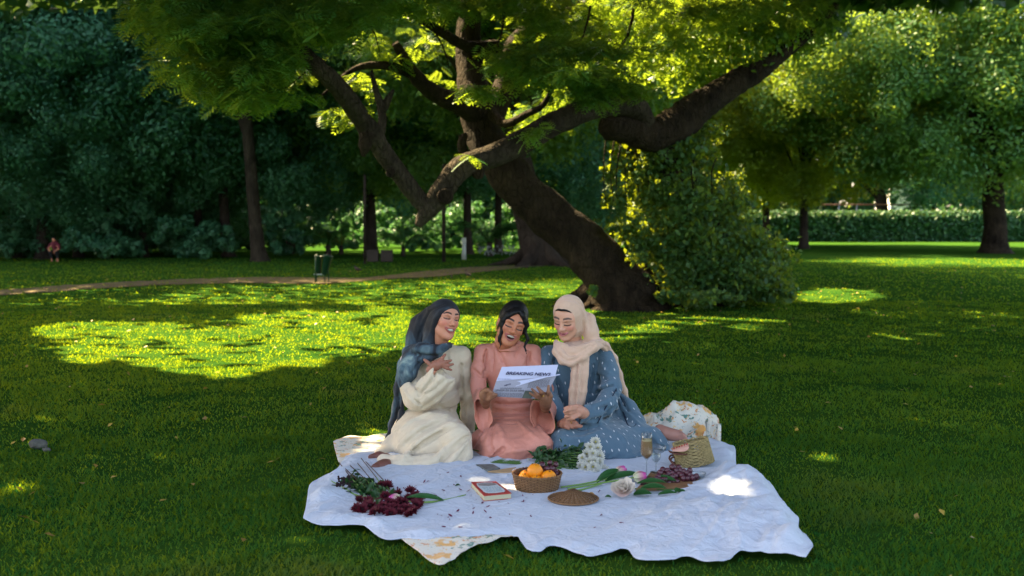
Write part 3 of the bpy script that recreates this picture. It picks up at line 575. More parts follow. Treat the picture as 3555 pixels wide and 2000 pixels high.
    for i, (x, y, s) in enumerate([(30, 880, 1.0), (300, 878, 1.2), (420, 880, 1.5), (470, 868, 1.9), (560, 884, 1.1), (620, 876, 1.4), (760, 872, 1.6), (960, 872, 1.2), (1060, 870, 1.3), (1190, 868, 1.1), (1410, 872, 1.0), (1500, 870, .9), (1560, 866, 1.1), (1680, 868, .9), (1790, 862, 1.4), (1960, 862, 1.6), (2080, 858, 1.5), (2200, 856, 1.4), (110, 872, 1.3), (220, 868, 1.4), (860, 862, 1.6), (-60, 872, 1.5), (690, 862, 1.8), (1290, 858, 1.4), (1620, 858, 1.3), (110, 894, .9), (330, 897, 1.05), (455, 893, 1.5), (620, 894, 1.0), (735, 896, .85), (985, 888, 1.0), (30, 897, .8)]):
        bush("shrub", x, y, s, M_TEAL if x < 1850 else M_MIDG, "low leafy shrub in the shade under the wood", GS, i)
    hb = G(2560, 838); he = G(3700, 838)
    hd = empty("hedge", (hb + he) / 2, "long clipped green hedge along the back of the lawn", "hedge"); n = int(26000 * LEAVES); g = np.random.default_rng(5)
    u = g.random(n); w = g.random(n); face = g.random(n) < .62; C = np.empty((n, 3))
    C[:, 0] = hb[0] + (he[0] - hb[0]) * u; hgt = 1.42 + .10 * np.array([mnoise.noise(Vector((x * .8, 0, 2))) for x in C[:, 0]])
    C[:, 1] = hb[1] + np.where(face, g.normal(0, .12, n), w * 1.4); C[:, 2] = np.where(face, w * hgt, hgt + g.normal(0, .07, n)); C[:, 1] += .1 * np.array([mnoise.noise(Vector((x * 1.3, z * 1.3, 7))) for x, z in zip(C[:, 0], C[:, 2])])
    Nn = unit(n, g) + np.where(face[:, None], np.array([0, -.8, .3]), np.array([0, 0, 1.0])); Nn /= np.linalg.norm(Nn, axis=1)[:, None]
    V, F = leaf_quads(C, Nn, .20, .13, g, .2); leaf_object("foliage", V, F, g.random(n), M_HEDGE, hd)
    m = MB(); m.box(((hb[0] + he[0]) / 2, hb[1] + .75, .62), (he[0] - hb[0], 1.0, 1.24)); m.build("branch_mass", M_HEDGE, hd, False)

    n = int(34000 * LEAVES); g = np.random.default_rng(77); C = np.empty((n, 3)); C[:, 0] = g.uniform(-62, 62, n); C[:, 1] = g.uniform(72, 80, n)
    tops = 6.5 + 2.2 * np.array([mnoise.noise(Vector((x * .18, 3, 1))) for x in C[:, 0]]); C[:, 2] = g.random(n) ** .8 * tops
    gp_ = (C[:, 0] > P(3050, 700, 76)[0]) & (C[:, 0] < P(3190, 700, 76)[0]) & (C[:, 2] > 1.6); C = C[~gp_]; n = len(C)
    Nn = unit(n, g) + np.array([0, -.5, .4]); Nn /= np.linalg.norm(Nn, axis=1)[:, None]; V, F = leaf_quads(C, Nn, .62, .38, g, .3)
    ug = mobj("undergrowth", V, F, M_TEAL, None, False); a = ug.data.attributes.new("tint", 'FLOAT', 'POINT'); a.data.foreach_set("value", np.repeat(g.random(n), 4).astype(np.float32)); tag(ug, "dense dark undergrowth closing off the wood behind the trees", "undergrowth", None, "stuff")

# fallen leaves and dry bits lying in the turf
g = np.random.default_rng(21); n = 900; Yv = np.sqrt(g.uniform(3.8 ** 2, 26 ** 2, n)); Xv = g.uniform(-.5, .5, n) * Yv * .97; ok = ~in_poly(Xv, Yv, shrink(sheet_poly, 1.05)); Xv, Yv = Xv[ok], Yv[ok]; n = len(Xv)
C = np.stack([Xv, Yv, ground_z(Xv, Yv) + g.uniform(.018, .036, n)], 1); Nn = np.array([0, 0, 1.0]) + g.normal(0, .35, (n, 3)); Nn /= np.linalg.norm(Nn, axis=1)[:, None]; V, F = leaf_quads(C, Nn, .045, .024, g, 0)
M_LITTER = mat_leaf("fallen_leaf_litter", (.16, .09, .025, 1), (.42, .30, .05, 1), (.30, .20, .03, 1), .2); o = leaf_object("fallen_leaves", V, F, g.random(n), M_LITTER, None); tag(o, "small yellow and brown fallen leaves strewn over the lawn", "fallen leaves", None, "stuff")
# ================================================================== the three women
class SDF:
    """a solid built from capsules and ellipsoids that melt into one another; meshed as one skin"""
    def __init__(s, k=.03): s.ops = []; s.k = k
    def cap(s, a, b, ra, rb=None, k=None, sub=False):
        s.ops.append(('c', np.array(a, float), np.array(b, float), ra, ra if rb is None else rb, s.k if k is None else k, sub)); return s
    def ell(s, c, r, R=None, k=None, sub=False):
        s.ops.append(('e', np.array(c, float), np.array(r, float), np.eye(3) if R is None else np.array(R), None, s.k if k is None else k, sub)); return s
    def chain(s, pts, rad, k=None, sub=False):
        for i in range(len(pts) - 1): s.cap(pts[i], pts[i + 1], rad[i], rad[i + 1], k, sub)
        return s
    def zchain(s, q, k=None, sub=False, depth=1.0):      # (x, y, Y, r) in picture terms
        return s.chain([Z(a, b, Y) for a, b, Y, r in q], [ZR(r, Y) for a, b, Y, r in q], k, sub)
    def zell(s, x, y, Y, rx, ry, rz, k=None, R=None): return s.ell(Z(x, y, Y), (rx, ry, rz), R, k)
    def dist(s, op, p):
        if op[0] == 'c':
            a, b, ra, rb = op[1:5]; ab = b - a; h = np.clip(((p - a) @ ab) / (ab @ ab + 1e-12), 0, 1)
            return np.linalg.norm(p - a - h[..., None] * ab, axis=-1) - (ra + (rb - ra) * h)
        c, r, R = op[1:4]; q = (p - c) @ R; k0 = np.linalg.norm(q / r, axis=-1); k1 = np.linalg.norm(q / (r * r), axis=-1)
        return k0 * (k0 - 1) / (k1 + 1e-9)
    @staticmethod
    def comb(f, d, k, sub):
        if sub:
            h = np.clip(.5 - .5 * (f + d) / k, 0, 1); return f * (1 - h) - d * h + k * h * (1 - h)
        h = np.clip(.5 + .5 * (f - d) / k, 0, 1); return f * (1 - h) + d * h - k * h * (1 - h)
    def at(s, p):
        f = np.full(p.shape[:-1], .3)
        for op in s.ops: f = s.comb(f, s.dist(op, p), op[5], op[6])
        return f
    def bounds(s):
        lo, hi = np.full(3, 9e9), np.full(3, -9e9)
        for op in s.ops:
            if op[6]: continue
            a, b = s.obox(op); lo = np.minimum(lo, a); hi = np.maximum(hi, b)
        return lo - .02, hi + .02
    def obox(s, op):
        if op[0] == 'c':
            r = max(op[3], op[4]); return np.minimum(op[1], op[2]) - r, np.maximum(op[1], op[2]) + r
        e = np.sqrt(((op[3] * op[2][None, :]) ** 2).sum(1)); return op[1] - e, op[1] + e
    def mesh(s, h, smooth=1):
        lo, hi = s.bounds(); n = np.ceil((hi - lo) / h).astype(int) + 2
        ax = [lo[i] + np.arange(n[i]) * h for i in range(3)]; f = np.full(n, .3, np.float32)
        for op in s.ops:
            a, b = s.obox(op); m = op[5] * 1.1 + 2.5 * h
            i0 = np.clip(((a - m - lo) / h).astype(int), 0, n); i1 = np.clip(np.ceil((b + m - lo) / h).astype(int) + 1, 0, n)
            if (i1 <= i0).any(): continue
            sl = tuple(slice(i0[i], i1[i]) for i in range(3))
            g = np.stack(np.meshgrid(*[ax[i][sl[i]] for i in range(3)], indexing='ij'), -1)
            f[sl] = s.comb(f[sl], s.dist(op, g).astype(np.float32), op[5], op[6])
        V, F = surface_nets(f, lo, h)
        return relax(V, F, smooth), F
def surface_nets(f, lo, h):
    n = np.array(f.shape); neg = f < 0; c = n - 1
    acc = np.zeros(tuple(c) + (3,), np.float32); cnt = np.zeros(tuple(c), np.float32)
    sub = lambda A, o: A[o[0]:o[0] + c[0], o[1]:o[1] + c[1], o[2]:o[2] + c[2]]
    for axis in range(3):
        o1, o2 = [a for a in range(3) if a != axis]
        for i in (0, 1):
            for j in (0, 1):
                a = [0, 0, 0]; a[o1] = i; a[o2] = j; b = list(a); b[axis] = 1
                fa, fb = sub(f, a), sub(f, b); m = (fa < 0) != (fb < 0)
                if not m.any(): continue
                t = np.where(m, fa / np.where(m, fa - fb, 1), 0); w = m.astype(np.float32)
                for q in range(3): acc[..., q] += w * (a[q] if q != axis else t)
                cnt += w
    act = cnt > 0; idx = np.full(tuple(c), -1, np.int64); idx[act] = np.arange(act.sum())
    ci = np.argwhere(act); V = (acc[act] / cnt[act][:, None] + ci) * h + lo; Fs = []
    for axis in range(3):
        o1, o2 = [(1, 2), (2, 0), (0, 1)][axis]
        s0 = [slice(None)] * 3; s1 = [slice(None)] * 3; s0[axis] = slice(0, -1); s1[axis] = slice(1, None)
        A, B = neg[tuple(s0)], neg[tuple(s1)]; e = np.argwhere(A != B)
        ok = (e[:, o1] > 0) & (e[:, o2] > 0) & (e[:, o1] < c[o1]) & (e[:, o2] < c[o2]) & (e[:, axis] < c[axis]); e = e[ok]
        if not len(e): continue
        fl = A[tuple(e.T)]
        def ix(d1, d2):
            q = e.copy(); q[:, o1] -= d1; q[:, o2] -= d2; return idx[tuple(q.T)]
        Q = np.stack([ix(1, 1), ix(0, 1), ix(0, 0), ix(1, 0)], 1); Q[~fl] = Q[~fl][:, ::-1]; Fs.append(Q)
    return V, np.concatenate(Fs)
def relax(V, F, it=1, lam=.5):
    if not it: return V
    E = np.unique(np.sort(np.concatenate([F[:, [0, 1]], F[:, [1, 2]], F[:, [2, 3]], F[:, [3, 0]]]), 1), axis=0)
    deg = np.bincount(E.ravel(), minlength=len(V)).astype(float)[:, None]; deg[deg == 0] = 1
    for _ in range(it):
        S = np.zeros_like(V)
        for q in range(3): S[:, q] = np.bincount(E[:, 0], V[E[:, 1], q], len(V)) + np.bincount(E[:, 1], V[E[:, 0], q], len(V))
        V = V + lam * (S / deg - V)
    return V
def surf(sdf, x, y, near=5.2, far=7.2):     # first point of the solid met along a line of sight (zoomed picture terms)
    d = ray(1300 + x / 2.131, 1000 + y / 2.131); ts = np.arange(near, far, .006); p = np.array([0, 0, CAM_H]) + (ts / d[1])[:, None] * d
    f = sdf.at(p); i = np.argmax(f < 0)
    return p[i] if (f < 0).any() else None
def folds(sdf, strokes, k=.012):
    q_ = 1.3 if k > .009 else (.75 if k == .008 else 1.0); strokes = [(p, r, l * q_) for p, r, l in strokes]; k *= .8
    """ridges (+) and creases (-) of the cloth: strokes of ([(x, y), ...], radius in metres, lift in metres)"""
    add = []
    for pts, r, lift in strokes:
        pp, _ = resample(np.array([(a, b, 0) for a, b in pts], float), 1.0, 14); pp = pp[::1]
        q = [surf(sdf, a, b) for a, b, _ in pp]
        q = [v for v in q if v is not None]
        if len(q) < 2: continue
        view = np.array([0, -1, .12]); view /= np.linalg.norm(view); n = len(q)
        if lift > 0:
            c = [v - view * (r - lift) for v in q]; rr = [r * (.45 + .55 * math.sin(math.pi * min(1, (i + .6) / n))) for i in range(n)]
            add.append((c, rr, False))
        else:
            c = [v + view * (r + lift) for v in q]; rr = [r * (.5 + .5 * math.sin(math.pi * min(1, (i + .6) / n))) for i in range(n)]
            add.append((c, rr, True))
    for c, rr, sb in add: sdf.chain(c, rr, k, sb)
    return sdf
def open_tube(rings, n=36, wav=0.0, seed=0, thick=.0035):
    """an open sleeve: rings of (centre, axis u, axis v); double walled so that the inside shows"""
    a = np.arange(n) * 2 * math.pi / n; out = []
    for i, (c, u, v) in enumerate(rings):
        u_ = i / (len(rings) - 1); w = 1 + wav * (.35 + .65 * u_) * (np.sin(3 * a + seed + u_ * 1.5) * .5 + np.sin(5 * a + 2 * seed - u_ * 3) * .4 + np.sin(9 * a + seed + 5 * u_) * .22 + .45 * math.sin(u_ * 15 + seed) * np.sin(2 * a + seed))
        out.append(np.asarray(c) + (np.cos(a) * w)[:, None] * np.asarray(u) + (np.sin(a) * w)[:, None] * np.asarray(v))
    m = len(out); O = np.concatenate(out); C = np.repeat(np.array([r[0] for r in rings]), n, 0); D = C - O; D /= np.linalg.norm(D, axis=1)[:, None] + 1e-9
    V = np.concatenate([O, O + D * thick]); N = m * n
    F = [(i * n + j, i * n + (j + 1) % n, (i + 1) * n + (j + 1) % n, (i + 1) * n + j) for i in range(m - 1) for j in range(n)]
    F += [tuple(N + q for q in f[::-1]) for f in F]
    e = (m - 1) * n; F += [(e + j, e + (j + 1) % n, N + e + (j + 1) % n, N + e + j) for j in range(n)]
    return V, F
def lerp_rings(r0, m=10):                   # smooth run of rings through the given ones
    c = np.array([np.concatenate([np.asarray(x, float) for x in r]) for r in r0]); out = []; n = len(c)
    for i in range(n - 1):
        p0, p1, p2, p3 = c[max(i - 1, 0)], c[i], c[i + 1], c[min(i + 2, n - 1)]
        for j in range(m):
            t = j / m; q = .5 * ((2 * p1) + (-p0 + p2) * t + (2 * p0 - 5 * p1 + 4 * p2 - p3) * t * t + (-p0 + 3 * p1 - 3 * p2 + p3) * t ** 3); out.append((q[:3], q[3:6], q[6:]))
    out.append((c[-1][:3], c[-1][3:6], c[-1][6:])); return out

def vnormals(V, F):
    n = np.cross(V[F[:, 2]] - V[F[:, 0]], V[F[:, 3]] - V[F[:, 1]]); o = np.zeros_like(V)
    for k in range(4):
        for q in range(3): o[:, q] += np.bincount(F[:, k], n[:, q], len(V))
    return o / (np.linalg.norm(o, axis=1)[:, None] + 1e-9)
def wrinkle(V, F, amp=.004, scale=11, along=(0, 0, 1), stretch=.35, seed=0.0):
    N = vnormals(V, F); a = np.asarray(along, float); a /= np.linalg.norm(a); p = V - (V @ a)[:, None] * a * (1 - stretch); out = np.empty(len(V))
    for i, v in enumerate(p):
        q = Vector((v[0] * scale + seed, v[1] * scale, v[2] * scale)); w_ = mnoise.noise(q * .45) * 1.1
        out[i] = (1 - 2.2 * abs(mnoise.noise(q + Vector((w_, w_ * .7, -w_))))) * .65 + .35 * mnoise.noise(q * 2.3)
    return V + N * (amp * out)[:, None]
# ---- cloth and skin
def mat_cloth(name, col, var=.06, rough=.85, sheen=.25, weave=900, bump=.25, spec=.15, trans=.0, fold=0.4, fscale=11):
    m, N, L, b = new_mat(name); tc = N.new("ShaderNodeTexCoord")
    n = N.new("ShaderNodeTexNoise"); n.inputs["Scale"].default_value = fscale; n.inputs["Detail"].default_value = 4; n.inputs["Distortion"].default_value = 1.2; L.new(tc.outputs["Object"], n.inputs["Vector"])
    n2 = N.new("ShaderNodeTexNoise"); n2.inputs["Scale"].default_value = weave; n2.inputs["Detail"].default_value = 2; L.new(tc.outputs["Object"], n2.inputs["Vector"])
    mx = N.new("ShaderNodeMix"); mx.data_type = 'RGBA'; mx.inputs[6].default_value = tuple(c * (1 - var) for c in col[:3]) + (1,); mx.inputs[7].default_value = tuple(min(1, c * (1 + var)) for c in col[:3]) + (1,)
    L.new(n2.outputs[0], mx.inputs[0]); L.new(mx.outputs[2], b.inputs["Base Color"])
    b.inputs["Roughness"].default_value = rough; b.inputs["Sheen Weight"].default_value = sheen; b.inputs["Specular IOR Level"].default_value = spec
    b1 = N.new("ShaderNodeBump"); b1.inputs["Strength"].default_value = fold; b1.inputs["Distance"].default_value = .03; L.new(n.outputs[0], b1.inputs["Height"])
    b2 = N.new("ShaderNodeBump"); b2.inputs["Strength"].default_value = bump; b2.inputs["Distance"].default_value = .001; L.new(n2.outputs[0], b2.inputs["Height"])
    n3 = N.new("ShaderNodeTexNoise"); n3.inputs["Scale"].default_value = fscale * 3.2; n3.inputs["Detail"].default_value = 3; n3.inputs["Distortion"].default_value = 2.0; n3.noise_type = 'RIDGED_MULTIFRACTAL'; L.new(tc.outputs["Object"], n3.inputs["Vector"])
    b3 = N.new("ShaderNodeBump"); b3.inputs["Strength"].default_value = fold * .8; b3.inputs["Distance"].default_value = .004; L.new(n3.outputs[0], b3.inputs["Height"]); L.new(b1.outputs[0], b3.inputs["Normal"]); L.new(b3.outputs[0], b2.inputs["Normal"]); L.new(b2.outputs[0], b.inputs["Normal"])
    if trans:
        t = N.new("ShaderNodeBsdfTranslucent"); t.inputs[0].default_value = col; x = N.new("ShaderNodeMixShader"); x.inputs[0].default_value = trans
        L.new(b.outputs[0], x.inputs[1]); L.new(t.outputs[0], x.inputs[2]); L.new(x.outputs[0], N["Material Output"].inputs[0])
    return m
def mat_skin(name):
    m, N, L, b = new_mat(name); at = N.new("ShaderNodeAttribute"); at.attribute_name = "tint"
    L.new(at.outputs["Color"], b.inputs["Base Color"]); b.inputs["Roughness"].default_value = .48; b.inputs["Specular IOR Level"].default_value = .35
    b.inputs["Subsurface Weight"].default_value = .18; b.inputs["Subsurface Radius"].default_value = (.012, .005, .003); b.inputs["Subsurface Scale"].default_value = .5
    return m
M_SKIN = mat_skin("skin")
M_CREAM = mat_cloth("cream_linen", (.61, .52, .39, 1), trans=.08)
M_PINK = mat_cloth("pink_satin", (.62, .25, .185, 1), rough=.42, sheen=.1, spec=.4, weave=400, bump=.05, trans=.15)
M_BLUE = mat_cloth("blue_cotton", (.078, .135, .19, 1), trans=.05)
M_DASH = mat_plain("white_thread", (.50, .53, .58, 1), .8)
M_PEACH = mat_cloth("peach_chiffon", (.63, .43, .32, 1), trans=.12)
M_HAIR = mat_plain("black_hair", (.0045, .004, .0045, 1), .5, .25, bump=.15, bscale=90)
M_TOOTH = mat_plain("tooth", (.62, .58, .52, 1), .35, .5)
M_GOLD = mat_plain("gold", (.75, .48, .12, 1), .25, .5, 1.0)
def mat_tiedye():
    m, N, L, b = new_mat("tie_dyed_blue_scarf"); tc = N.new("ShaderNodeTexCoord")
    mp = N.new("ShaderNodeMapping"); mp.inputs["Rotation"].default_value = (0, .5, 0); mp.inputs["Scale"].default_value = (9, 9, 4); L.new(tc.outputs["Object"], mp.inputs[0])
    n = N.new("ShaderNodeTexNoise"); n.inputs["Scale"].default_value = 1.0; n.inputs["Detail"].default_value = 6; n.inputs["Distortion"].default_value = 1.6; L.new(mp.outputs[0], n.inputs["Vector"])
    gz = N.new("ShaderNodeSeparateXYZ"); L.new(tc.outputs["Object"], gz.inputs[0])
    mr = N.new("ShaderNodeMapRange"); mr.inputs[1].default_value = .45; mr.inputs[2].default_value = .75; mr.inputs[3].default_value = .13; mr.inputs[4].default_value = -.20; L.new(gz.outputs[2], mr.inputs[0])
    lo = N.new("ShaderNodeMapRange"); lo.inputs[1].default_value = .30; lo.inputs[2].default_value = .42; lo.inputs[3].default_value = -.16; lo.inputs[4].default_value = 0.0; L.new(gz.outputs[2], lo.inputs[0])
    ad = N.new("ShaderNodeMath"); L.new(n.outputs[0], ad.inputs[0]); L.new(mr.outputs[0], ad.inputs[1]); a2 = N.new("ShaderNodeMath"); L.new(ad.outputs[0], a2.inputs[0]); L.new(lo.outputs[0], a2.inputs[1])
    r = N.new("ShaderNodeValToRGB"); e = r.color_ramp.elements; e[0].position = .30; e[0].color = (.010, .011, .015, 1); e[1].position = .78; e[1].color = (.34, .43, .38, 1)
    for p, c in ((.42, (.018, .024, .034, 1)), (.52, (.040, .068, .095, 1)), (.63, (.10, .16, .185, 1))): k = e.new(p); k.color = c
    L.new(a2.outputs[0], r.inputs[0]); L.new(r.outputs[0], b.inputs["Base Color"]); b.inputs["Roughness"].default_value = .7; b.inputs["Sheen Weight"].default_value = .05; b.inputs["Specular IOR Level"].default_value = .25
    return m
M_TIEDYE = mat_tiedye()

# ---- head: one skin with nose, lids, cheeks, lips; colour of lips, brows and lashes lies in the skin
class Head:
    def __init__(s, o, yaw, pitch, roll, sc=1.0): s.R = rotm(yaw, pitch, roll); s.sc = sc; s.o = np.array(o, float)
    def w(s, x, y, z): return s.o + s.R @ (np.array([x, y, z]) * s.sc)
    def loc(s, V): return ((V - s.o) @ s.R) / s.sc
def build_head(H, neck_to, mouth, ears, tone, lip, brow, blush, lids=.0, smile=1.0, eyesh=.35):
    d = SDF(.012); k = H.sc; w = H.w
    E = lambda x, y, z, a, b, c, kk=.012, sub=False: d.ell(w(x, y, z), np.array((a, b, c)) * k, H.R, kk, sub)
    E(0, .012, .028, .072, .092, .086, .02)                                   # cranium
    E(0, -.028, -.035, .0555, .062, .078, .03)                                 # face
    E(0, -.050, .030, .058, .040, .050, .03)                                  # forehead
    d.cap(w(0, -.071, -.098), w(0, -.066, -.094), .0165 * k, None, .02)        # chin
    for sx in (-1, 1):
        E(sx * .036, -.061, -.026 + .004 * smile, .023, .022, .022, .018)     # cheek
        d.cap(w(sx * .047, -.01, -.055), w(sx * .018, -.058, -.094), .018 * k, .013 * k, .025)   # jaw line
        E(sx * .0305, -.094, .008, .019, .013, .012, .008, True)              # eye socket
        E(sx * .0305, -.0735, .006, .0145, .0125, .0115, .004)                # lids over the eye
        d.cap(w(sx * .012, -.088, .022), w(sx * .034, -.085, .028), .006 * k, .006 * k, .012); d.cap(w(sx * .034, -.085, .028), w(sx * .052, -.068, .022), .006 * k, .004 * k, .012)
        E(sx * .0115, -.097, -.030, .009, .010, .008, .006)                   # nostril wing
        if ears: E(sx * .074, .012, -.004, .010, .020, .030, .006)
    d.cap(w(0, -.086, .016), w(0, -.106, -.022), .0075 * k, .010 * k, .010); E(0, -.108, -.026, .0115, .0115, .010, .006)      # nose
    mz = -.062; mw = mouth["w"]; mo = mouth["open"]; cu = mouth["curve"]
    lr = mouth.get("lip", .0036); yl = lambda x: -.0935 + 11 * x * x
    zu = lambda x: mz + (mo / 2 + lr * .6) * (1 - (x / mw) ** 2 * .75) + cu * x * x - (.0012 if abs(x) < .003 else 0)
    zl = lambda x: mz - (mo / 2 + lr * .8) * (1 - (x / mw) ** 2) + cu * x * x
    up = [w(x, yl(x), zu(x)) for x in np.linspace(-mw, mw, 11)]; lo = [w(x, yl(x) + .001, zl(x)) for x in np.linspace(-mw * .97, mw * .97, 11)]
    d.chain(up, [lr * k] * 11, .004); d.chain(lo, [lr * 1.25 * k] * 11, .005)
    if mo > .004: E(0, -.100, mz + cu * (mw * .5) ** 2 * .8, mw * .86, .024, mo * .5, .003, True)
    d.chain([w(0, .02, -.06), w(0, .028, -.10), np.array(neck_to)], [.052 * k, .050 * k, .058], .03)
    V, F = d.mesh(.0027, 2); q = H.loc(V); X, Y, Zz = q.T; n = len(V)
    C = np.tile(np.array(tone[:3]), (n, 1)); nz = vnoise(V, 28, 3.0)
    C *= (1 + .06 * nz)[:, None]
    def blend(mask, col): 
        m = np.clip(mask, 0, 1)[:, None]; C[:] = C * (1 - m) + np.array(col[:3]) * m
    front = (Y < -.03)
    for sx in (-1, 1):
        blend(.5 * front * np.exp(-(((X - sx * .042) / .020) ** 2 + ((Zz + .024) / .016) ** 2)), blush)
        xs_ = X * sx; by = .0315 + .006 * np.sin(np.clip((xs_ - .010) / .042, 0, 1) * 2.6) - .004 * np.clip((xs_ - .04) / .015, 0, 1)
        bw = .0050 - .0026 * np.clip((xs_ - .03) / .028, 0, 1)
        blend(.95 * front * smooth01((bw + .0016 - np.abs(Zz - by)) / .0024) * smooth01((xs_ - .008) / .006) * smooth01((.058 - xs_) / .006), brow)
        ly = .0005 - lids * .004 - .0035 * (1 - ((xs_ - .0305) / .017) ** 2) * (1 if lids else -1) * .8
        blend(.95 * front * smooth01((.0046 - np.abs(Zz - ly)) / .0020) * smooth01((.0205 - np.abs(xs_ - .032)) / .003), (.008, .006, .006))
        blend(eyesh * front * smooth01((.007 - np.abs(Zz - .009)) / .006) * smooth01((.018 - np.abs(xs_ - .031)) / .005), tuple(c * .5 for c in tone[:3]))
        blend(.7 * front * smooth01((.0036 - np.hypot(X - sx * .0075, Zz + .0365)) / .003), tuple(c * .22 for c in tone[:3]))
    L1 = np.array(H.loc(np.array(up))); L2 = np.array(H.loc(np.array(lo)))
    def near(L):
        L, _ = resample(L, 1.0, .002); dd = np.full(n, 9.0); idx = np.where(front & (np.abs(Zz - mz) < .05) & (np.abs(X) < .05))[0]
        dd[idx] = np.min(np.linalg.norm(q[idx][:, None, [0, 2]] - L[None][:, :, [0, 2]], axis=2), 1); return dd
    blend(.95 * smooth01((lr + .0022 - near(L1)) / .002), lip); blend(.95 * smooth01((lr * 1.3 + .0022 - near(L2)) / .002), lip)
    if mo > .004:
        ins = front * smooth01((1 - np.sqrt((X / (mw * .86)) ** 2 + ((Zz - mz - cu * (mw * .5) ** 2 * .8) / (mo * .52)) ** 2)) / .2) * (Y > -.0905 + 11 * X * X)
        blend(.95 * ins, (.05, .010, .010))
    return V, F, C
def teeth(H, mouth):
    mz = -.062; mw = mouth["w"] * .84; mo = mouth["open"]; cu = mouth["curve"]; t, b = [], []
    for x in np.linspace(-mw, mw, 13):
        e = (x / mw) ** 2; top = mz + (mo / 2 + .002) * (1 - e * .75) + cu * x * x; y = -.0895 + 10 * x * x
        t.append(H.w(x, y, top)); b.append(H.w(x, y + .0005, top - (mo * mouth.get("teeth", .62) + .002) * (1 - .75 * e)))
    n = len(t); back = H.R @ np.array([0, .004, 0]); V = np.array(t + b + [v + back for v in t] + [v + back for v in b])
    F = [(i, i + 1, n + i + 1, n + i) for i in range(n - 1)] + [(2 * n + i + 1, 2 * n + i, 3 * n + i, 3 * n + i + 1) for i in range(n - 1)] + [(n + i, n + i + 1, 3 * n + i + 1, 3 * n + i) for i in range(n - 1)]
    return V, F
def hand_sdf(d, palm, fingers, k=.006):
    """palm: chain from wrist to knuckles; fingers: chains"""
    d.chain(*palm, .012)
    for pts, rad in fingers: d.chain(pts, rad, k)
    return d
def slim(d, k=.72):
    d.ops = [op[:3] + (op[3] * k, op[4] * k) + op[5:] if op[0] == 'c' else op[:2] + (op[2] * .8,) + op[3:] for op in d.ops]
class Body:                                 # one mesh: head, neck, trunk and limbs under the clothes, hands, feet
    def __init__(s): s.V = []; s.F = []; s.C = []; s.n = 0
    def add(s, V, F, C):
        s.V.append(V); s.F.append(F + s.n); s.n += len(V); C = np.array(C)
        s.C.append(C if C.ndim == 2 else np.tile(C[:3], (len(V), 1)) * (1 + .05 * vnoise(V, 30, 1.0))[:, None])
    def build(s, parent):
        o = mobj("body", np.concatenate(s.V), np.concatenate(s.F), M_SKIN, parent); setcol(o, np.concatenate(s.C)); return o
def zc(q): return [Z(a, b, Y) for a, b, Y in q]

# ------------------------------------------------------------------ woman in cream
TA = lin(192, 132, 106); TB = lin(180, 117, 87); TC = lin(202, 152, 128)
pa = empty("person", Z(360, 1330, 5.95) * [1, 1, 0], "laughing woman in a cream robe and tie-dyed blue headscarf, hand on chest", "person")
HA = Head((-.386, 6.08, .722), 35, -14, 14, .98)
ba = Body()
mouthA = dict(w=.033, open=.015, curve=13.0, lip=.0028, teeth=.75)
ba.add(*build_head(HA, Z(420, 470, 6.13), mouthA, False, TA, (.33, .085, .075), (.020, .013, .010), lin(205, 110, 95), lids=-1, smile=1.5))
d = SDF(.05)
d.zell(460, 620, 6.16, .115, .08, .15); d.zell(430, 850, 6.16, .11, .085, .12); d.zell(370, 1010, 6.15, .15, .12, .10)
d.zchain([(330, 1080, 6.10, 80), (570, 1160, 5.86, 60), (300, 1270, 5.78, 34), (120, 1310, 5.66, 34)]); d.zchain([(260, 540, 6.14, 45), (285, 800, 6.0, 40), (440, 620, 5.86, 34)]); d.zchain([(640, 510, 6.15, 42), (675, 760, 6.2, 38), (690, 1020, 6.3, 34)])
slim(d); V, F = d.mesh(.018, 1); ba.add(V, F, TA)
# hand laid on the chest
q6 = lambda x, y, Y: P(1340 + x / 4.53, 1020 + y / 4.53, Y)
d = SDF(.01)
hand_sdf(d, ([q6(690, 1200, 5.88), q6(780, 1130, 5.88), q6(860, 1090, 5.89)], [.022, .026, .027]),
  [([q6(845, 1050, 5.885), q6(890, 1005, 5.885), q6(932, 958, 5.90)], [.0100, .0090, .0070]), ([q6(885, 1085, 5.88), q6(955, 1070, 5.88), q6(1022, 1048, 5.90)], [.0100, .0090, .0070]),
   ([q6(900, 1120, 5.88), q6(975, 1128, 5.88), q6(1052, 1108, 5.90)], [.0100, .0088, .0070]), ([q6(900, 1150, 5.88), q6(965, 1175, 5.88), q6(1026, 1198, 5.90)], [.0090, .0080, .0065]),
   ([q6(720, 1150, 5.87), q6(660, 1085, 5.87), q6(608, 1040, 5.88)], [.0120, .0105, .0080])])
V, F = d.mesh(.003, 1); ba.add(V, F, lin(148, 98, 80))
# feet, tucked to the side
f6 = lambda x, y, Y: P(1240 + x / 4.26, 1340 + y / 4.26, Y)
d = SDF(.02)
d.chain([f6(470, 1190, 5.60), f6(400, 1195, 5.56), f6(340, 1200, 5.53), f6(300, 1200, 5.515)], [.040, .036, .029, .022])
d.chain([f6(420, 1090, 5.75), f6(320, 1060, 5.72), f6(255, 1060, 5.71)], [.036, .030, .022])
for i in range(5):
    a = i / 4; d.chain([f6(290 + 20 * a, 1165 + 75 * a, 5.50 - .012 * a), f6(252 + 18 * a, 1180 + 88 * a, 5.482 - .012 * a), f6(222 + 22 * a, 1205 + 100 * a, 5.478 - .012 * a)], [.0105, .0098, .0082 - .0012 * a], .0035)
    d.chain([f6(245 + 6 * a, 1025 + 80 * a, 5.695), f6(182 + 16 * a, 1045 + 108 * a, 5.68)], [.0105, .0085 - .001 * a], .0035)
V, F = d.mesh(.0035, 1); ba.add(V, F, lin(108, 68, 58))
ba.build(pa)
mobj("teeth", *teeth(HA, mouthA), M_TOOTH, pa)
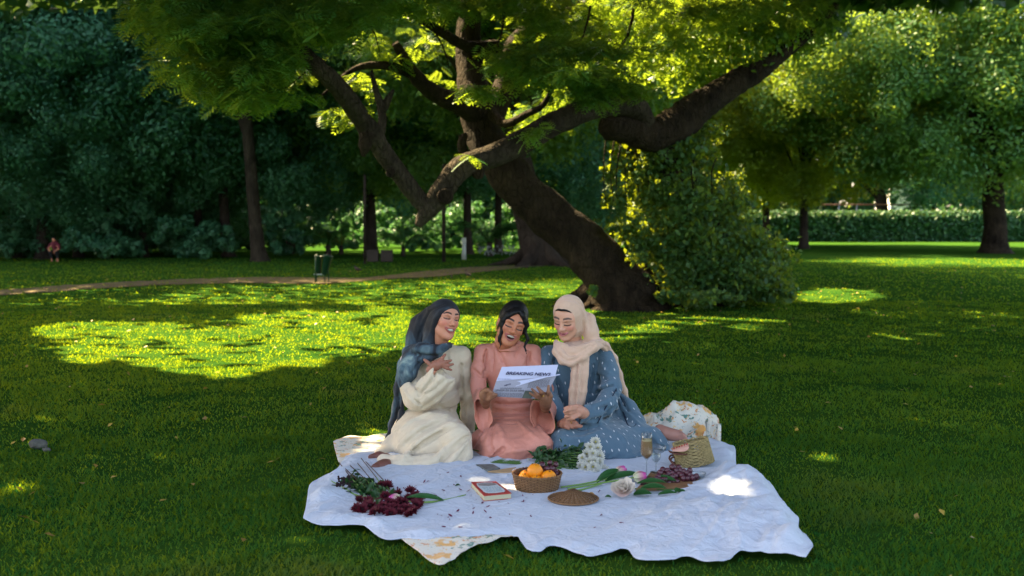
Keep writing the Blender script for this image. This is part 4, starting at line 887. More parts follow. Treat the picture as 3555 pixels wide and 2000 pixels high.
# robe
d = SDF(.045)
d.zell(478, 610, 6.15, .135, .098, .155); d.zell(440, 830, 6.13, .145, .115, .085); d.zell(430, 960, 6.12, .145, .12, .06); d.zell(370, 1030, 6.13, .17, .15, .11)
d.zchain([(270, 520, 6.16, 58), (450, 470, 6.16, 62), (640, 498, 6.16, 60)]); d.zchain([(648, 505, 6.16, 60), (672, 640, 6.18, 56), (682, 780, 6.2, 54), (692, 930, 6.26, 50), (700, 1045, 6.3, 44)], .03)
d.zchain([(252, 545, 6.12, 62), (262, 680, 6.06, 66), (290, 815, 5.98, 72)], .03)
d.zell(430, 1140, 5.93, .215, .25, .155, .06); d.zchain([(340, 1060, 6.08, 120), (480, 1060, 5.92, 122), (600, 1110, 5.74, 100)], .06)
d.zchain([(610, 1120, 5.72, 92), (628, 1230, 5.66, 84), (560, 1290, 5.62, 72), (400, 1310, 5.6, 68), (200, 1305, 5.6, 55), (60, 1262, 5.64, 36)], .05)
d.zchain([(190, 1080, 6.08, 55), (130, 1180, 5.95, 60), (30, 1225, 5.78, 30)], .06)
d.zchain([(640, 1300, 5.6, 44), (480, 1355, 5.55, 26), (300, 1372, 5.53, 22), (130, 1345, 5.55, 20)], .03)
folds(d, [([(545, 945), (400, 1010), (250, 1100), (160, 1210)], .016, .010), ([(620, 985), (480, 1060), (330, 1150), (230, 1250), (180, 1330)], .018, .012), ([(690, 1070), (600, 1130), (470, 1250), (380, 1320)], .016, .010), ([(700, 1130), (640, 1190), (560, 1290)], .014, .010), ([(0, 1245), (80, 1290), (260, 1310), (420, 1290), (560, 1230)], .016, .011), ([(330, 1370), (450, 1330), (560, 1300)], .012, .010), ([(420, 930), (300, 980), (190, 1060)], .014, .008),
          ([(600, 1015), (430, 1110), (280, 1210)], .014, -.009), ([(690, 1100), (600, 1180), (480, 1290)], .014, -.011), ([(520, 980), (350, 1060), (220, 1160)], .012, -.008), ([(560, 1330), (640, 1260), (690, 1180)], .012, -.010), ([(60, 1320), (250, 1350), (420, 1340)], .014, -.010), ([(470, 1390), (520, 1340), (600, 1310)], .010, -.008),
          ([(250, 905), (400, 898), (520, 905), (600, 890)], .013, -.012), ([(600, 880), (640, 840), (660, 780)], .012, -.010), ([(640, 560), (640, 660), (650, 780)], .012, -.010), ([(560, 470), (570, 560), (575, 640)], .008, .004), ([(600, 480), (612, 580)], .008, .004), ([(540, 500), (545, 600)], .007, -.004), ([(470, 860), (560, 820), (620, 760)], .010, .006), ([(680, 860), (660, 900), (700, 960)], .010, -.008), ([(700, 900), (690, 1000)], .010, .006), ([(610, 930), (560, 900)], .008, .006)])
V, F = d.mesh(.0070, 1); V = wrinkle(V, F, .0055, 10, (.8, -.2, -.5), .35, 2.0); robe = mobj("robe", V, F, M_CREAM, pa)
d = SDF(.04)
d.zchain([(262, 640, 6.08, 64), (272, 740, 6.02, 70), (296, 815, 5.96, 74), (345, 805, 5.92, 82), (420, 735, 5.885, 80), (470, 668, 5.87, 74), (492, 640, 5.865, 72)], .04); d.zchain([(330, 850, 5.93, 50), (430, 790, 5.89, 56), (520, 715, 5.87, 46), (556, 690, 5.865, 40)], .04)
d.zchain([(560, 560, 5.85, 60), (515, 600, 5.855, 62), (482, 632, 5.86, 54)], .014, True); d.zell(590, 585, 5.86, .075, .11, .062, .012); d.ops[-1] = d.ops[-1][:6] + (True,)
folds(d, [([(420, 570), (370, 650), (300, 760)], .012, .009), ([(455, 600), (420, 690), (330, 800)], .011, -.010), ([(540, 690), (450, 770), (340, 850)], .013, .010), ([(580, 700), (470, 810), (350, 890)], .011, -.008), ([(230, 760), (280, 830), (350, 860)], .011, -.010), ([(215, 740), (250, 800), (320, 870)], .011, .008), ([(250, 660), (300, 720), (330, 790)], .010, -.008), ([(510, 650), (430, 730), (370, 770)], .010, .008)], .010)
V, F = d.mesh(.0065, 1); V = wrinkle(V, F, .003, 14, (.7, 0, .7), .35, 4.0); mobj("sleeve", V, F, M_CREAM, robe)
# headscarf
d = SDF(.03); w = HA.w
d.ell(w(0, .012, .027), (.087, .106, .097), HA.R, .03); d.ell(w(0, .030, -.045), (.082, .085, .085), HA.R, .03); d.ell(w(-.02, .085, -.02), (.055, .045, .07), HA.R, .04)
d.zchain([(400, 200, 6.17, 50), (345, 280, 6.18, 70), (318, 380, 6.18, 72), (300, 460, 6.16, 68)], .05); d.zchain([(430, 330, 6.08, 36), (412, 390, 6.06, 36), (385, 440, 6.03, 36)], .05)
d.ell(w(.0, -.205, -.118), (.130, .215, .212), HA.R, .008, True)
d.zchain([(250, 470, 6.08, 42), (330, 445, 6.0, 36), (430, 455, 5.965, 30), (520, 437, 5.975, 20), (556, 420, 6.02, 12), (580, 412, 6.08, 8)], .025); d.zchain([(300, 500, 6.03, 46), (400, 510, 5.985, 30), (480, 490, 5.98, 22)], .03)
d.zchain([(270, 500, 6.06, 60), (238, 610, 6.02, 62), (218, 700, 6.02, 40), (205, 745, 6.03, 16)], .03); d.zchain([(320, 540, 6.0, 36), (270, 640, 5.99, 30), (225, 725, 6.0, 14)], .03)
d.zchain([(215, 560, 6.12, 45), (190, 740, 6.16, 40), (170, 880, 6.17, 34), (140, 1010, 6.14, 30), (112, 1110, 6.08, 24), (112, 1165, 6.05, 12)], .03); d.zchain([(200, 820, 6.1, 20), (200, 930, 6.1, 18), (160, 1040, 6.06, 14)], .02)
folds(d, [([(560, 130), (470, 200), (420, 330), (390, 420)], .012, .007), ([(520, 110), (400, 180), (340, 330), (310, 410)], .013, -.009), ([(450, 110), (340, 220), (285, 380)], .012, .007), ([(270, 440), (380, 470), (500, 470), (575, 430)], .010, .008), ([(250, 480), (360, 500), (470, 500)], .009, -.008), ([(300, 540), (250, 620), (215, 700)], .010, .007), ([(340, 540), (280, 630)], .009, -.007), ([(230, 540), (200, 640)], .010, -.008), ([(170, 700), (150, 880), (110, 1060)], .010, .008), ([(190, 740), (180, 900), (140, 1040)], .009, -.009)], .008)
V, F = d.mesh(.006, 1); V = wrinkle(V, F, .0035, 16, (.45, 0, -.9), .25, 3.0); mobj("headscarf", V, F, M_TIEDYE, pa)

# ------------------------------------------------------------------ woman in pink
pb = empty("person", Z(1020, 1230, 5.95) * [1, 1, 0], "laughing dark-haired woman in a pink satin dress kneeling and holding the newspaper", "person")
HB = Head((-.004, 6.08, .692), 10, -3, 20, 1.0)
bb = Body(); mouthB = dict(w=.032, open=.024, curve=12.0, lip=.0030, teeth=.40)
bb.add(*build_head(HB, Z(985, 470, 6.15), mouthB, True, TB, (.33, .095, .085), (.008, .006, .006), lin(165, 90, 70), lids=1, smile=1.5))
d = SDF(.05)
d.zell(1000, 620, 6.16, .115, .08, .15); d.zell(1010, 860, 6.14, .10, .08, .12); d.zell(1020, 1020, 6.12, .14, .12, .10)
for sx in (-1, 1): d.zchain([(1020 + sx * 80, 1080, 6.1, 80), (1030 + sx * 165, 1180, 5.78, 62), (1030 + sx * 110, 1210, 6.1, 45)])
d.zchain([(795, 480, 6.14, 40), (765, 730, 6.08, 36), (822, 850, 5.86, 28)]); d.zchain([(1185, 480, 6.14, 40), (1285, 780, 6.05, 36), (1264, 905, 5.78, 28)])
slim(d); V, F = d.mesh(.018, 1); bb.add(V, F, TB)
h7 = lambda x, y, Y: P(1640 + x / 7.24, 1240 + y / 7.24, Y)
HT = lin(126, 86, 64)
d = SDF(.01)      # hand at the paper's near corner
hand_sdf(d, ([h7(340, 1200, 5.82), h7(320, 1080, 5.77), h7(320, 950, 5.72), h7(350, 880, 5.70)], [.023, .027, .031, .026]),
  [([h7(330, 850, 5.68), h7(400, 830, 5.655), h7(490, 878, 5.64)], [.012, .011, .008]), ([h7(380, 900, 5.69), h7(480, 905, 5.645), h7(560, 930, 5.64)], [.0105, .0095, .0075]),
   ([h7(390, 950, 5.69), h7(510, 950, 5.645), h7(602, 948, 5.64)], [.0105, .0095, .0078]), ([h7(370, 1010, 5.70), h7(480, 1010, 5.65), h7(570, 985, 5.645)], [.0100, .0090, .0072]), ([h7(350, 1060, 5.71), h7(440, 1060, 5.66), h7(510, 1020, 5.65)], [.0092, .0082, .0068])])
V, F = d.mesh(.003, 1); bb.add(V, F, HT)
d = SDF(.01)      # hand at the paper's right, back of the hand towards the picture
hand_sdf(d, ([h7(1830, 1300, 5.80), h7(1835, 1200, 5.74), h7(1840, 1080, 5.68), h7(1820, 1010, 5.655)], [.024, .029, .033, .029]),
  [([h7(1760, 1060, 5.65), h7(1620, 1010, 5.625), h7(1445, 905, 5.615)], [.0098, .0088, .0062]), ([h7(1760, 1020, 5.65), h7(1640, 940, 5.615), h7(1498, 805, 5.61)], [.0105, .0095, .0068]),
   ([h7(1820, 980, 5.645), h7(1740, 880, 5.61), h7(1632, 758, 5.61)], [.0108, .0096, .0070]), ([h7(1895, 1000, 5.65), h7(1905, 880, 5.62), h7(1915, 722, 5.62)], [.0105, .0095, .0070]), ([h7(1930, 1090, 5.67), h7(1970, 980, 5.66), h7(1945, 900, 5.655)], [.013, .011, .009])])
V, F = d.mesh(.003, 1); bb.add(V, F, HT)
bb.build(pb); mobj("teeth", *teeth(HB, mouthB), M_TOOTH, pb)
V, F = tube([h7(1742, 990, 5.618), h7(1775, 985, 5.600), h7(1812, 958, 5.612)], [.0022] * 3, 8); mobj("ring", V, F, M_GOLD, pb)
# dress
d = SDF(.04)
d.zell(1000, 600, 6.15, .142, .098, .165); d.zell(1010, 800, 6.14, .125, .095, .10); d.zell(1015, 890, 6.12, .112, .09, .06); d.zell(1025, 1000, 6.1, .15, .135, .09)
d.zchain([(800, 470, 6.16, 52), (990, 450, 6.16, 50), (1175, 475, 6.16, 52)]); d.zchain([(940, 430, 6.14, 40), (1050, 430, 6.13, 40)], .02)
d.zchain([(795, 480, 6.15, 54), (772, 600, 6.12, 54), (766, 700, 6.09, 54)], .025); d.zchain([(1180, 480, 6.15, 54), (1232, 640, 6.1, 54), (1275, 760, 6.05, 50), (1288, 850, 6.0, 46)], .025)
d.zell(1025, 1130, 5.95, .225, .25, .125, .06); d.zchain([(960, 1080, 6.05, 100), (900, 1160, 5.76, 86)], .06); d.zchain([(1090, 1080, 6.05, 100), (1200, 1150, 5.76, 86)], .06)
d.zchain([(880, 1190, 5.74, 66), (1040, 1210, 5.70, 56), (1230, 1190, 5.74, 66), (1320, 1180, 5.82, 44)], .05); d.zchain([(860, 1130, 5.9, 70), (760, 1150, 5.95, 50), (722, 1200, 5.95, 34)], .05)
d.zchain([(730, 1235, 5.9, 20), (860, 1238, 5.74, 26), (1040, 1240, 5.70, 30), (1200, 1235, 5.73, 26), (1330, 1200, 5.82, 22)], .03)
folds(d, [([(880, 850), (1000, 862), (1150, 850)], .009, -.008), ([(875, 880), (1010, 885), (1155, 868)], .010, .009), ([(870, 905), (1010, 925), (1160, 905)], .010, -.009), ([(850, 960), (1000, 965), (1170, 950)], .010, .008), ([(1100, 985), (1000, 1000), (880, 985)], .010, -.006), ([(900, 1000), (950, 1100), (940, 1180)], .012, .006), ([(1060, 990), (1150, 1080), (1220, 1130)], .012, .006), ([(1190, 990), (1250, 1080), (1320, 1150)], .013, .008), ([(840, 1040), (800, 1120), (740, 1190)], .014, .010), ([(800, 1060), (760, 1130), (720, 1180)], .012, -.010), ([(880, 1040), (850, 1150), (900, 1240)], .013, -.009),
          ([(760, 1210), (840, 1240), (920, 1200)], .012, .010), ([(870, 1250), (930, 1210), (960, 1180)], .012, -.010), ([(960, 1225), (1050, 1205), (1200, 1190)], .012, .006), ([(1130, 1250), (1230, 1220), (1320, 1180)], .012, -.009), ([(930, 420), (960, 480), (1010, 560)], .007, .005), ([(920, 460), (960, 560), (1000, 620)], .007, -.005), ([(870, 430), (880, 520), (870, 620)], .007, -.006), ([(830, 450), (812, 560), (815, 700)], .010, -.012), ([(1150, 470), (1135, 560), (1150, 640)], .009, -.009), ([(1090, 410), (1050, 470), (1040, 520)], .006, -.005), ([(740, 520), (790, 560), (812, 600)], .008, .006), ([(730, 600), (780, 650), (805, 700)], .008, -.007), ([(730, 680), (770, 720), (800, 740)], .007, .006), ([(1170, 520), (1200, 560), (1225, 570)], .007, .006)], .010)
# neck hole
d.ell(Z(985, 385, 6.12), (.050, .062, .05), None, .01, True)
V, F = d.mesh(.0075, 1); V = wrinkle(V, F, .0035, 10, (.1, -.3, -.9), .3, 5.0); dress = mobj("dress", V, F, M_PINK, pb)
cr = lerp_rings([(Z(985, 455, 6.13), (.070, 0, 0), (0, .072, 0)), (Z(985, 425, 6.12), (.058, 0, .002), (0, .062, 0)), (Z(992, 398, 6.11), (.056, 0, -.004), (0, .060, .012))], 5)
mobj("collar", *open_tube(cr, 36, .02, 2.0), M_PINK, dress)
rg = lerp_rings([(Z(768, 660, 6.10), (.044, 0, 0), (0, .046, 0)), (Z(768, 745, 6.05), (.046, 0, 0), (0, .05, .01)), (Z(790, 820, 5.95), (.046, -.01, .012), (-.01, .035, .05)), (Z(800, 880, 5.89), (.042, -.01, .012), (-.01, .02, .09)), (Z(802, 945, 5.85), (.046, -.015, .02), (-.022, .01, .090))], 7)
mobj("sleeve", *open_tube(rg, 40, .14, .4), M_PINK, dress)
rg = lerp_rings([(Z(1270, 740, 6.06), (.042, 0, 0), (0, .044, 0)), (Z(1290, 830, 6.02), (.045, 0, 0), (0, .048, .01)), (Z(1285, 900, 5.93), (.048, 0, -.006), (-.008, .03, .055)), (Z(1262, 950, 5.86), (.052, .0, -.008), (.018, .015, -.085)), (Z(1240, 975, 5.82), (.054, -.012, -.004), (.028, .01, -.096))][:3], 7)
mobj("sleeve", *open_tube(rg, 40, .05, 2.2), M_PINK, dress)
rg = lerp_rings([(Z(1290, 880, 5.95), (.040, 0, 0), (0, .035, .03)), (Z(1270, 930, 5.87), (.052, -.01, .01), (.01, .02, .075)), (Z(1238, 968, 5.80), (.058, -.02, .022), (-.035, .012, .092))], 8)
mobj("sleeve", *open_tube(rg, 40, .10, 1.2), M_PINK, dress)
# hair
g5 = lambda x, y, Y: P(1640 + x / 5.175, 1020 + y / 5.175, Y)
d = SDF(.02); w = HB.w
d.ell(w(0, .018, .032), (.080, .095, .091), HB.R, .02); d.ell(w(.002, .018, .066), (.073, .082, .082), HB.R, .03); d.ell(w(0, .055, -.02), (.066, .058, .06), HB.R, .02)
d.ell(w(.0, -.115, -.052), (.064, .090, .130), HB.R, .008, True)
for sx in (-1, 1): d.ell(w(sx * .092, .004, -.022), (.030, .026, .042), HB.R, .008, True); d.ell(w(sx * .075, -.045, -.055), (.035, .045, .055), HB.R, .008, True)
for sx in (-1, 1):
    for o_, zz in ((0, 0), (.010, .007), (.022, .013)):
        d.chain([w(sx * .003, -.074 + o_, .091 + zz), w(sx * .026, -.083 + o_, .076 + zz), w(sx * .048, -.074 + o_, .050 + zz * .8), w(sx * .064, -.054 + o_, .016), w(sx * .070, -.036 + o_ * .5, -.016)], [.008, .011, .012, .011, .008], .010)
Yh = w(-.06, -.06, 0)[1]
d.chain([g5(640, 360, Yh), g5(560, 470, Yh), g5(540, 570, Yh), g5(535, 670, Yh), g5(488, 780, Yh), g5(480, 840, Yh), g5(510, 905, Yh), g5(490, 985, Yh)], [.014, .013, .011, .010, .009, .007, .005, .002], .008)
d.chain([g5(600, 400, Yh + .01), g5(520, 540, Yh + .01), g5(515, 680, Yh + .01), g5(465, 820, Yh + .01)], [.010, .009, .006, .002], .008)
Yr = w(.06, -.05, 0)[1]
d.chain([g5(930, 380, Yr), g5(965, 480, Yr), g5(985, 570, Yr), g5(945, 650, Yr), g5(965, 730, Yr), g5(1000, 810, Yr), g5(965, 880, Yr), g5(935, 950, Yr - .02), g5(960, 1020, Yr - .03), g5(975, 1095, Yr - .03)], [.014, .012, .010, .009, .009, .009, .008, .006, .005, .002], .006)
d.chain([g5(950, 420, Yr), g5(1005, 560, Yr), g5(960, 640, Yr)], [.008, .007, .004], .006)
V, F = d.mesh(.0045, 1); mobj("hair", V, F, M_HAIR, pb)
d = SDF(.02); d.ell(w(0, .085, .045), (.045, .04, .04), HB.R); V, F = d.mesh(.006, 1); mobj("hair_bun", V, F, M_HAIR, pb)
m = MB(); e = w(-.077, .0, -.04); m.sphere(e, .006, 8, 6); m.sphere(e + [0, 0, -.013], .0075, 8, 6); m.build("earring", M_GOLD, pb)

# ------------------------------------------------------------------ woman in blue
pc = empty("person", Z(1640, 1290, 5.95) * [1, 1, 0], "smiling woman in a blue dotted dress and peach headscarf looking down at the newspaper", "person")
HC = Head((.316, 6.08, .735), -25, 20, 4, .99)
bc = Body(); mouthC = dict(w=.026, open=.006, curve=12.0, lip=.0034, teeth=.6)
bc.add(*build_head(HC, Z(1490, 470, 6.15), mouthC, False, TC, (.42, .14, .15), (.06, .036, .028), lin(214, 118, 112), lids=1, smile=1.0))
d = SDF(.05)
d.zell(1490, 620, 6.17, .12, .085, .15); d.zell(1530, 870, 6.16, .12, .09, .12); d.zell(1600, 1020, 6.14, .15, .12, .10)
d.zchain([(1560, 1080, 6.08, 90), (1420, 1150, 5.8, 70), (1700, 1240, 5.85, 48), (2080, 1130, 5.95, 34)]); d.zchain([(1275, 500, 6.14, 42), (1285, 760, 6.06, 38), (1400, 990, 5.88, 28)]); d.zchain([(1700, 500, 6.12, 44), (1745, 800, 5.98, 40), (1540, 930, 5.80, 30)])
slim(d); V, F = d.mesh(.018, 1); bc.add(V, F, TC)
h5 = lambda x, y, Y: P(1880 + x / 4.83, 1340 + y / 4.83, Y)
d = SDF(.01)      # upper hand
hand_sdf(d, ([h5(740, 470, 5.78), h5(680, 450, 5.75), h5(610, 420, 5.72), h5(575, 400, 5.71)], [.026, .031, .034, .030]),
  [([h5(590, 340, 5.69), h5(490, 350, 5.66), h5(392, 372, 5.665)], [.0110, .0100, .0080]), ([h5(560, 385, 5.68), h5(460, 400, 5.65), h5(382, 432, 5.66)], [.0110, .0100, .0080]), ([h5(550, 430, 5.68), h5(470, 450, 5.66), h5(400, 462, 5.68)], [.0105, .0095, .0075]), ([h5(560, 470, 5.69), h5(490, 495, 5.67), h5(398, 518, 5.68)], [.0105, .0090, .0075]), ([h5(620, 490, 5.69), h5(520, 540, 5.67), h5(430, 560, 5.69)], [.012, .0105, .008])])
V, F = d.mesh(.003, 1); bc.add(V, F, lin(180, 130, 108))
d = SDF(.01)      # lower hand, resting on the lap
hand_sdf(d, ([h5(330, 640, 5.82), h5(390, 630, 5.79), h5(460, 610, 5.76), h5(500, 605, 5.76)], [.023, .026, .028, .025]),
  [([h5(500, 600, 5.75), h5(560, 610, 5.735), h5(600, 630, 5.74)], [.0105, .0095, .008]), ([h5(490, 625, 5.74), h5(580, 650, 5.73), h5(670, 672, 5.74)], [.0105, .0095, .0075]), ([h5(480, 645, 5.74), h5(560, 672, 5.725), h5(650, 685, 5.735)], [.0105, .0092, .0072]), ([h5(450, 655, 5.745), h5(520, 690, 5.73), h5(590, 700, 5.74)], [.0098, .0085, .007]), ([h5(400, 660, 5.755), h5(420, 690, 5.74), h5(455, 712, 5.735)], [.012, .0105, .008])])
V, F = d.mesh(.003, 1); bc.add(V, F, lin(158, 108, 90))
p7 = lambda x, y, Y: P(2160 + x / 4.2625, 1400 + y / 4.2625, Y)
d = SDF(.02)      # foot
d.chain([p7(560, 400, 6.0), p7(660, 450, 5.97), p7(760, 470, 5.95), p7(840, 480, 5.94), p7(885, 500, 5.93)], [.034, .033, .030, .026, .019])
for i in range(5):
    a = i / 4; d.chain([p7(855 + 14 * a, 462 + 56 * a, 5.92), p7(905 + 22 * a, 470 + 60 * a, 5.912), p7(928 + 34 * a, 482 + 62 * a, 5.912)], [.0120 - .001 * a, .0110 - .002 * a, .0085 - .002 * a], .003)
V, F = d.mesh(.0035, 1); bc.add(V, F, lin(152, 110, 98))
bc.build(pc); 
if mouthC["open"] > .006: mobj("teeth", *teeth(HC, mouthC), M_TOOTH, pc)
V, F = tube([h5(488, 596, 5.728), h5(500, 612, 5.722), h5(505, 634, 5.726)], [.002] * 3, 8); mobj("ring", V, F, M_GOLD, pc)
# dress
d = SDF(.04)
d.zell(1490, 620, 6.16, .155, .105, .165); d.zell(1530, 800, 6.15, .155, .11, .10); d.zell(1560, 900, 6.14, .15, .11, .07); d.zell(1620, 1000, 6.1, .19, .15, .10)
d.zchain([(1285, 480, 6.16, 50), (1480, 450, 6.17, 55), (1695, 480, 6.15, 58)])
d.zchain([(1278, 495, 6.14, 52), (1270, 620, 6.1, 56), (1288, 760, 6.06, 58), (1330, 880, 5.97, 56), (1385, 965, 5.90, 46)], .025)
d.zchain([(1706, 495, 6.13, 60), (1738, 620, 6.07, 66), (1752, 740, 6.0, 70), (1712, 860, 5.9, 70), (1620, 920, 5.83, 62), (1556, 935, 5.795, 56)], .03)
d.zell(1640, 1150, 5.93, .27, .25, .135, .06); d.zchain([(1560, 1050, 6.05, 110), (1420, 1130, 5.80, 96)], .06); d.zchain([(1410, 1150, 5.79, 92), (1420, 1220, 5.74, 76), (1600, 1250, 5.71, 64), (1850, 1260, 5.73, 56), (2040, 1250, 5.78, 40)], .05)
d.zchain([(1790, 790, 6.13, 36), (1870, 900, 6.09, 60), (1920, 1000, 6.02, 70), (1960, 1080, 5.95, 76)], .05); d.zchain([(1900, 1120, 5.92, 90), (2060, 1110, 5.95, 62), (2120, 1170, 5.93, 44), (2170, 1235, 5.88, 20)], .05)
d.zchain([(1420, 1280, 5.70, 20), (1600, 1300, 5.67, 20), (1700, 1308, 5.66, 18), (1900, 1290, 5.70, 20), (2100, 1262, 5.78, 18), (2200, 1245, 5.86, 12)], .03)
folds(d, [([(1790, 760), (1850, 900), (1960, 1010)], .011, .009), ([(1770, 790), (1800, 920), (1830, 1010)], .010, .007), ([(1760, 830), (1740, 930), (1700, 1010)], .010, .007), ([(1810, 790), (1880, 920)], .009, -.008), ([(1640, 780), (1700, 740), (1770, 720)], .010, -.012), ([(1600, 760), (1680, 730), (1760, 700)], .010, .007), ([(1620, 870), (1700, 850), (1770, 800)], .012, .008), ([(1580, 980), (1680, 960), (1760, 880)], .013, -.012), ([(1640, 900), (1720, 880)], .009, -.007), ([(1330, 1050), (1420, 1030), (1560, 1040), (1660, 1020)], .013, -.010), ([(1350, 1090), (1440, 1120), (1560, 1110), (1680, 1060)], .013, .008), ([(1350, 1180), (1420, 1210), (1520, 1190)], .011, -.007), ([(1700, 1290), (1760, 1240), (1820, 1220)], .012, .010), ([(1690, 1270), (1780, 1290), (1960, 1270)], .012, -.012), ([(1860, 1260), (2000, 1220), (2120, 1210)], .012, .010), ([(1900, 1290), (2050, 1240)], .010, -.009), ([(2040, 1060), (2090, 1120), (2150, 1210)], .013, .010), ([(2010, 1080), (2060, 1150)], .011, -.010),
          ([(1250, 520), (1262, 640), (1270, 760)], .010, -.006), ([(1330, 520), (1320, 640), (1330, 780)], .012, -.012), ([(1620, 560), (1610, 680), (1600, 780)], .012, -.012), ([(1680, 560), (1720, 620), (1760, 640)], .009, .006), ([(1650, 640), (1720, 680)], .009, -.007), ([(1350, 640), (1400, 700), (1420, 800)], .009, .005), ([(1640, 1060), (1700, 1150), (1690, 1250)], .012, .005), ([(1780, 1060), (1850, 1140), (1850, 1230)], .012, .006)], .010)
V, F = d.mesh(.0070, 1); V = wrinkle(V, F, .0055, 10, (.3, -.3, -.8), .35, 8.0); bdress = mobj("dress", V, F, M_BLUE, pc)
# woven white dashes, laid on the cloth
me = bdress.data; co = np.empty(len(me.vertices) * 3, np.float32); me.vertices.foreach_get("co", co); co = co.reshape(-1, 3); nr = np.empty(len(me.vertices) * 3, np.float32); me.vertices.foreach_get("normal", nr); nr = nr.reshape(-1, 3)
g = np.random.default_rng(3); order = g.permutation(len(co)); chosen = np.zeros((0, 3)); m = MB()
for i in order[:9000]:
    p = co[i]
    if nr[i][1] > .35: continue
    if len(chosen) and np.min(np.linalg.norm((chosen - p) * [1.15, 1, .85], axis=1)) < .043: continue
    chosen = np.vstack([chosen, p]); n_ = nr[i]; dn = np.array([.18, 0, -1.0]) if p[2] < .35 else np.array([.12, 0, -1.0]); t = dn - n_ * (dn @ n_); t /= np.linalg.norm(t) + 1e-9; s = np.cross(n_, t)
    L_, W_ = .0100, .0034; c = p + n_ * .0022 + world_loc(pc)
    m.add(np.array([c - t * L_, c + s * W_ - t * .002, c + s * W_ * .8 + t * .004, c + t * L_, c - s * W_ + t * .002, c - s * W_ * .8 - t * .005]), [(0, 1, 2, 3, 4, 5)])
o = m.build("woven_dashes", M_DASH, bdress, False); o["kind"] = "stuff"
rg = lerp_rings([(Z(1600, 925, 5.825), (.0, .046, 0), (.008, 0, .048)), (Z(1550, 930, 5.79), (.0, .046, 0), (.010, 0, .050)), (Z(1532, 935, 5.782), (.0, .045, 0), (.014, 0, .052))], 4); mobj("cuff", *open_tube(rg, 32, .03, 1), M_BLUE, bdress)
for q in ([(1790, 745), (1760, 800), (1700, 900), (1650, 1000)], [(1795, 750), (1850, 790), (1860, 880), (1935, 1010), (1880, 1020), (1840, 920)], [(1790, 760), (1800, 840), (1860, 960)]):
    pts = [surf(d, a, b) for a, b in q]; pts = [v + [0, -.004, 0] for v in pts if v is not None]
    if len(pts) > 1: mobj("tie_cord", *tube(*resample(pts, .0035, .02), 6), mat_plain("navy_cord", (.012, .022, .045, 1), .8), bdress)
# headscarf
d = SDF(.03); w = HC.w
d.ell(w(0, .020, .030), (.086, .102, .098), HC.R, .03); d.ell(w(.005, .030, -.05), (.078, .082, .088), HC.R, .03)
d.zchain([(1590, 230, 6.1, 46), (1605, 330, 6.08, 44), (1600, 400, 6.08, 46)], .04)
d.ell(w(-.004, -.125, -.062), (.074, .120, .128), HC.R, .008, True)
d.zchain([(1345, 400, 6.06, 20), (1345, 470, 6.0, 26), (1390, 540, 5.965, 26), (1450, 555, 5.955, 24), (1540, 510, 5.955, 28), (1620, 440, 5.98, 34), (1670, 410, 6.04, 34)], .02)
d.zchain([(1370, 420, 6.03, 22), (1400, 490, 5.98, 24), (1470, 520, 5.965, 24), (1560, 460, 5.97, 28), (1620, 410, 6.0, 28)], .02); d.zchain([(1400, 430, 6.01, 22), (1460, 470, 5.985, 24), (1560, 430, 5.99, 24)], .02); d.zchain([(1420, 440, 6.08, 40), (1540, 450, 6.1, 50), (1480, 480, 6.08, 60)], .03)
for x0, x1, Y in ((1480, 1458, 5.965), (1520, 1497, 5.955), (1556, 1536, 5.965)): d.zchain([(x0 + 12, 520, Y + .01, 22), (x0, 640, Y, 26), (x1 + 8, 760, Y - .01, 27), (x1, 862, Y - .02, 22)], .012)
d.zchain([(1640, 400, 6.06, 32), (1710, 430, 6.1, 28), (1770, 520, 6.13, 24), (1812, 640, 6.16, 20), (1850, 760, 6.17, 18), (1898, 885, 6.17, 8)], .025)
d.zchain([(1700, 440, 6.14, 26), (1780, 600, 6.18, 24), (1830, 760, 6.19, 16)], .025)
folds(d, [([(1400, 100), (1500, 130), (1560, 230), (1580, 340)], .010, .007), ([(1480, 85), (1570, 170), (1600, 300)], .010, -.008), ([(1540, 240), (1545, 330), (1530, 400)], .008, -.007), ([(1640, 390), (1560, 430), (1480, 440), (1420, 420)], .008, .006), ([(1340, 430), (1380, 510), (1450, 540), (1540, 490), (1630, 420)], .008, -.009), ([(1390, 440), (1440, 495), (1510, 480), (1600, 420)], .007, -.008), ([(1500, 560), (1492, 700), (1475, 850)], .007, -.008), ([(1540, 560), (1530, 700), (1515, 850)], .007, -.008), ([(1580, 560), (1570, 680)], .006, .004), ([(1650, 400), (1720, 440), (1790, 560)], .007, -.006)], .008)
V, F = d.mesh(.006, 1); V = wrinkle(V, F, .0025, 16, (.1, 0, -.9), .2, 6.0); mobj("headscarf", V, F, M_PEACH, pc)
# dark under-cap edge at the hairline
hl = [w(.058 * math.sin(a), -.076 - .012 * math.cos(a) + .03 * abs(math.sin(a)), .030 + .056 * math.cos(a)) for a in np.linspace(-1.35, 1.35, 13)]
mobj("hair", *tube(*resample(hl, [.0016 + .0045 * math.cos(a * .95) ** 2 for a in np.linspace(-1.35, 1.35, 13)], .01), 8), M_HAIR, pc)
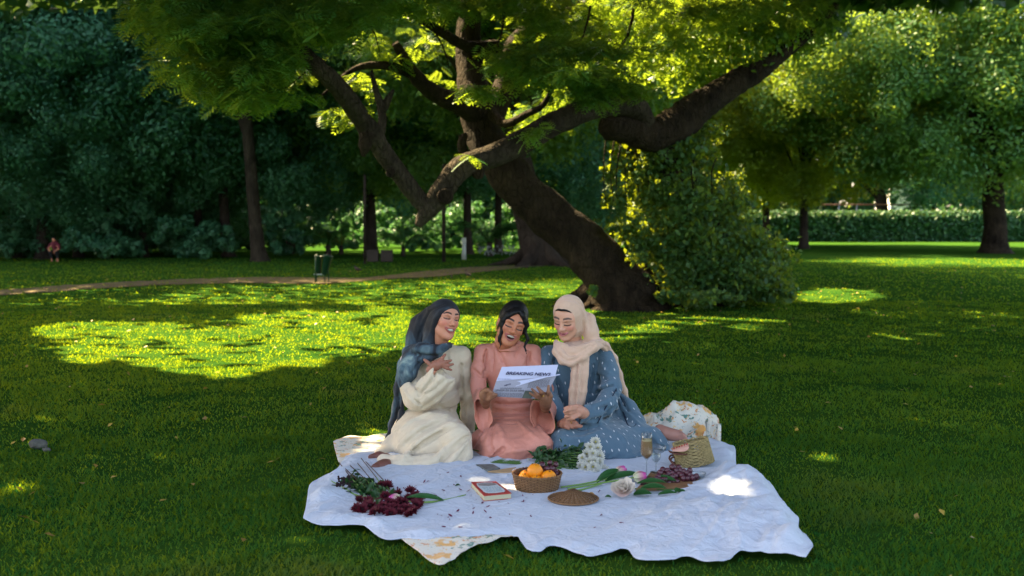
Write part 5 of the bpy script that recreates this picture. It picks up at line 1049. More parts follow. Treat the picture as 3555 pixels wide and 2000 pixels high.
# ================================================================== sheets, food, flowers, things on the lawn
def coons(front, right, back, left, nu, nv):
    """front and back run left to right, left and right run front to back; ground positions"""
    def samp(line, n):
        p = np.array([G(*q)[:2] for q in line]); p3, _ = resample(np.c_[p, 0 * p[:, 0]], 1.0, .02); p = p3[:, :2]
        s = np.r_[0, np.cumsum(np.linalg.norm(np.diff(p, axis=0), axis=1))]; t = np.linspace(0, s[-1], n); return np.c_[np.interp(t, s, p[:, 0]), np.interp(t, s, p[:, 1])]
    f, b, l, r = samp(front, nu), samp(back, nu), samp(left, nv), samp(right, nv); u = np.linspace(0, 1, nu)[None, :, None]; v = np.linspace(0, 1, nv)[:, None, None]
    Q = (1 - v) * f[None] + v * b[None] + (1 - u) * l[:, None] + u * r[:, None] - ((1 - u) * (1 - v) * f[0] + u * (1 - v) * f[-1] + (1 - u) * v * b[0] + u * v * b[-1])
    return Q, u[0, :, 0], v[:, 0, 0]
def ridged(x, y, sc, seed, warp=.6):
    q = Vector((x * sc + seed, y * sc, seed * .37)); w_ = mnoise.noise(q * .5) * warp; return 1 - 2 * abs(mnoise.noise(q + Vector((w_, -w_, 0))))
def sheet(name, Q, zf, mat, thick=.003):
    nv, nu = Q.shape[:2]; XY = Q.reshape(-1, 2); Zv = zf(XY); V = np.c_[XY, Zv]; i, j = np.meshgrid(np.arange(nu - 1), np.arange(nv - 1)); a = (j * nu + i).ravel(); F = np.stack([a, a + 1, a + nu + 1, a + nu], 1)
    B = V.copy(); B[:, 2] -= thick; n = len(V); e = np.r_[np.arange(nu), np.arange(1, nv) * nu + nu - 1, (nv - 1) * nu + np.arange(nu - 2, -1, -1), np.arange(nv - 2, 0, -1) * nu]; e2 = np.roll(e, -1)
    return mobj(name, np.concatenate([V, B]), np.concatenate([F, np.stack([e, e + n, e2 + n, e2], 1)]), mat)
M_SHEET = mat_cloth("white_cotton_sheet", (.46, .51, .61, 1), var=.02, sheen=.1, weave=700, bump=.12, fold=.5, fscale=16, trans=.06)
def mat_floral():
    m, N, L, b = new_mat("floral_print_cotton"); tc = N.new("ShaderNodeTexCoord")
    def blot(scale, thr, seed, soft=.04):
        mp = N.new("ShaderNodeMapping"); mp.inputs["Location"].default_value = (seed, seed * .7, 0); L.new(tc.outputs["Object"], mp.inputs[0])
        nz = N.new("ShaderNodeTexNoise"); nz.inputs["Scale"].default_value = scale * 2.2; nz.inputs["Detail"].default_value = 3; L.new(mp.outputs[0], nz.inputs["Vector"])
        ad = N.new("ShaderNodeMix"); ad.data_type = 'VECTOR'; ad.inputs[0].default_value = .12; L.new(mp.outputs[0], ad.inputs[4]); L.new(nz.outputs["Color"], ad.inputs[5])
        v = N.new("ShaderNodeTexVoronoi"); v.inputs["Scale"].default_value = scale; L.new(ad.outputs[1], v.inputs["Vector"])
        r = N.new("ShaderNodeMapRange"); r.inputs[1].default_value = thr + soft; r.inputs[2].default_value = thr - soft; L.new(v.outputs["Distance"], r.inputs[0]); return r.outputs[0]
    cur = (.58, .55, .48, 1); prev = None
    for sc, th, sd, col in ((9, .30, 1.3, (.60, .33, .10, 1)), (13, .26, 4.1, (.10, .20, .17, 1)), (17, .22, 7.7, (.50, .20, .06, 1)), (22, .20, 2.9, (.62, .42, .16, 1)), (26, .17, 9.2, (.13, .24, .26, 1))):
        mx = N.new("ShaderNodeMix"); mx.data_type = 'RGBA'; L.new(blot(sc, th, sd), mx.inputs[0])
        if prev is None: mx.inputs[6].default_value = cur
        else: L.new(prev, mx.inputs[6])
        mx.inputs[7].default_value = col; prev = mx.outputs[2]
    L.new(prev, b.inputs["Base Color"]); b.inputs["Roughness"].default_value = .85; b.inputs["Sheen Weight"].default_value = .15; b.inputs["Specular IOR Level"].default_value = .1
    return m
M_FLORAL = mat_floral()
MOUNDS = [(2610, 1700, .075, .16), (2500, 1660, .05, .16), (2700, 1800, .055, .15), (2620, 1860, .05, .16), (2450, 1800, .04, .18), (2300, 1860, .03, .15), (2540, 1600, .07, .11), (2750, 1900, .03, .1), (1180, 1660, .035, .14), (1110, 1740, .03, .1), (1200, 1745, .02, .08), (1290, 1840, .02, .07), (1450, 1870, .018, .07), (2170, 1920, .018, .08), (2660, 1745, .04, .07), (2720, 1850, .035, .06)]
MOUNDS = [(G(x, y)[:2], h, s) for x, y, h, s in MOUNDS]
PRESS = [(G(x, y)[:2], r) for x, y, r in [(1480, 1560, .42), (1790, 1530, .40), (2080, 1550, .48), (1862, 1700, .16), (1990, 1752, .15), (1700, 1690, .12), (2330, 1662, .20), (2260, 1670, .14), (2390, 1660, .15), (2420, 1618, .25), (2165, 1700, .13), (2260, 1700, .14), (1330, 1760, .22), (1400, 1770, .14), (1240, 1700, .12), (2060, 1600, .2)]]
edge_pts = np.array(sheet_poly)
def white_z(XY):
    out = np.empty(len(XY)); A = edge_pts; Bn = np.roll(edge_pts, -1, 0)
    for i, (x, y) in enumerate(XY):
        h = 0.0
        for c, hh, s in MOUNDS: h += hh * math.exp(-((x - c[0]) ** 2 + (y - c[1]) ** 2) / (s * s))
        rgt = smooth01((x - .45) / .6); c_, a_ = (x - y) * .707, (x + y) * .707; mk = smooth01(.5 + 1.5 * mnoise.noise(Vector((x * 1.3, y * 1.3, 4.4)))); amp = (.75 + .55 * rgt) * (.45 + .75 * mk)
        w_ = .0125 * (ridged(c_, a_ * .24, 5.0, 1.1, .9) - .42) + .0065 * (ridged(c_ * .9 + a_ * .25, a_ * .3, 11, 5.3, .8) - .42) + .0028 * (ridged(x, y * .7, 19, 9.1) - .42) + .005 * (1 - mk) * (ridged(x * .35 + y * 1.2, x - y * .4, 6.5, 2.7) - .42)
        press = 1.0
        for c, r in PRESS: press = min(press, .15 + .85 * smooth01((math.hypot(x - c[0], y - c[1]) - r * .75) / (r * .5)))
        ab = Bn - A; ap = np.array([x, y]) - A; t = np.clip((ap * ab).sum(1) / ((ab * ab).sum(1) + 1e-12), 0, 1); de = np.min(np.linalg.norm(ap - ab * t[:, None], axis=1))
        e = smooth01(de / .07); ed = .010 * (1 - e) * .5 * (1 + mnoise.noise(Vector((x * 9, y * 9, 1))))
        out[i] = .005 + .011 * e + (h * press + .006) * (.25 + .75 * e) + (w_ * (1.35 + .6 * rgt) + .002) * amp * (press - .15) * (.5 + .5 * e) + ed
    return out
Q, _, _ = coons(SHEET_FRONT, SHEET_RIGHT, SHEET_BACK, SHEET_LEFT, 230, 150)
ws = sheet("picnic_sheet", Q, white_z, M_SHEET); tag(ws, "large crumpled white cotton sheet spread on the grass under the picnic", "sheet")
FBUNCH = [(G(x, y)[:2], h, s) for x, y, h, s in [(2345, 1500, .085, .13), (2430, 1495, .085, .12), (2270, 1500, .05, .13), (2470, 1530, .08, .09), (2400, 1560, .05, .12)]]
def floral_z(XY):
    out = np.empty(len(XY))
    for i, (x, y) in enumerate(XY):
        h = sum(hh * math.exp(-((x - c[0]) ** 2 + (y - c[1]) ** 2) / (s * s)) for c, hh, s in FBUNCH); b = min(1, h / .05)
        out[i] = .006 + h * (1 + .45 * ridged(x, y, 7, 4.4)) + b * .022 * ridged(x * .8 + y, y - x * .5, 11, 2.2) + b * .01 * ridged(x, y, 22, 6.2) + .004 * ridged(x, y, 6, 1.7) * (1 - b)
        if y < 5.1: out[i] = .012 + .010 * ridged(x, y, 6, 1.7)
    ins = in_poly(XY[:, 0], XY[:, 1], shrink(sheet_poly, .995)); out[ins] = np.minimum(out[ins], white_z(XY[ins]) - .006)
    return out
FLF = [(1380, 1840), (1398, 1884), (1460, 1936), (1526, 1978), (1560, 1962), (1582, 1952), (1592, 1930), (1668, 1902), (1780, 1868), (1850, 1858), (1900, 1845)]
FLB = [(1157, 1537), (1206, 1518), (1270, 1520), (1335, 1510), (1600, 1505), (1900, 1500), (2150, 1482), (2250, 1462), (2340, 1448), (2420, 1452), (2486, 1468)]
FLL = [(1380, 1840), (1290, 1740), (1190, 1630), (1170, 1590), (1157, 1537)]; FLR = [(1900, 1845), (2150, 1760), (2400, 1660), (2500, 1560), (2486, 1468)]
Q, _, _ = coons(FLF, FLR, FLB, FLL, 190, 120)
fs = sheet("floral_sheet", Q, floral_z, M_FLORAL); tag(fs, "cream sheet printed with orange flowers, spread below the white sheet", "sheet")

# ---- newspaper
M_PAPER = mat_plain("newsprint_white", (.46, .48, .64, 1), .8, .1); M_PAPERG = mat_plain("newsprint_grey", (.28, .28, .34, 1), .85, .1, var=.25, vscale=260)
M_INK = mat_plain("navy_ink", (.014, .012, .05, 1), .7); M_INKG = mat_plain("grey_ink", (.085, .085, .10, 1), .8); M_PHOTO = mat_plain("printed_picture", (.06, .07, .055, 1), .6, var=.8, vscale=40)
news = empty("newspaper", h7(1300, 1050, 5.68), "open newspaper headed BREAKING NEWS in the hands of the woman in pink", "newspaper")
def YU(y): return 5.70 + (580 - y) * .00013
def YL(y): return 5.70 - (y - 500) * .00008
def page(name, tl, tr, br, bl, Yf, mat, bulge=0.0, n=14, m=8, thick=.0012):
    V = []
    for j in range(m + 1):
        for i in range(n + 1):
            u, v = i / n, j / m; x = (1 - v) * ((1 - u) * tl[0] + u * tr[0]) + v * ((1 - u) * bl[0] + u * br[0]); y = (1 - v) * ((1 - u) * tl[1] + u * tr[1]) + v * ((1 - u) * bl[1] + u * br[1])
            V.append(h7(x, y, Yf(y) - bulge * math.sin(math.pi * u) * math.sin(math.pi * (.3 + .7 * v))))
    V = np.array(V); w_ = n + 1; k = len(V); F = [(j * w_ + i, j * w_ + i + 1, (j + 1) * w_ + i + 1, (j + 1) * w_ + i) for j in range(m) for i in range(n)]
    return mobj(name, np.concatenate([V, V + [0, thick, 0]]), [f[::-1] for f in F] + [tuple(q + k for q in f) for f in F], mat, news)
pu = page("front_page", (742, 246), (2156, 190), (2075, 500), (600, 600), YU, M_PAPER, .010)
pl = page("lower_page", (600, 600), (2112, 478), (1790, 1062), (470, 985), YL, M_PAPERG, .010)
V = np.array([h7(636, 660, 5.692), h7(800, 806, 5.672), h7(1100, 735, 5.672), h7(1500, 610, 5.675), h7(1850, 512, 5.682), h7(2205, 448, 5.692), h7(2200, 425, 5.694), h7(1850, 480, 5.688), h7(1500, 545, 5.685), h7(1100, 610, 5.683), h7(860, 640, 5.688)])
mobj("turned_corner", np.concatenate([V, V + [0, .0012, 0]]), [(0, 1, 2, 9, 10), (2, 3, 8, 9), (3, 4, 7, 8), (4, 5, 6, 7), (21, 20, 13, 12, 11), (20, 19, 14, 13), (19, 18, 15, 14), (18, 17, 16, 15)], M_PAPER, news)
def lettering(name, text, quad, Yf, mat, parent, off=.012, shear=0.0, lift=.0025, bulge=.010, tl=None):
    cu = bpy.data.curves.new(name, 'FONT'); cu.body = text; cu.offset = off; cu.shear = shear; cu.resolution_u = 3
    to = bpy.data.objects.new("lettering_source", cu); COL.objects.link(to); dg = bpy.context.evaluated_depsgraph_get(); me = bpy.data.meshes.new_from_object(to.evaluated_get(dg))
    co = np.empty(len(me.vertices) * 3, np.float32); me.vertices.foreach_get("co", co); co = co.reshape(-1, 3); F = [tuple(p.vertices) for p in me.polygons]; bpy.data.objects.remove(to); bpy.data.meshes.remove(me)
    u = (co[:, 0] - co[:, 0].min()) / np.ptp(co[:, 0]); v = (co[:, 1] - co[:, 1].min()) / np.ptp(co[:, 1]); (bl, br, tr, tl_) = quad
    V = [h7((1 - b) * ((1 - a) * bl[0] + a * br[0]) + b * ((1 - a) * tl_[0] + a * tr[0]), (1 - b) * ((1 - a) * bl[1] + a * br[1]) + b * ((1 - a) * tl_[1] + a * tr[1]), 5.0) for a, b in zip(u, v)]
    out = []
    for p, a, b in zip(V, u, v):
        y_ = (1 - b) * ((1 - a) * bl[1] + a * br[1]) + b * ((1 - a) * tl_[1] + a * tr[1]); Yv = Yf(y_) - bulge - lift; d_ = p - [0, 0, CAM_H]; out.append(np.array([0, 0, CAM_H]) + d_ * (Yv / d_[1]))
    return mobj(name, np.array(out), F, mat, parent, False)
lettering("headline", "BREAKING NEWS", ((832, 440), (1962, 476), (1978, 394), (866, 362)), YU, M_INK, pu, .022, .12)
lettering("headline", "LENISIA EX DUUI VENI", ((560, 858), (1290, 868), (1300, 822), (572, 806)), YL, M_INKG, pl, .02, .0)
lettering("headline", "NEWS", ((812, 735), (965, 690), (960, 655), (800, 702)), lambda y: 5.682, M_INK, pu, .03, 0, .004, .012)
def rows(name, x0, x1, y0, y1, step, slope, parent, Yf, mat, seed, hgt=9, bulge=.010):
    g = np.random.default_rng(seed); m_ = MB(); y = y0
    while y < y1:
        x = x0 + (y - y0) * -.28
        while x < x1 + (y - y0) * -.28 - 20:
            w_ = g.uniform(22, 70); xe = min(x + w_, x1 + (y - y0) * -.28); q = [(x, y), (xe, y), (xe, y + hgt), (x, y + hgt)]
            m_.add([h7(a, b + (a - x0) * slope, Yf(b) - bulge - .002) for a, b in q], [(3, 2, 1, 0)]); x = xe + g.uniform(8, 16)
        y += step
    o = m_.build(name, mat, parent, False); o["kind"] = "stuff"; return o
rows("printed_text", 640, 960, 545, 575, 40, .01, pu, YU, M_INK, 1, 8); rows("printed_text", 560, 1270, 895, 985, 22, .02, pl, YL, M_INKG, 2); rows("printed_text", 1430, 1960, 580, 760, 22, -.03, pl, YL, M_INKG, 3); rows("printed_text", 700, 1240, 770, 800, 20, .0, pl, YL, M_INKG, 4)
mobj("printed_picture", np.array([h7(1330, 840, YL(840) - .0125), h7(1560, 850, YL(850) - .0125), h7(1475, 1046, YL(1046) - .010), h7(1245, 1026, YL(1026) - .010)]), [(3, 2, 1, 0)], M_PHOTO, pl, False)

# ---- small builders
def spot(px, py): return G(px, py, .022)
def petal_strip(L, W, cup, n=4, tipw=.15):
    """one petal along +x, cupped upwards; returns V, F"""
    V = []
    for i in range(n + 1):
        t = i / n; w_ = W * (math.sin(math.pi * (.12 + .78 * t)) if t < 1 else tipw) ; z = cup * t * t
        V += [(L * t, -w_ / 2, z + w_ * .10), (L * t, 0, z), (L * t, w_ / 2, z + w_ * .10)]
    F = [(3 * i + k, 3 * i + 3 + k, 3 * i + 4 + k, 3 * i + 1 + k) for i in range(n) for k in (0, 1)]
    return np.array(V), F
def daisy_mesh(r, layers, seed, n=3):
    g = np.random.default_rng(seed); m_ = MB()
    for k, (cnt, lr, el, wd) in enumerate(layers):
        for i in range(cnt):
            a = 2 * math.pi * (i + .5 * k) / cnt + g.normal(0, .08); e = math.radians(el + g.normal(0, 7)); V, F = petal_strip(r * lr * g.uniform(.85, 1.1), r * wd, r * .18, n)
            V = V @ np.array([[math.cos(e), 0, math.sin(e)], [0, 1, 0], [-math.sin(e), 0, math.cos(e)]]); V = V @ np.array([[math.cos(a), math.sin(a), 0], [-math.sin(a), math.cos(a), 0], [0, 0, 1]]); m_.add(V, F)
    return mesh_data("petals", np.concatenate(m_.V), m_.F)
def aim(o, nrm, spin=0): o.rotation_euler = (Vector(nrm).to_track_quat('Z', 'Y') @ Matrix.Rotation(spin, 3, 'Z').to_quaternion()).to_euler()
def inst(name, me, parent, world, nrm=(0, 0, 1), spin=0, scale=1.0):
    o = bpy.data.objects.new(name, me); COL.objects.link(o)
    if parent is not None: o.parent = parent; o.location = tuple(np.array(world) - world_loc(parent))
    else: o.location = tuple(world)
    aim(o, nrm, spin); o.scale = (scale,) * 3 if np.isscalar(scale) else scale; return o
def leaf_blade(c, d, up, L, W, curl=.1, n=5):
    d = np.array(d, float); d /= np.linalg.norm(d); s_ = np.cross(np.array(up, float), d); s_ /= np.linalg.norm(s_) + 1e-9; u = np.cross(d, s_); V = []
    for i in range(n + 1):
        t = i / n; w_ = W * math.sin(math.pi * min(1, .06 + .94 * t)) ** .8 * (1 if t < 1 else 0) + .0008; p = np.array(c) + d * L * t + u * (curl * L * (t - t * t) * 2); V += [p - s_ * w_ / 2 + u * w_ * .22, p, p + s_ * w_ / 2 + u * w_ * .22]
    return np.array(V), [(3 * i + k, 3 * i + 3 + k, 3 * i + 4 + k, 3 * i + 1 + k) for i in range(n) for k in (0, 1)]
M_STEM = mat_plain("green_stem", (.06, .13, .025, 1), .5, .3, var=.3, vscale=30, trans=.1); M_STEMP = mat_plain("pale_green_stem", (.17, .30, .07, 1), .45, .35, var=.15, trans=.15); M_DLEAF = mat_plain("dark_green_leaf", (.018, .062, .014, 1), .42, .4, var=.45, vscale=25, trans=.2); M_GLEAF = mat_plain("glossy_green_leaf", (.022, .085, .022, 1), .35, .45, var=.3, vscale=15, trans=.2)
M_WHITEP = mat_plain("white_petal", (.64, .64, .58, 1), .6, .2, trans=.25); M_YELC = mat_plain("yellow_centre", (.50, .46, .08, 1), .8, bump=.5, bscale=400); M_MAROON = mat_plain("maroon_petal", (.085, .006, .016, 1), .6, .25, var=.35, vscale=40, trans=.15); M_MARC = mat_plain("dark_centre", (.012, .003, .006, 1), .8)
M_BROWNST = mat_plain("brown_dry_stem", (.07, .04, .025, 1), .8)
def mat_grad(name, c0, c1, z0, z1, axis=2, trans=.25, rough=.5):
    m, N, L, b = new_mat(name); tc = N.new("ShaderNodeTexCoord"); sx = N.new("ShaderNodeSeparateXYZ"); L.new(tc.outputs["Object"], sx.inputs[0]); mr = N.new("ShaderNodeMapRange"); mr.inputs[1].default_value = z0; mr.inputs[2].default_value = z1; L.new(sx.outputs[axis], mr.inputs[0])
    mx = N.new("ShaderNodeMix"); mx.data_type = 'RGBA'; mx.inputs[6].default_value = c0; mx.inputs[7].default_value = c1; L.new(mr.outputs[0], mx.inputs[0]); L.new(mx.outputs[2], b.inputs["Base Color"]); b.inputs["Roughness"].default_value = rough
    t = N.new("ShaderNodeBsdfTranslucent"); L.new(mx.outputs[2], t.inputs[0]); x = N.new("ShaderNodeMixShader"); x.inputs[0].default_value = trans; L.new(b.outputs[0], x.inputs[1]); L.new(t.outputs[0], x.inputs[2]); L.new(x.outputs[0], N["Material Output"].inputs[0]); return m
M_TULIP = mat_grad("pink_tulip_petal", (.58, .60, .40, 1), (.56, .07, .33, 1), .012, .045); M_ROSE = mat_grad("cream_rose_petal", (.58, .38, .36, 1), (.66, .60, .53, 1), .005, .05, 2, .3)
def base_mesh(me, mat): me.materials.append(mat); return me

# ---- white chrysanthemum bouquet
wb = empty("white_bouquet", spot(1960, 1640), "bouquet of white chrysanthemums with long green stems lying before the women", "bouquet")
WM = [base_mesh(daisy_mesh(.026, [(16, 1, 5, .36), (15, .92, 26, .36), (13, .78, 48, .36), (10, .55, 66, .34)], 1), M_WHITEP), base_mesh(daisy_mesh(.026, [(16, 1, 14, .38), (15, .86, 38, .38), (12, .66, 60, .36)], 2), M_WHITEP)]
cm = base_mesh(mesh_data("flower_centre", *[(lambda V, F: (V * [.0042, .0042, .0035], F))(*sphere(8, 5))][0]), M_YELC)
wpos = [(2068, 1533, 5.60), (2050, 1552, 5.57), (2074, 1556, 5.57), (2034, 1570, 5.54), (2056, 1575, 5.52), (2078, 1580, 5.53), (2024, 1594, 5.50), (2044, 1598, 5.48), (2066, 1600, 5.47), (2084, 1606, 5.50), (2014, 1618, 5.47), (2034, 1622, 5.43), (2055, 1624, 5.41), (2075, 1626, 5.42), (2090, 1630, 5.45), (2020, 1642, 5.42), (2040, 1645, 5.38), (2062, 1646, 5.37), (2080, 1644, 5.39), (2026, 1660, 5.36), (2046, 1662, 5.35)]
for i, (x, y, Y) in enumerate(wpos):
    p = P(x + random.gauss(0, 5), y + random.gauss(0, 5), Y); nr_ = np.array([(x - 2040) * .006 + random.gauss(0, .2), -1.0, .55 + random.gauss(0, .2)]); f = inst("flower", WM[i % 2], wb, p, nr_, i * 1.1, random.uniform(.95, 1.5))
    inst("flower_centre", cm, f, np.array((0, 0, 0)), (0, 0, 1)).location = (0, 0, .010)
for i, (x, y, Y) in enumerate([(1985, 1537, 5.72), (1989, 1560, 5.70), (2008, 1562, 5.68), (1920, 1588, 5.6), (1972, 1616, 5.48), (1990, 1640, 5.42), (1958, 1641, 5.44), (2035, 1545, 5.62)]):
    f = inst("bud", WM[i % 2], wb, P(x, y, Y), (random.gauss(0, .4), -1, .8), i, .50); inst("flower_centre", cm, f, (0, 0, 0)).location = (0, 0, .010)
m_ = MB()
for k in range(9):
    y0 = 1581 + k * 3.2; a = P(1634 + random.uniform(-8, 14), y0 + 3, 5.76 - k * .02); b = P(1836, 1597 + k * 2.2, 5.68 - k * .02); c = P(2010 + random.uniform(-10, 20), 1572 + k * 9, 5.56 - k * .02); a[2] = max(a[2], .022); m_.tube(*resample([a, (a + b) / 2 + [0, 0, .004], b, (b + c) / 2 + [0, 0, .01], c], .0030, .03), 6)
m_.tube(*resample([P(1636, 1560, 5.84), P(1700, 1575, 5.75), P(1760, 1590, 5.7), P(1836, 1600, 5.66)], .003, .03), 6); m_.build("stems", M_STEM, wb)
m_ = MB(); c = P(1834, 1603, 5.63); m_.box(c, (.010, .03, .034)); m_.build("paper_band", M_WHITEP, wb, False)
m_ = MB(); g = np.random.default_rng(8)
for k in range(190):
    x = g.uniform(1855, 2030); y = 1588 + (x - 1900) * .03 + g.normal(0, 22) * (.55 + (x - 1855) / 260); Y = np.clip(5.62 - (y - 1575) * .0026, 5.38, 5.75) ; p = P(x, min(y, 1656), Y); p[2] = max(p[2], .02)
    V, F = leaf_blade(p, (g.normal(.4, .7), g.normal(-.2, .6), g.normal(.2, .5)), (g.normal(0, .4), -.6, 1), g.uniform(.03, .055), g.uniform(.014, .026), .2, 4); m_.add(V, F)
m_.build("leaves", M_DLEAF, wb)["kind"] = "stuff"

# ---- dark red chrysanthemum bouquet
q8 = lambda x, y, Y: P(1150 + x / 5.574, 1600 + y / 5.574, Y)
rb = empty("maroon_bouquet", spot(1320, 1790), "bouquet of dark red chrysanthemums lying near the sheet's front left corner", "bouquet")
RM = [base_mesh(daisy_mesh(.030, [(18, 1, 0, .30), (17, .92, 18, .30), (15, .8, 38, .30), (10, .55, 60, .28)], 11), M_MAROON), base_mesh(daisy_mesh(.030, [(18, 1, 8, .32), (16, .86, 30, .32), (12, .66, 54, .30)], 12), M_MAROON)]
rc = base_mesh(mesh_data("flower_centre", *[(lambda V, F: (V * [.009, .009, .006], F))(*sphere(8, 5))][0]), M_MARC)
for i, (x, y) in enumerate([(545, 935), (720, 930), (505, 1110), (620, 1070), (760, 1070), (930, 1000), (1050, 865), (1100, 970), (905, 1130), (1010, 1060), (1150, 1190), (1215, 1000), (1260, 1120), (1350, 975), (1490, 890), (1530, 755), (1620, 840), (1630, 1030), (1700, 985), (1480, 1105), (1510, 1225), (1090, 655), (985, 645), (1400, 1090), (600, 1140), (840, 1170), (1040, 1160), (1330, 1180), (1580, 1140), (700, 1010), (1190, 1090), (1420, 1000), (1680, 900), (1300, 800)]):
    Yg = 4915 / (1600 + y / 5.574 - 750); p = q8(x, y, Yg - .03 - random.uniform(0, .03)); p[2] = max(p[2], .035)
    f = inst("flower", RM[i % 2], rb, p, (random.gauss(.05, .35), random.gauss(-.7, .25), .9), i * .7, random.uniform(.82, 1.1)); inst("flower_centre", rc, f, (0, 0, 0)).location = (0, 0, .007)
m_ = MB(); g = np.random.default_rng(9)
for k in range(230):
    t = g.random(); x = 240 + 760 * t + g.normal(0, 110); y = 420 + 430 * t + g.normal(0, 90); Yg = 4915 / (1600 + y / 5.574 - 750); p = q8(x, y, Yg - g.uniform(0, .06)); p[2] = max(p[2], .022)
    V, F = leaf_blade(p, (g.normal(.3, .7), g.normal(-.4, .6), g.normal(.15, .4)), (g.normal(0, .5), g.normal(-.3, .3), 1), g.uniform(.028, .055), g.uniform(.014, .028), .25, 4); m_.add(V, F)
m_.build("leaves", M_DLEAF, rb)["kind"] = "stuff"
m_ = MB(); m2 = MB(); g = np.random.default_rng(10)
for k, (x0, y0) in enumerate([(150, 240), (100, 350), (230, 330), (370, 310), (510, 260), (580, 160), (670, 230), (140, 420), (300, 400), (0, 540), (430, 600), (640, 520), (700, 560), (380, 780)]):
    a = q8(x0, y0, 4915 / (850 + y0 / 5.574) - .03); a[2] = max(a[2], .03 + .02 * (y0 < 350)); xe, ye = 500 + 80 * k % 700 + 300, 850 + 15 * k; b = q8(xe, ye, 4915 / (850 + ye / 5.574) - .05); mid = (a + b) / 2 + [g.normal(0, .015), 0, .02]
    (m2 if k < 9 else m_).tube(*resample([a, a * .6 + mid * .4, mid], .0024, .02), 6); m_.tube(*resample([mid, mid * .5 + b * .5 + [0, 0, .008], b], .0026, .02), 6)
m_.build("stems", M_STEMP, rb); m2.build("cut_stem_ends", M_BROWNST, rb)
m_ = MB()
for k in range(26):
    p = q8(g.uniform(90, 420), g.uniform(270, 520), 4.98); p[2] = max(p[2], .035); m_.sphere(p, g.uniform(.004, .009), 6, 5)
m_.build("wilted_buds", M_MARC, rb)["kind"] = "stuff"

# ---- tulips, rose and loose stems
def tulip_mesh():
    m_ = MB()
    for k in range(6):
        a = k * math.pi / 3; rr = 1 if k % 2 else .88; V = []
        for i in range(6):
            t = i / 5; r_ = .018 * rr * math.sin(math.pi * (.14 + .62 * t)) * 1.12; z = .055 * t; w_ = .020 * math.sin(math.pi * min(1, .15 + .85 * t)) + .001
            for s_ in (-1, 0, 1): V.append((r_ * (1 if s_ == 0 else .86), s_ * w_, z))
        V = np.array(V) @ np.array([[math.cos(a), math.sin(a), 0], [-math.sin(a), math.cos(a), 0], [0, 0, 1]]); m_.add(V, [(3 * i + q, 3 * i + 3 + q, 3 * i + 4 + q, 3 * i + 1 + q) for i in range(5) for q in (0, 1)])
    return base_mesh(mesh_data("bloom", np.concatenate(m_.V), m_.F), M_TULIP)
TM = tulip_mesh(); z3 = lambda x, y, z=.03: G(1900 + x / 2.3375, 1380 + y / 2.3375, z)
def tulip(stem, head_dir, label, leaves, sc=1.0):
    r = empty("tulip", spot(*[0, 0]) * 0 + stem[-1] * [1, 1, 0] + [0, 0, .02], label, "flower", "tulips lying on the sheet"); mobj("stem", *tube(*resample(stem, .0042, .02), 8), M_STEMP, r); inst("bloom", TM, r, stem[-1], head_dir, 0, sc)
    for c, d_, L_, W_ in leaves: V, F = leaf_blade(c, d_, (0, -.5, 1), L_, W_, .15, 7); mobj("leaf", V, F, M_GLEAF, r)
tulip([z3(110, 728), z3(300, 700, .032), z3(480, 660, .04), z3(560, 622, .05)], (.6, .25, .35), "pink tulip half open, farther of the three beside the rose", [(z3(400, 690), (.75, .55, .25), .16, .045)], 1.05)
tulip([z3(165, 742), z3(400, 700, .035), z3(580, 672, .04), z3(700, 650, .05)], (1, .05, .15), "pink and white tulip pointing to the glass stems", [(z3(470, 680), (.95, .25, .12), .19, .045)], 1.15)
tulip([z3(1432 / 2.415 * 2.3375 - 1370, 0) * 0 + G(1616, 1719, .025), G(1560, 1733, .026), G(1500, 1742, .03), G(1440, 1744, .035), G(1392, 1736, .04)], (-1, .1, .1), "pink tulip lying across the dark red bouquet", [(G(1540, 1738, .03), (-1, -.05, .1), .17, .035)], 1.0)
m_ = MB(); m_.tube(*resample([z3(135, 778), z3(300, 742), z3(440, 700, .034)], .0042, .02), 8); o = m_.build("cut_stem", M_STEMP); tag(o, "cut green flower stem beside the basket lid", "stem")
rose = empty("rose", z3(620, 745, .02), "large open cream and pink rose with broad dark leaves lying on the sheet", "flower")
g = np.random.default_rng(4); cR = z3(620, 760, .05)
for k in range(22):
    ring = k // 6; a = k * 2.4 + g.normal(0, .2); el = math.radians((12, 38, 62, 78)[min(ring, 3)] + g.normal(0, 6)); V, F = petal_strip((.062, .056, .046, .034)[min(ring, 3)], (.062, .056, .045, .03)[min(ring, 3)], .02, 5, .45)
    V = V @ np.array([[math.cos(el), 0, math.sin(el)], [0, 1, 0], [-math.sin(el), 0, math.cos(el)]]); V = V @ np.array([[math.cos(a), math.sin(a), 0], [-math.sin(a), math.cos(a), 0], [0, 0, 1]]); tl_ = rotm(0, 38, -14); mobj("petal", V @ tl_.T + cR, F, M_ROSE, rose)
mobj("stem", *tube(*resample([z3(700, 740, .035), z3(900, 745, .03), z3(1050, 748, .03), z3(1235, 738, .028)], .0032, .02), 8), M_STEM, rose)
for c, d_, L_, W_ in [(z3(700, 790, .03), (1, -.05, .06), .085, .05), (z3(730, 700, .035), (1, -.25, .1), .14, .04), (z3(840, 670, .04), (1, -.35, .05), .125, .048), (z3(760, 740, .04), (1, -.12, .05), .12, .045), (z3(1040, 770, .03), (.6, .5, .3), .035, .03), (z3(1060, 770, .03), (.9, -.5, .1), .04, .03), (z3(900, 790, .03), (1, .15, .05), .09, .03), (z3(520, 810, .03), (-.9, -.1, .1), .03, .02)]:
    V, F = leaf_blade(c, d_, (0, -.35, 1), L_, W_, .12, 7); mobj("leaf", V, F, M_GLEAF, rose)

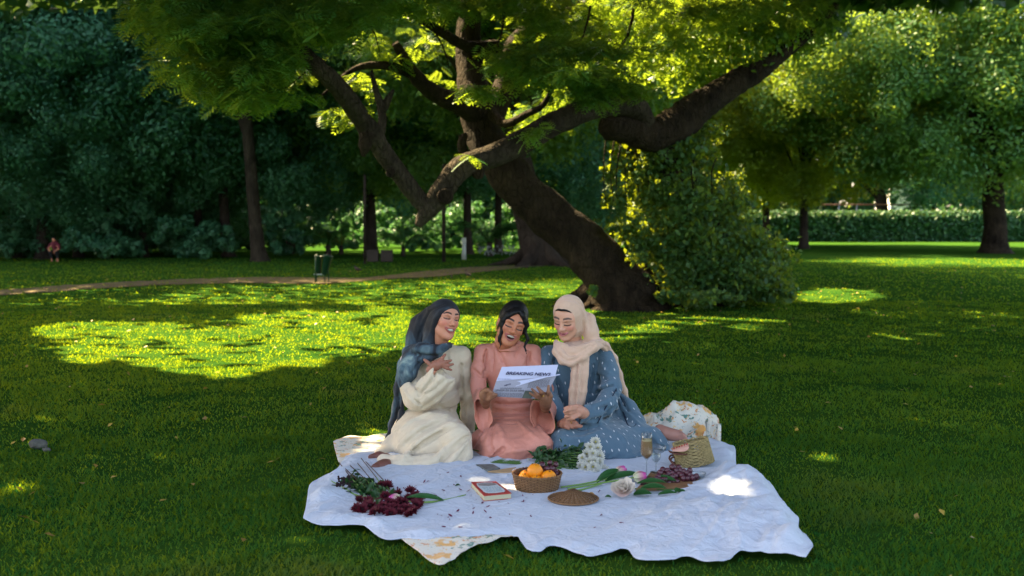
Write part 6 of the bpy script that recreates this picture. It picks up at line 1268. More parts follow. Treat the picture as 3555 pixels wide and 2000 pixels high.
# ---- petals and leaf scraps on the sheet
M_PET = mat_plain("fallen_petal", (.10, .008, .045, 1), .6, trans=.1); V, F = petal_strip(.020, .009, .006, 3); pm = base_mesh(mesh_data("petal", V, F), M_PET); V, F = leaf_blade((0, 0, 0), (1, 0, 0), (0, 0, 1), .028, .018, .3, 4); lm_ = base_mesh(mesh_data("leaf_scrap", V, F), M_DLEAF)
pet_px = [(1470, 1683), (1490, 1672), (1601, 1659), (1478, 1736), (1500, 1722), (1512, 1718), (1545, 1727), (1558, 1690), (1575, 1685), (1585, 1682), (1545, 1706), (1604, 1706), (1620, 1714), (1587, 1766), (1650, 1742), (1642, 1771), (1641, 1771), (1672, 1752), (1640, 1755), (1687, 1766), (1730, 1747), (1761, 1753), (1690, 1785), (1641, 1790), (1555, 1802), (1538, 1795), (1520, 1790), (1585, 1780), (1570, 1797), (1560, 1808), (1548, 1832), (1590, 1834), (1816, 1731), (1824, 1735), (1808, 1750), (1816, 1752), (1845, 1802), (1850, 1724), (1940, 1722), (2078, 1716), (2082, 1712), (1440, 1698), (1430, 1705), (1400, 1690), (1452, 1712), (1700, 1800), (1770, 1790), (2090, 1790), (2150, 1830), (2060, 1840), (1530, 1655), (1560, 1648), (1595, 1657), (1425, 1720), (1380, 1697)]
for i, (x, y) in enumerate(pet_px):
    p = G(x, y, .02); p[2] = float(white_z(p[None, :2])[0]) + .004; o = inst("petal", pm, None, p, (random.gauss(0, .35), random.gauss(-.2, .35), 1), random.uniform(0, 6.3), random.uniform(.5, 1.25)); tag(o, "dark red petal fallen on the white sheet", "petal", "loose dark red petals scattered over the sheet")
for i, (x, y, lb) in enumerate([(1580, 1688, "small green leaf beside a dark sprig above the closed book"), (1385, 1714, "torn green leaf scrap beside the dark red bouquet"), (1440, 1715, "small green leaf scrap right of the dark red bouquet")]):
    o = inst("leaf_scrap", lm_, None, G(x, y, .03), (.1, -.3, 1), i * 2.0, 1.0); tag(o, lb, "leaf")
V, F = leaf_blade((0, 0, 0), (1, 0, 0), (0, 0, 1), .036, .012, .4, 4); o = inst("fallen_leaf", base_mesh(mesh_data("fallen_leaf", V, F), mat_plain("dry_leaf", (.30, .17, .04, 1), .7)), None, G(2042, 1713, .03), (0, -.3, 1), -.6); tag(o, "dry yellow brown leaf behind the basket lid", "leaf")

# ---- basket, lid, fruit
M_WICK = mat_plain("brown_wicker", (.17, .088, .038, 1), .55, .35, var=.45, vscale=55, bump=.5, bscale=160); M_WICKD = mat_plain("dark_wicker", (.075, .038, .018, 1), .6, .3)
M_ORANGE = mat_plain("orange_peel", (.72, .24, .006, 1), .42, .4, bump=.25, bscale=260, var=.08, vscale=12, sss=.1); M_GRAPE = mat_plain("red_grape_skin", (.060, .012, .022, 1), .30, .45, var=.6, vscale=22, coat=.1, sss=.08)
bc_ = np.array([*G(1863, 1697)[:2], .022]); bc_[1] = 5.05
bk = empty("fruit_basket", bc_, "round brown wicker basket holding oranges and grapes", "basket"); H_B = .070
rad_at = lambda t: .099 + .016 * t; NS = 44
m_ = MB(); a = np.arange(NS * 4) * 2 * math.pi / (NS * 4)
for k in range(11):
    t = (k + .5) / 11; rr = rad_at(t) + .0022 * np.cos(a * NS / 2 + math.pi * (k % 2)); ring = np.stack([bc_[0] + rr * np.cos(a), bc_[1] + rr * np.sin(a), np.full(len(a), bc_[2] + H_B * t)], 1); n = 6; ang = np.arange(n) * 2 * math.pi / n; V = []
    for i in range(len(a)): V += [ring[i] + np.array([math.cos(a[i]), math.sin(a[i]), 0]) * (.0022 * math.cos(q)) + np.array([0, 0, .0040 * math.sin(q)]) for q in ang]
    M_ = len(a); m_.add(V, [(i * n + j, i * n + (j + 1) % n, ((i + 1) % M_) * n + (j + 1) % n, ((i + 1) % M_) * n + j) for i in range(M_) for j in range(n)])
m_.build("woven_wall", M_WICK, bk)["kind"] = "stuff"
m_ = MB()
for k in range(NS):
    q = 2 * math.pi * k / NS; d_ = np.array([math.cos(q), math.sin(q), 0]); m_.tube([bc_ + d_ * .099, bc_ + d_ * .107 + [0, 0, H_B * .5], bc_ + d_ * .1155 + [0, 0, H_B + .002]], .0024, 5)
m_.build("stakes", M_WICKD, bk)["kind"] = "stuff"
q = np.linspace(0, 2 * math.pi, 80); m_ = MB()
for ph in (0, math.pi): m_.tube([bc_ + [(.1165 + .002 * math.cos(18 * t + ph)) * math.cos(t), (.1165 + .002 * math.cos(18 * t + ph)) * math.sin(t), H_B + .003 + .003 * math.sin(18 * t + ph)] for t in q], .0034, 6, False)
m_.build("braided_rim", M_WICK, bk); m_ = MB(); m_.lathe(bc_, [(.001, .004), (.099, .004), (.101, .010)], 40); m_.build("base", M_WICKD, bk)
def orange(px, py, Y, r, label, sq=.96):
    V, F = sphere(28, 18); c = P(px, py, Y); n_ = np.linalg.norm(V, axis=1); V = V * [r, r, r * sq]; o = mobj("orange", V + c, F, M_ORANGE); tag(o, label, "orange", "oranges in the wicker basket")
    s_ = c + np.array([.1, -.35, .93]) / np.linalg.norm([.1, -.35, .93]) * r * .965; m_ = MB(); m_.sphere(s_, (.004, .004, .003), 8, 5); m_.build("stem_end", M_BROWNST, o)
orange(1857, 1638, 5.05, .0385, "topmost orange of the pile in the basket", 1.02); orange(1905, 1659, 5.025, .0375, "orange resting against the basket's right rim"); orange(1820, 1666, 5.04, .034, "orange low at the basket's left rim"); orange(1861, 1673, 5.005, .033, "orange at the front of the basket below the topmost one"); orange(1826, 1654, 5.09, .033, "orange half hidden behind the topmost orange")
gm = base_mesh(mesh_data("grape", *[(lambda V, F: (V, F))(*sphere(16, 11))][0]), M_GRAPE)
def bunch(name, pts, label, stem):
    b = np.mean([p for p, r in pts], 0) * [1, 1, 0] + [0, 0, .02]; r_ = empty(name, b, label, "grapes", "bunches of red grapes")
    for i, (p, r) in enumerate(pts): inst("grape", gm, r_, p, (random.gauss(0, .5), random.gauss(0, .5), 1), i, (r * .94, r * .94, r * 1.1))
    mobj("stalk", *tube(*resample(stem, .002, .01), 6), M_STEMP, r_)
zb = lambda x, y, Y: P(1600 + x / 5.152, 1540 + y / 5.152, Y)
bunch("grape_bunch", [(zb(x, y, Y), r) for x, y, Y, r in [(1455, 385, 5.10, .0165), (1590, 350, 5.13, .0135), (1700, 375, 5.12, .0135), (1540, 460, 5.07, .0165), (1625, 455, 5.08, .0165), (1690, 500, 5.09, .014), (1720, 545, 5.07, .0135), (1500, 520, 5.09, .014), (1095, 545, 5.12, .0145), (1130, 480, 5.15, .0135), (1440, 450, 5.13, .014), (1660, 430, 5.14, .013)]], "red grapes heaped behind the oranges in the basket", [zb(1560, 420, 5.12), zb(1600, 400, 5.13), zb(1640, 400, 5.12)])
zg = lambda x, y, Y: P(2160 + x / 4.2625, 1400 + y / 4.2625, Y)
gp = [(740, 950), (835, 955), (600, 985), (1000, 1000), (565, 1030), (665, 1000), (800, 1000), (910, 1015), (740, 1040), (850, 1045), (645, 1080), (540, 1090), (960, 1040), (1095, 1085), (1040, 1105), (745, 1095), (510, 1125), (600, 1140), (905, 1115), (965, 1115), (692, 1168), (810, 1162), (690, 1045), (790, 1070), (880, 1075), (1005, 1065), (860, 1000), (560, 1145), (640, 1140), (760, 1150)]
def gpos(x, y):
    z = .050 + (1168 - y) / 218 * .048; py = 1400 + y / 4.2625; return zg(x, y, (CAM_H - z) * FPX / (py - 750) * .9985)
bunch("grape_bunch", [(gpos(x, y), .0155) for x, y in gp], "heap of red grapes on the wooden board beside the glasses", [zg(760, 1000, 5.42), zg(900, 1020, 5.40), zg(1060, 1060, 5.36)])
lc = np.array([*G(1990, 1752)[:2], .026]); ld = empty("basket_lid", lc, "shallow cone shaped woven wicker lid lying on the sheet", "lid"); m_ = MB()
def lid_z(r): return .046 * (1 - r / .112) ** 1.15 + .002
for k in range(15):
    r0 = .010 + .0068 * k; tq = np.linspace(0, 2 * math.pi, 97); m_.tube([lc + [(r0) * math.cos(t), r0 * math.sin(t), lid_z(r0) + .0012 * math.cos(t * 24 + math.pi * (k % 2))] for t in tq], .0026, 5, False)
m_.build("woven_rings", M_WICK, ld)["kind"] = "stuff"; m_ = MB()
for k in range(24):
    q_ = k * 2 * math.pi / 24; m_.tube([lc + [r * math.cos(q_), r * math.sin(q_), lid_z(r) + .0004] for r in (.006, .03, .06, .09, .112)], .0026, 5)
m_.build("ribs", M_WICKD, ld)["kind"] = "stuff"; m_ = MB(); m_.tube([lc + [.113 * math.cos(t), .113 * math.sin(t), .004] for t in np.linspace(0, 2 * math.pi, 81)], .0045, 7, False); m_.build("rim", M_WICK, ld)

# ---- book, card, envelope
M_RED = mat_plain("red_cover", (.36, .035, .03, 1), .5, .3); M_PAGES = mat_plain("cream_pages", (.44, .41, .28, 1), .9, bump=.3, bscale=300); M_LABEL = mat_plain("pale_label", (.48, .53, .55, 1), .6, var=.08, vscale=60)
bz = .050; A_, B_, C_, D_ = (G(x, y, bz) for x, y in ((1635, 1673), (1722, 1671), (1776, 1712), (1680, 1721)))
bookr = empty("book", (A_ + C_) / 2 * [1, 1, 0] + [0, 0, .024], "closed paperback with a red cover and pale patterned label", "book")
def slab(name, c4, z0, z1, mat, parent): V = np.array([[*p[:2], z0] for p in c4] + [[*p[:2], z1] for p in c4]); return mobj(name, V, [(3, 2, 1, 0), (4, 5, 6, 7)] + [(i, (i + 1) % 4, 4 + (i + 1) % 4, 4 + i) for i in range(4)], mat, parent, False)
def inset(c4, k): m0 = np.mean(c4, 0); return [m0 + (p - m0) * k for p in c4]
c4 = [D_, C_, B_, A_]; slab("page_block", inset(c4, .975), .026, .0475, M_PAGES, bookr); slab("back_cover", c4, .024, .026, M_RED, bookr); cv = slab("front_cover", c4, .0475, .050, M_RED, bookr)
bl_ = lambda u, v: A_ * (1 - u) * (1 - v) + B_ * u * (1 - v) + C_ * u * v + D_ * (1 - u) * v
def disc(name, pts, z, mat, parent): V = np.array([[*p[:2], z] for p in pts]); return mobj(name, V, [tuple(range(len(V)))[::-1]], mat, parent, False)
t_ = np.linspace(0, 2 * math.pi, 49)[:-1]; se = lambda v, n_=5: np.sign(v) * abs(v) ** (2 / n_)
disc("cover_label", [bl_(.5 + (.40 + .012 * math.sin(14 * t)) * se(math.cos(t)), .5 + (.40 + .012 * math.cos(16 * t)) * se(math.sin(t))) for t in t_][::1], .0512, M_LABEL, cv)
disc("cover_picture", [bl_(u, v) for u, v in ((.16, .16), (.84, .16), (.84, .33), (.5, .38), (.16, .33))], .0522, mat_plain("printed_band", (.22, .20, .20, 1), .6, var=.7, vscale=70), cv)
g = np.random.default_rng(12)
m_ = MB()
for v in (.46, .54, .62, .70, .78):
    u = .2
    while u < .8: w_ = g.uniform(.03, .09); m_.add([[*bl_(a, b)[:2], .0522] for a, b in ((u, v + g.normal(0, .008)), (u + w_, v), (u + w_, v + .035), (u, v + .03))], [(0, 1, 2, 3)]); u += w_ + g.uniform(.02, .05)
m_.build("cover_print", mat_plain("blue_grey_ink", (.20, .33, .42, 1), .7), cv, False)["kind"] = "stuff"
cc = [G(x, y, .030) for x, y in ((1693, 1633), (1736, 1625), (1711, 1611), (1652, 1612))]; o = slab("picture_card", cc, .022, .030, mat_plain("dark_printed_card", (.10, .12, .12, 1), .5, var=.95, vscale=60), None); tag(o, "dark patterned small book by the cream robe's hem", "book")
cc = [G(x, y, .026) for x, y in ((1693, 1637), (1786, 1643), (1807, 1621), (1760, 1627))]; o = slab("envelope", cc, .022, .028, mat_plain("kraft_paper", (.36, .24, .13, 1), .85, var=.08), None); tag(o, "tan paper envelope lying behind the fruit basket", "envelope")

# ---- board, glasses
M_WOOD = mat_plain("brown_board_wood", (.20, .105, .05, 1), .5, .3, var=.3, vscale=14)
cc = [G(x, y, .034) for x, y in ((2208, 1700), (2400, 1690), (2432, 1655), (2262, 1637))]; o = slab("serving_board", cc, .024, .036, M_WOOD, None); tag(o, "brown wooden serving board under the grapes and glasses", "board")
m_ = MB(); c = G(2233, 1682, .038); m_.box(c + [0, 0, .0], (.026, .012, .004)); m_.build("handle_slot", M_MARC, o, False)
def mat_glass():
    m, N, L, b = new_mat("clear_glass"); N.remove(b); t = N.new("ShaderNodeBsdfTransparent"); t.inputs[0].default_value = (.86, .89, .89, 1); gl_ = N.new("ShaderNodeBsdfGlossy"); gl_.inputs["Roughness"].default_value = .03; lw = N.new("ShaderNodeLayerWeight"); lw.inputs[0].default_value = .2
    mr = N.new("ShaderNodeMapRange"); mr.inputs[3].default_value = .03; mr.inputs[4].default_value = .6; L.new(lw.outputs["Facing"], mr.inputs[0]); x = N.new("ShaderNodeMixShader"); L.new(mr.outputs[0], x.inputs[0]); L.new(t.outputs[0], x.inputs[1]); L.new(gl_.outputs[0], x.inputs[2]); L.new(x.outputs[0], N["Material Output"].inputs[0]); return m
M_GLASS = mat_glass(); M_LATTE = mat_plain("milky_coffee", (.36, .20, .10, 1), .4, .3, sss=.1); M_FROTH = mat_plain("coffee_froth", (.62, .47, .28, 1), .8)
def glass_wall(out, t=.0016):               # outer profile up, inner profile down
    return out + [(max(r - t, .0008), z) for r, z in out[::-1] if z > out[0][1] + .004]
gl = G(2244, 1658, .036); gz = gl[2]; fl = empty("champagne_flute", gl, "tall stemmed glass filled with milky coffee", "glass"); s1 = 5.42 / FPX
m_ = MB(); m_.lathe(gl, [(.029, 0), (.028, .003), (.006, .008), (.0035, .016), (.0032, .060), (.0036, .082), (.008, .090), (.0285, .112), (.0305, .124), (.0285, .160), (.0262, .195), (.0252, .222), (.0240, .222), (.0250, .195), (.0272, .160), (.0290, .124), (.0268, .114), (.006, .094), (.001, .092)], 36, True); m_.build("glass_body", M_GLASS, fl)
m_ = MB(); m_.lathe(gl, [(.001, .0935), (.006, .0955), (.0262, .1148), (.0283, .124), (.0266, .160), (.0252, .182)], 36); m_.build("coffee", M_LATTE, fl); m_ = MB(); m_.lathe(gl, [(.0252, .182), (.0250, .188), (.001, .189)], 36, False, True); m_.build("froth", M_FROTH, fl)
gl = G(2277, 1640, .036); mg = empty("margarita_glass", gl, "empty wide rimmed stemmed glass beside the coffee filled flute", "glass"); m_ = MB()
m_.lathe(gl, [(.030, 0), (.029, .003), (.006, .008), (.0035, .016), (.0035, .045), (.010, .052), (.020, .066), (.0235, .088), (.0245, .098), (.040, .106), (.0485, .120), (.051, .136), (.0498, .136), (.0472, .120), (.039, .1075), (.0232, .099), (.0222, .088), (.0188, .067), (.009, .0545), (.001, .053)], 40, True); m_.build("glass_body", M_GLASS, mg)
gl = G(2424, 1660, .036); sg = empty("glass_saucer", gl, "small clear glass dish behind the grapes", "dish"); m_ = MB(); m_.lathe(gl, glass_wall([(.018, 0), (.030, .006), (.036, .018), (.038, .028)]), 32, True); m_.build("glass_body", M_GLASS, sg)

# ---- seagrass bag and sandal
M_SEAG = mat_plain("seagrass", (.30, .235, .11, 1), .8, .15, var=.55, vscale=60, bump=.8, bscale=150); M_LEATH = mat_plain("brown_leather", (.10, .035, .02, 1), .5, .35); M_PEACHL = mat_plain("peach_leather", (.52, .28, .22, 1), .55, .3); M_RSTITCH = mat_plain("red_thread", (.30, .03, .02, 1), .7)
bgc = np.array([*G(2420, 1640)[:2], .022]); bgc[1] += .055; bag = empty("seagrass_bag", bgc, "woven seagrass bag with brown leather handles lying on the sheet", "bag")
Rb = rotm(0, 0, -12)
for k in range(15):                         # braided rows, each row a loop round the bag
    t = k / 14; hw = .094 * (1 - .10 * t) ; hd = .062 * (1 - .25 * t); z = .012 + .118 * t; tq = np.linspace(0, 2 * math.pi, 157); V = []
    pts = []
    for th in tq:
        x = hw * np.sign(math.cos(th)) * abs(math.cos(th)) ** .62; y = hd * np.sign(math.sin(th)) * abs(math.sin(th)) ** .62; bump_ = .0040 * math.cos(th * 26 + math.pi * (k % 2)); pts.append(Rb @ np.array([x * (1 + bump_ * 12), y * (1 + bump_ * 12), z + bump_ * .6]) + bgc)
    m_ = MB(); m_.tube(pts, .0050, 6, False); m_.build("braided_row", M_SEAG, bag)
m_ = MB(); V, F = lathe([(.001, .016), (.07, .016)], 24); m_.add(V * [1.2, .8, 1] @ Rb.T + bgc, F); V, F = lathe([(.07, .122), (.001, .118)], 24); m_.add(V * [1.1, .55, 1] @ Rb.T + bgc, F); m_.build("inner_lining", M_SEAG, bag)
for s_ in (0, 1):
    o_ = np.array([0, -.03 + .05 * s_, 0]); mobj("handle", *tube(*resample([zg(835, 800, 5.55) + o_, zg(740, 780, 5.53) + o_, zg(705, 830, 5.5) + o_, zg(760, 890, 5.48) + o_, zg(850, 905, 5.5) + o_], .0048, .01), 8), M_LEATH, bag)
sd = empty("sandal", zg(830, 720, 5.50), "peach leather sandal with red stitching propped on the seagrass bag", "sandal")
so = [zg(690, 700, 5.47), zg(760, 728, 5.46), zg(860, 735, 5.46), zg(960, 738, 5.48), zg(1060, 735, 5.50), zg(1100, 728, 5.52)]; P0, _ = resample(so, .01, .01); m_ = MB(); n = len(P0); wv = [.022 * (math.sin(math.pi * min(1, .22 + .7 * i / n)) ** .5) for i in range(n)]
V = np.concatenate([[p + [0, -w_, 0], p + [0, w_, 0], p + [0, w_, -.006], p + [0, -w_, -.006]] for p, w_ in zip(P0, wv)]); m_.add(V, [(4 * i + a_, 4 * i + (a_ + 1) % 4, 4 * i + 4 + (a_ + 1) % 4, 4 * i + 4 + a_) for i in range(n - 1) for a_ in range(4)] + [(0, 1, 2, 3), (4 * n - 1, 4 * n - 2, 4 * n - 3, 4 * n - 4)]); m_.build("sole", M_LEATH, sd)
V, F = [], []
cv_ = [(740, 690, 712), (800, 660, 716), (860, 640, 718), (920, 615, 715), (975, 602, 690), (985, 615, 655)]
for x, yt, yb in cv_: V += [zg(x, yt, 5.455), zg(x, (yt + yb) / 2, 5.437), zg(x, yb, 5.436)]
n3 = len(V); V = np.array(V); V = np.concatenate([V, V + [0, .045, -.002]]); F = [(3 * i + k, 3 * i + 1 + k, 3 * i + 4 + k, 3 * i + 3 + k) for i in range(5) for k in (0, 1)]; F += [tuple(q + n3 for q in f[::-1]) for f in F] + [(3 * i, 3 * i + 3, n3 + 3 * i + 3, n3 + 3 * i) for i in range(5)]
mobj("upper", V, F, M_PEACHL, sd)
for i in range(6):
    c = zg(770 + 38 * i, 668 - 13 * i, 5.436); m_ = MB(); m_.box(c, (.005, .004, .009), rotm(0, 0, 25)); m_.build("stitch", M_RSTITCH, sd, False)
for q_ in ([(960, 650), (1030, 645), (1090, 655), (1150, 668)], [(930, 730), (1000, 738), (1060, 735), (1095, 728)]): mobj("strap", *tube(*resample([zg(a, b, 5.48 + .0003 * (a - 930)) for a, b in q_], .0045, .01), 7), M_LEATH, sd)

# ---- things on and beyond the lawn
M_STONE = mat_plain("weathered_stone", (.085, .085, .075, 1), .9, .1, var=.4, vscale=18, bump=.8, bscale=30)
def rock(px, py, r, label, seed):
    V, F = sphere(14, 9); V = V * [1.15, .9, .62]; V = V * (1 + .30 * vnoise(V, 1.5, seed) + .1 * vnoise(V, 4, seed))[:, None]; o = mobj("stone", V * r + G(px, py) + [0, 0, r * .38], F, M_STONE, None, False); tag(o, label, "stone", "loose stones on the shaded lawn")
rock(133, 1552, .045, "pale stone in the shaded grass at the far left", 1.0); rock(162, 1566, .020, "small round pebble just in front of the pale stone", 5.0)
M_BIN = mat_plain("green_painted_metal", (.004, .042, .028, 1), .4, .4, var=.15); M_STEEL = mat_plain("grey_steel", (.30, .32, .33, 1), .45, .5, .6); M_BIRD = mat_plain("dark_brown_feathers", (.028, .020, .016, 1), .7); M_BEAK = mat_plain("yellow_beak", (.5, .33, .03, 1), .5)
c = G(1112, 980); bn = empty("litter_bin", c, "green metal litter bin on legs with a second bin tilted out beside it", "bin")
def bucket(name, base, h, r0, r1, R, mat):
    V, F = lathe([(.001, 0), (r0, 0), (r1, h), (r1 + .008, h), (r1 + .008, h + .012), (r1 - .006, h + .012), (r0 - .004, .02), (.001, .02)], 20); return mobj(name, V @ np.array(R).T + base, F, mat, bn)
bucket("bin_body", c + [-.035, 0, .17], .34, .055, .075, rotm(), M_BIN); bucket("bin_body", c + [.085, -.05, .15], .38, .045, .095, rotm(0, 0, 13), M_BIN)
for x, y in ((-.09, -.05), (-.09, .08), (.10, -.05), (.16, .06)): m_ = MB(); m_.tube([c + [x, y, 0], c + [x * .8, y, .55]], .012, 8); m_.build("leg", M_BIN, bn)
m_ = MB(); m_.box(c + [-.01, -.02, .16], (.22, .03, .03)); m_.build("cross_bar", M_STEEL, bn, False)
def bird(px, py, s_, yaw, label):
    c = G(px, py); R_ = rotm(yaw, 0, 0); r = empty("bird", c, label, "bird", "birds feeding on the lawn"); d = SDF(.02 * s_); W_ = lambda x, y, z: c + R_ @ (np.array([x, y, z]) * s_)
    d.ell(W_(0, 0, .10), np.array((.085, .045, .048)) * s_, R_ @ rotm(0, 0, -14), .02 * s_); d.cap(W_(.06, 0, .135), W_(.085, 0, .165), .026 * s_, .026 * s_); d.cap(W_(-.07, 0, .10), W_(-.17, 0, .075), .022 * s_, .010 * s_); V, F = d.mesh(.010 * s_, 1); mobj("body", V, F, M_BIRD, r)
    V, F = tube([W_(.105, 0, .165), W_(.135, 0, .160)], [.008 * s_, .001], 6); mobj("beak", V, F, M_BEAK, r)
    for sy in (-.018, .018): mobj("leg", *tube([W_(.0, sy, .06), W_(.01, sy, 0)], .004 * s_, 5), M_BEAK, r)
bird(1241, 947, .85, 150, "dark bird on the grass right of the green bin"); bird(1624, 966, .95, 120, "dark bird standing on the sunlit grass past the earth path"); bird(1828, 936, .7, 20, "small dark bird near the flared roots of the far trunk"); bird(1568, 968, .45, 80, "tiny bird crouched left of the standing dark bird")
M_CONC = mat_plain("grey_concrete", (.055, .045, .04, 1), .9, .1, var=.25, vscale=6, bump=.4, bscale=12); M_WPAINT = mat_plain("white_paint", (.40, .42, .40, 1), .5)
for px, lb in ((1293, "left one of two square grey stone planters by the reddish trunk"), (1341, "right one of two square grey stone planters by the reddish trunk")):
    c = G(px, 908); r = empty("planter", c, lb, "planter", "square stone planters under the trees"); w_ = 41 / FPX * c[1]; m_ = MB(); m_.box(c + [0, .15, .15], (w_ * .94, .32, .30)); m_.build("box", M_CONC, r, False); m_ = MB(); m_.box(c + [0, .15, .315], (w_, .35, .03)); m_.build("rim", M_CONC, r, False)
c = G(1611, 901); bo = empty("bollard", c, "short white bollard with a box shaped head under the trees", "bollard"); m_ = MB(); m_.tube([c, c + [0, 0, .49]], [.07, .055], 12); m_.build("post", M_WPAINT, bo); m_ = MB(); m_.box(c + [0, 0, .57], (.13, .13, .17)); m_.build("head", mat_plain("pale_grey_paint", (.40, .42, .40, 1), .5), bo, False)
for px, py, top, w_, lb in ((1267, 916, 760, 10, "thin dark pole left of the two stone planters"), (1541, 909, 715, 13, "slim grey green pole below the forked branch")):
    c = G(px, py); h = CAM_H - c[1] * (top - 750) / FPX + 1.2; o = mobj("pole", *tube([c, c + [0, 0, h / 2], c + [0.02, 0, h]], w_ / 2 / FPX * c[1], 10), M_BARKF); tag(o, lb, "pole", "slim poles at the wood's edge")
# lamp
M_LAMPG = mat_plain("green_lamp_paint", (.008, .085, .055, 1), .4, .4); M_LGLASS = mat_plain("frosted_lamp_glass", (.72, .60, .40, 1), .4, trans=.4)
c = G(2096, 868); hl_ = 5.25; lp = empty("park_lamp", c, "tall green lamp post with a frosted lantern behind the branches", "street lamp"); m_ = MB(); m_.tube([c, c + [0, 0, .5], c + [0, 0, .55], c + [-.05, 0, hl_ - .62]], [.11, .09, .055, .042], 12); m_.build("post", M_LAMPG, lp)
tp = c + np.array([-.05, 0, hl_ - .62]); m_ = MB(); V, F = lathe([(.10, .04), (.17, .42)], 6, True, True); m_.add(V + tp, F); m_.build("lantern_glass", M_LGLASS, lp, False); m_ = MB()
for k in range(6): q_ = k * math.pi / 3; m_.tube([tp + [.104 * math.cos(q_), .104 * math.sin(q_), .04], tp + [.174 * math.cos(q_), .174 * math.sin(q_), .42]], .011, 6)
m_.build("lantern_frame", M_LAMPG, lp); m_ = MB(); m_.lathe(tp, [(.21, .42), (.19, .46), (.08, .56), (.03, .60), (.02, .68), (.001, .69)], 12, True); m_.build("lantern_cap", M_LAMPG, lp); m_ = MB(); m_.lathe(tp, [(.04, -.02), (.11, .03), (.11, .045)], 12, True, True); m_.build("lantern_base", M_LAMPG, lp)
# palms
def palm(px, py, s_, n_, label, mat, seed, up=.9):
    c = G(px, py); r = empty("palm_plant", c, label, "plant", "young palms under the trees"); g = np.random.default_rng(seed); mobj("stem", *tube([c, c + [0, 0, .35 * s_]], [.09 * s_, .07 * s_], 8), M_BARKF, r)
    for k in range(n_):
        a = g.uniform(0, 6.28); L_ = s_ * g.uniform(.8, 1.2); d_ = np.array([math.cos(a), math.sin(a), 0]); pts = [c + [0, 0, .3 * s_] + d_ * (L_ * t) + [0, 0, L_ * (up * t * 1.7 - 1.15 * t * t)] for t in np.linspace(0, 1, 9)]; m_ = MB(); side = np.array([-d_[1], d_[0], 0])
        m_.tube(pts, [.018 * s_ * (1 - .1 * i) for i in range(9)], 5)
        for i in range(2, 9):
            for sg_ in (-1, 1):
                for q_ in (0, .5):
                    b_ = pts[i] * (1 - q_) + pts[i - 1] * q_; tip = b_ + side * sg_ * .34 * s_ * math.sin(math.pi * (.2 + .09 * i)) + d_ * .16 * s_ - [0, 0, .10 * s_]; wv_ = d_ * .030 * s_; m_.add([b_ - wv_, b_ + wv_, tip], [(0, 1, 2)])
        m_.build("frond", mat, r, False)
M_PALM = mat_plain("palm_green", (.035, .11, .02, 1), .45, .3, var=.3, trans=.35); M_PALMY = mat_plain("palm_yellow_green", (.16, .20, .015, 1), .45, .3, var=.2, trans=.5)
palm(1140, 892, 1.1, 10, "palm plant right above the green litter bin", M_PALM, 1); palm(1185, 884, .9, 8, "yellow green palm left of the reddish trunk", M_PALMY, 2); palm(1400, 890, .9, 9, "low palm between the planters and the slim pole", M_PALM, 3); palm(1700, 890, 1.3, 11, "palm plant right of the white bollard", M_PALM, 4)
# white flowers along the bed
m_ = MB(); g = np.random.default_rng(14)
for k in range(150):
    x = g.uniform(1660, 1850); c = G(x, g.uniform(893, 900)) + [0, 0, g.uniform(.1, .38)]
    for q_ in range(3): m_.add(np.array([[-.03, 0, 0], [0, 0, .04], [.03, 0, 0], [0, 0, -.03]]) @ rotm(g.uniform(0, 180), g.uniform(-40, 40), 0).T + c, [(0, 1, 2, 3)])
o = m_.build("white_flower_bed", mat_plain("dull_white_petal", (.22, .24, .24, 1), .7), None, False); tag(o, "bed of small white flowers left of the flared trunk", "flower bed", None, "stuff")
# fence, building and people beyond the hedge
M_RUST = mat_plain("rusty_rail", (.22, .10, .06, 1), .7); c0 = P(2850, 745, 66); r = empty("fence", [c0[0] + 2, 66, 0], "low railing with a rusty top rail behind the hedge", "fence")
for k in range(6): x = P(2850 + 62 * k, 745, 66)[0]; m_ = MB(); m_.tube([[x, 66, 0], [x, 66, 2.0]], .05, 8); m_.build("post", M_STEEL, r)
for z_ in (2.0, 1.5): m_ = MB(); m_.tube([[P(2850, 745, 66)[0], 66, z_], [P(3160, 745, 66)[0], 66, z_]], .05, 8); m_.build("rail", M_RUST, r)
x0, x1 = P(3090, 700, 105)[0], P(3230, 700, 105)[0]; r = empty("building", [(x0 + x1) / 2, 108, 0], "white walled building glimpsed through the trees above the hedge", "building"); m_ = MB(); m_.box(((x0 + x1) / 2, 108, 2.6), (x1 - x0, 6, 5.2)); m_.build("wall", mat_plain("white_plaster", (.75, .72, .70, 1), .9), r, False); m_ = MB(); m_.box(((x0 + x1) / 2, 108, 5.35), (x1 - x0 + .6, 6.6, .3)); m_.build("roof", M_CONC, r, False)
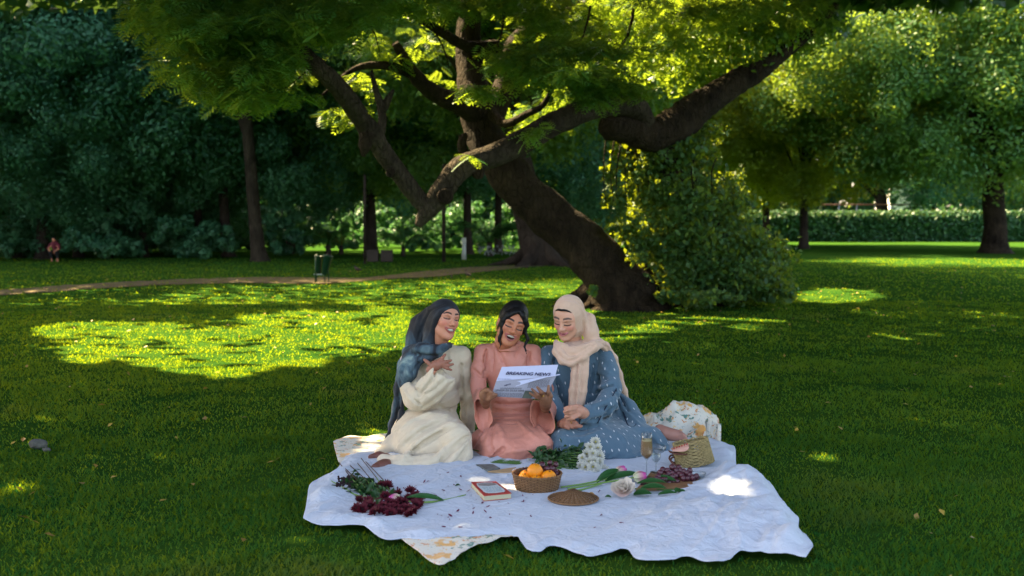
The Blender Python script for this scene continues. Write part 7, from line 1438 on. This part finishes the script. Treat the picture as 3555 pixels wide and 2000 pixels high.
def figure(px, Yv, label, shirt, trouser, tone, hgt=1.7, ground=None, crouch=False):
    x = P(px, 750, Yv)[0]; b = np.array([x, Yv, 0]); k = hgt / 1.7; r = empty("person", b, label, "person"); d = SDF(.05 * k)
    W_ = lambda a, y, z: b + np.array([a, y, z]) * k
    if crouch: J = dict(h=(.0, -.12, 1.02), n=(0, -.05, .86), p=(0, .05, .40), kn=[(.16, -.22, .48), (-.14, -.22, .46)], f=[(.13, -.05, .03), (-.13, -.05, .03)], e=[(.26, -.15, .62), (-.26, -.15, .62)], w=[(.12, -.32, .50), (-.12, -.32, .50)])
    else: J = dict(h=(0, -.02, 1.58), n=(0, 0, 1.40), p=(0, 0, .92), kn=[(.10, -.02, .48), (-.10, .03, .48)], f=[(.11, -.04, .03), (-.12, .06, .03)], e=[(.27, .02, 1.12), (-.27, .02, 1.12)], w=[(.26, -.10, .88), (-.25, -.14, .90)])
    d.ell(W_(*J['h']), np.array((.075, .09, .115)) * k); d.cap(W_(*J['n']), W_(*J['h']), .05 * k)
    for q_ in (0, 1): d.chain([W_(*J['n']), W_(*J['e'][q_]), W_(*J['w'][q_])], [.05 * k, .04 * k, .03 * k]); d.chain([W_(*J['p']), W_(*J['kn'][q_]), W_(*J['f'][q_])], [.08 * k, .06 * k, .04 * k]); d.cap(W_(*J['f'][q_]), W_(J['f'][q_][0], J['f'][q_][1] - .14, .03), .035 * k)
    V, F = d.mesh(.03 * k, 1); o = mobj("body", V, F, M_SKIN, r); setcol(o, np.tile(np.array(tone[:3]), (len(V), 1)))
    d = SDF(.06 * k); d.cap(W_(*J['n']), W_(*J['p']), .14 * k, .13 * k)
    sh = .16
    for q_, s_ in ((0, 1), (1, -1)): d.chain([W_(J['n'][0] + s_ * sh, J['n'][1], J['n'][2] - .06), W_(*J['e'][q_])], [.075 * k, .06 * k])
    V, F = d.mesh(.03 * k, 1); mobj("shirt", V, F, shirt, r); d = SDF(.05 * k); d.ell(W_(*J['p']), np.array((.16, .12, .12)) * k)
    for q_, s_ in ((0, 1), (1, -1)): d.chain([W_(J['p'][0] + s_ * .08, J['p'][1], J['p'][2]), W_(*J['kn'][q_]), W_(J['f'][q_][0], J['f'][q_][1], .10)], [.10 * k, .08 * k, .06 * k])
    V, F = d.mesh(.03 * k, 1); mobj("trousers", V, F, trouser, r); d = SDF(.02); hh = np.array(J['h']); d.ell(W_(hh[0], hh[1] + .02, hh[2] + .035), np.array((.085, .095, .10)) * k); V, F = d.mesh(.025 * k, 1); mobj("hair", V, F, M_HAIR, r)
M_REDS = mat_plain("red_shirt", (.10, .010, .022, 1), .8); M_DARKT = mat_plain("dark_trousers", (.012, .012, .016, 1), .8); M_WSH = mat_plain("white_shirt", (.7, .7, .72, 1), .8); M_BSH = mat_plain("blue_shirt", (.09, .16, .38, 1), .8)
figure(188, 31.2, "person in a red top and dark trousers crouching at the wood's far left edge", M_REDS, M_DARKT, TB, 1.05, None, True)
figure(3362, 68, "person in a white shirt standing behind the hedge by the stout tree", M_WSH, M_DARKT, TB, 1.75); figure(3338, 69, "person in a blue shirt left of the white shirted one behind the hedge", M_BSH, M_DARKT, TB, 1.62); figure(3428, 70, "person in a dark blue shirt behind the hedge just left of the stout trunk", mat_plain("navy_shirt", (.03, .05, .14, 1), .8), M_DARKT, TB, 1.68)
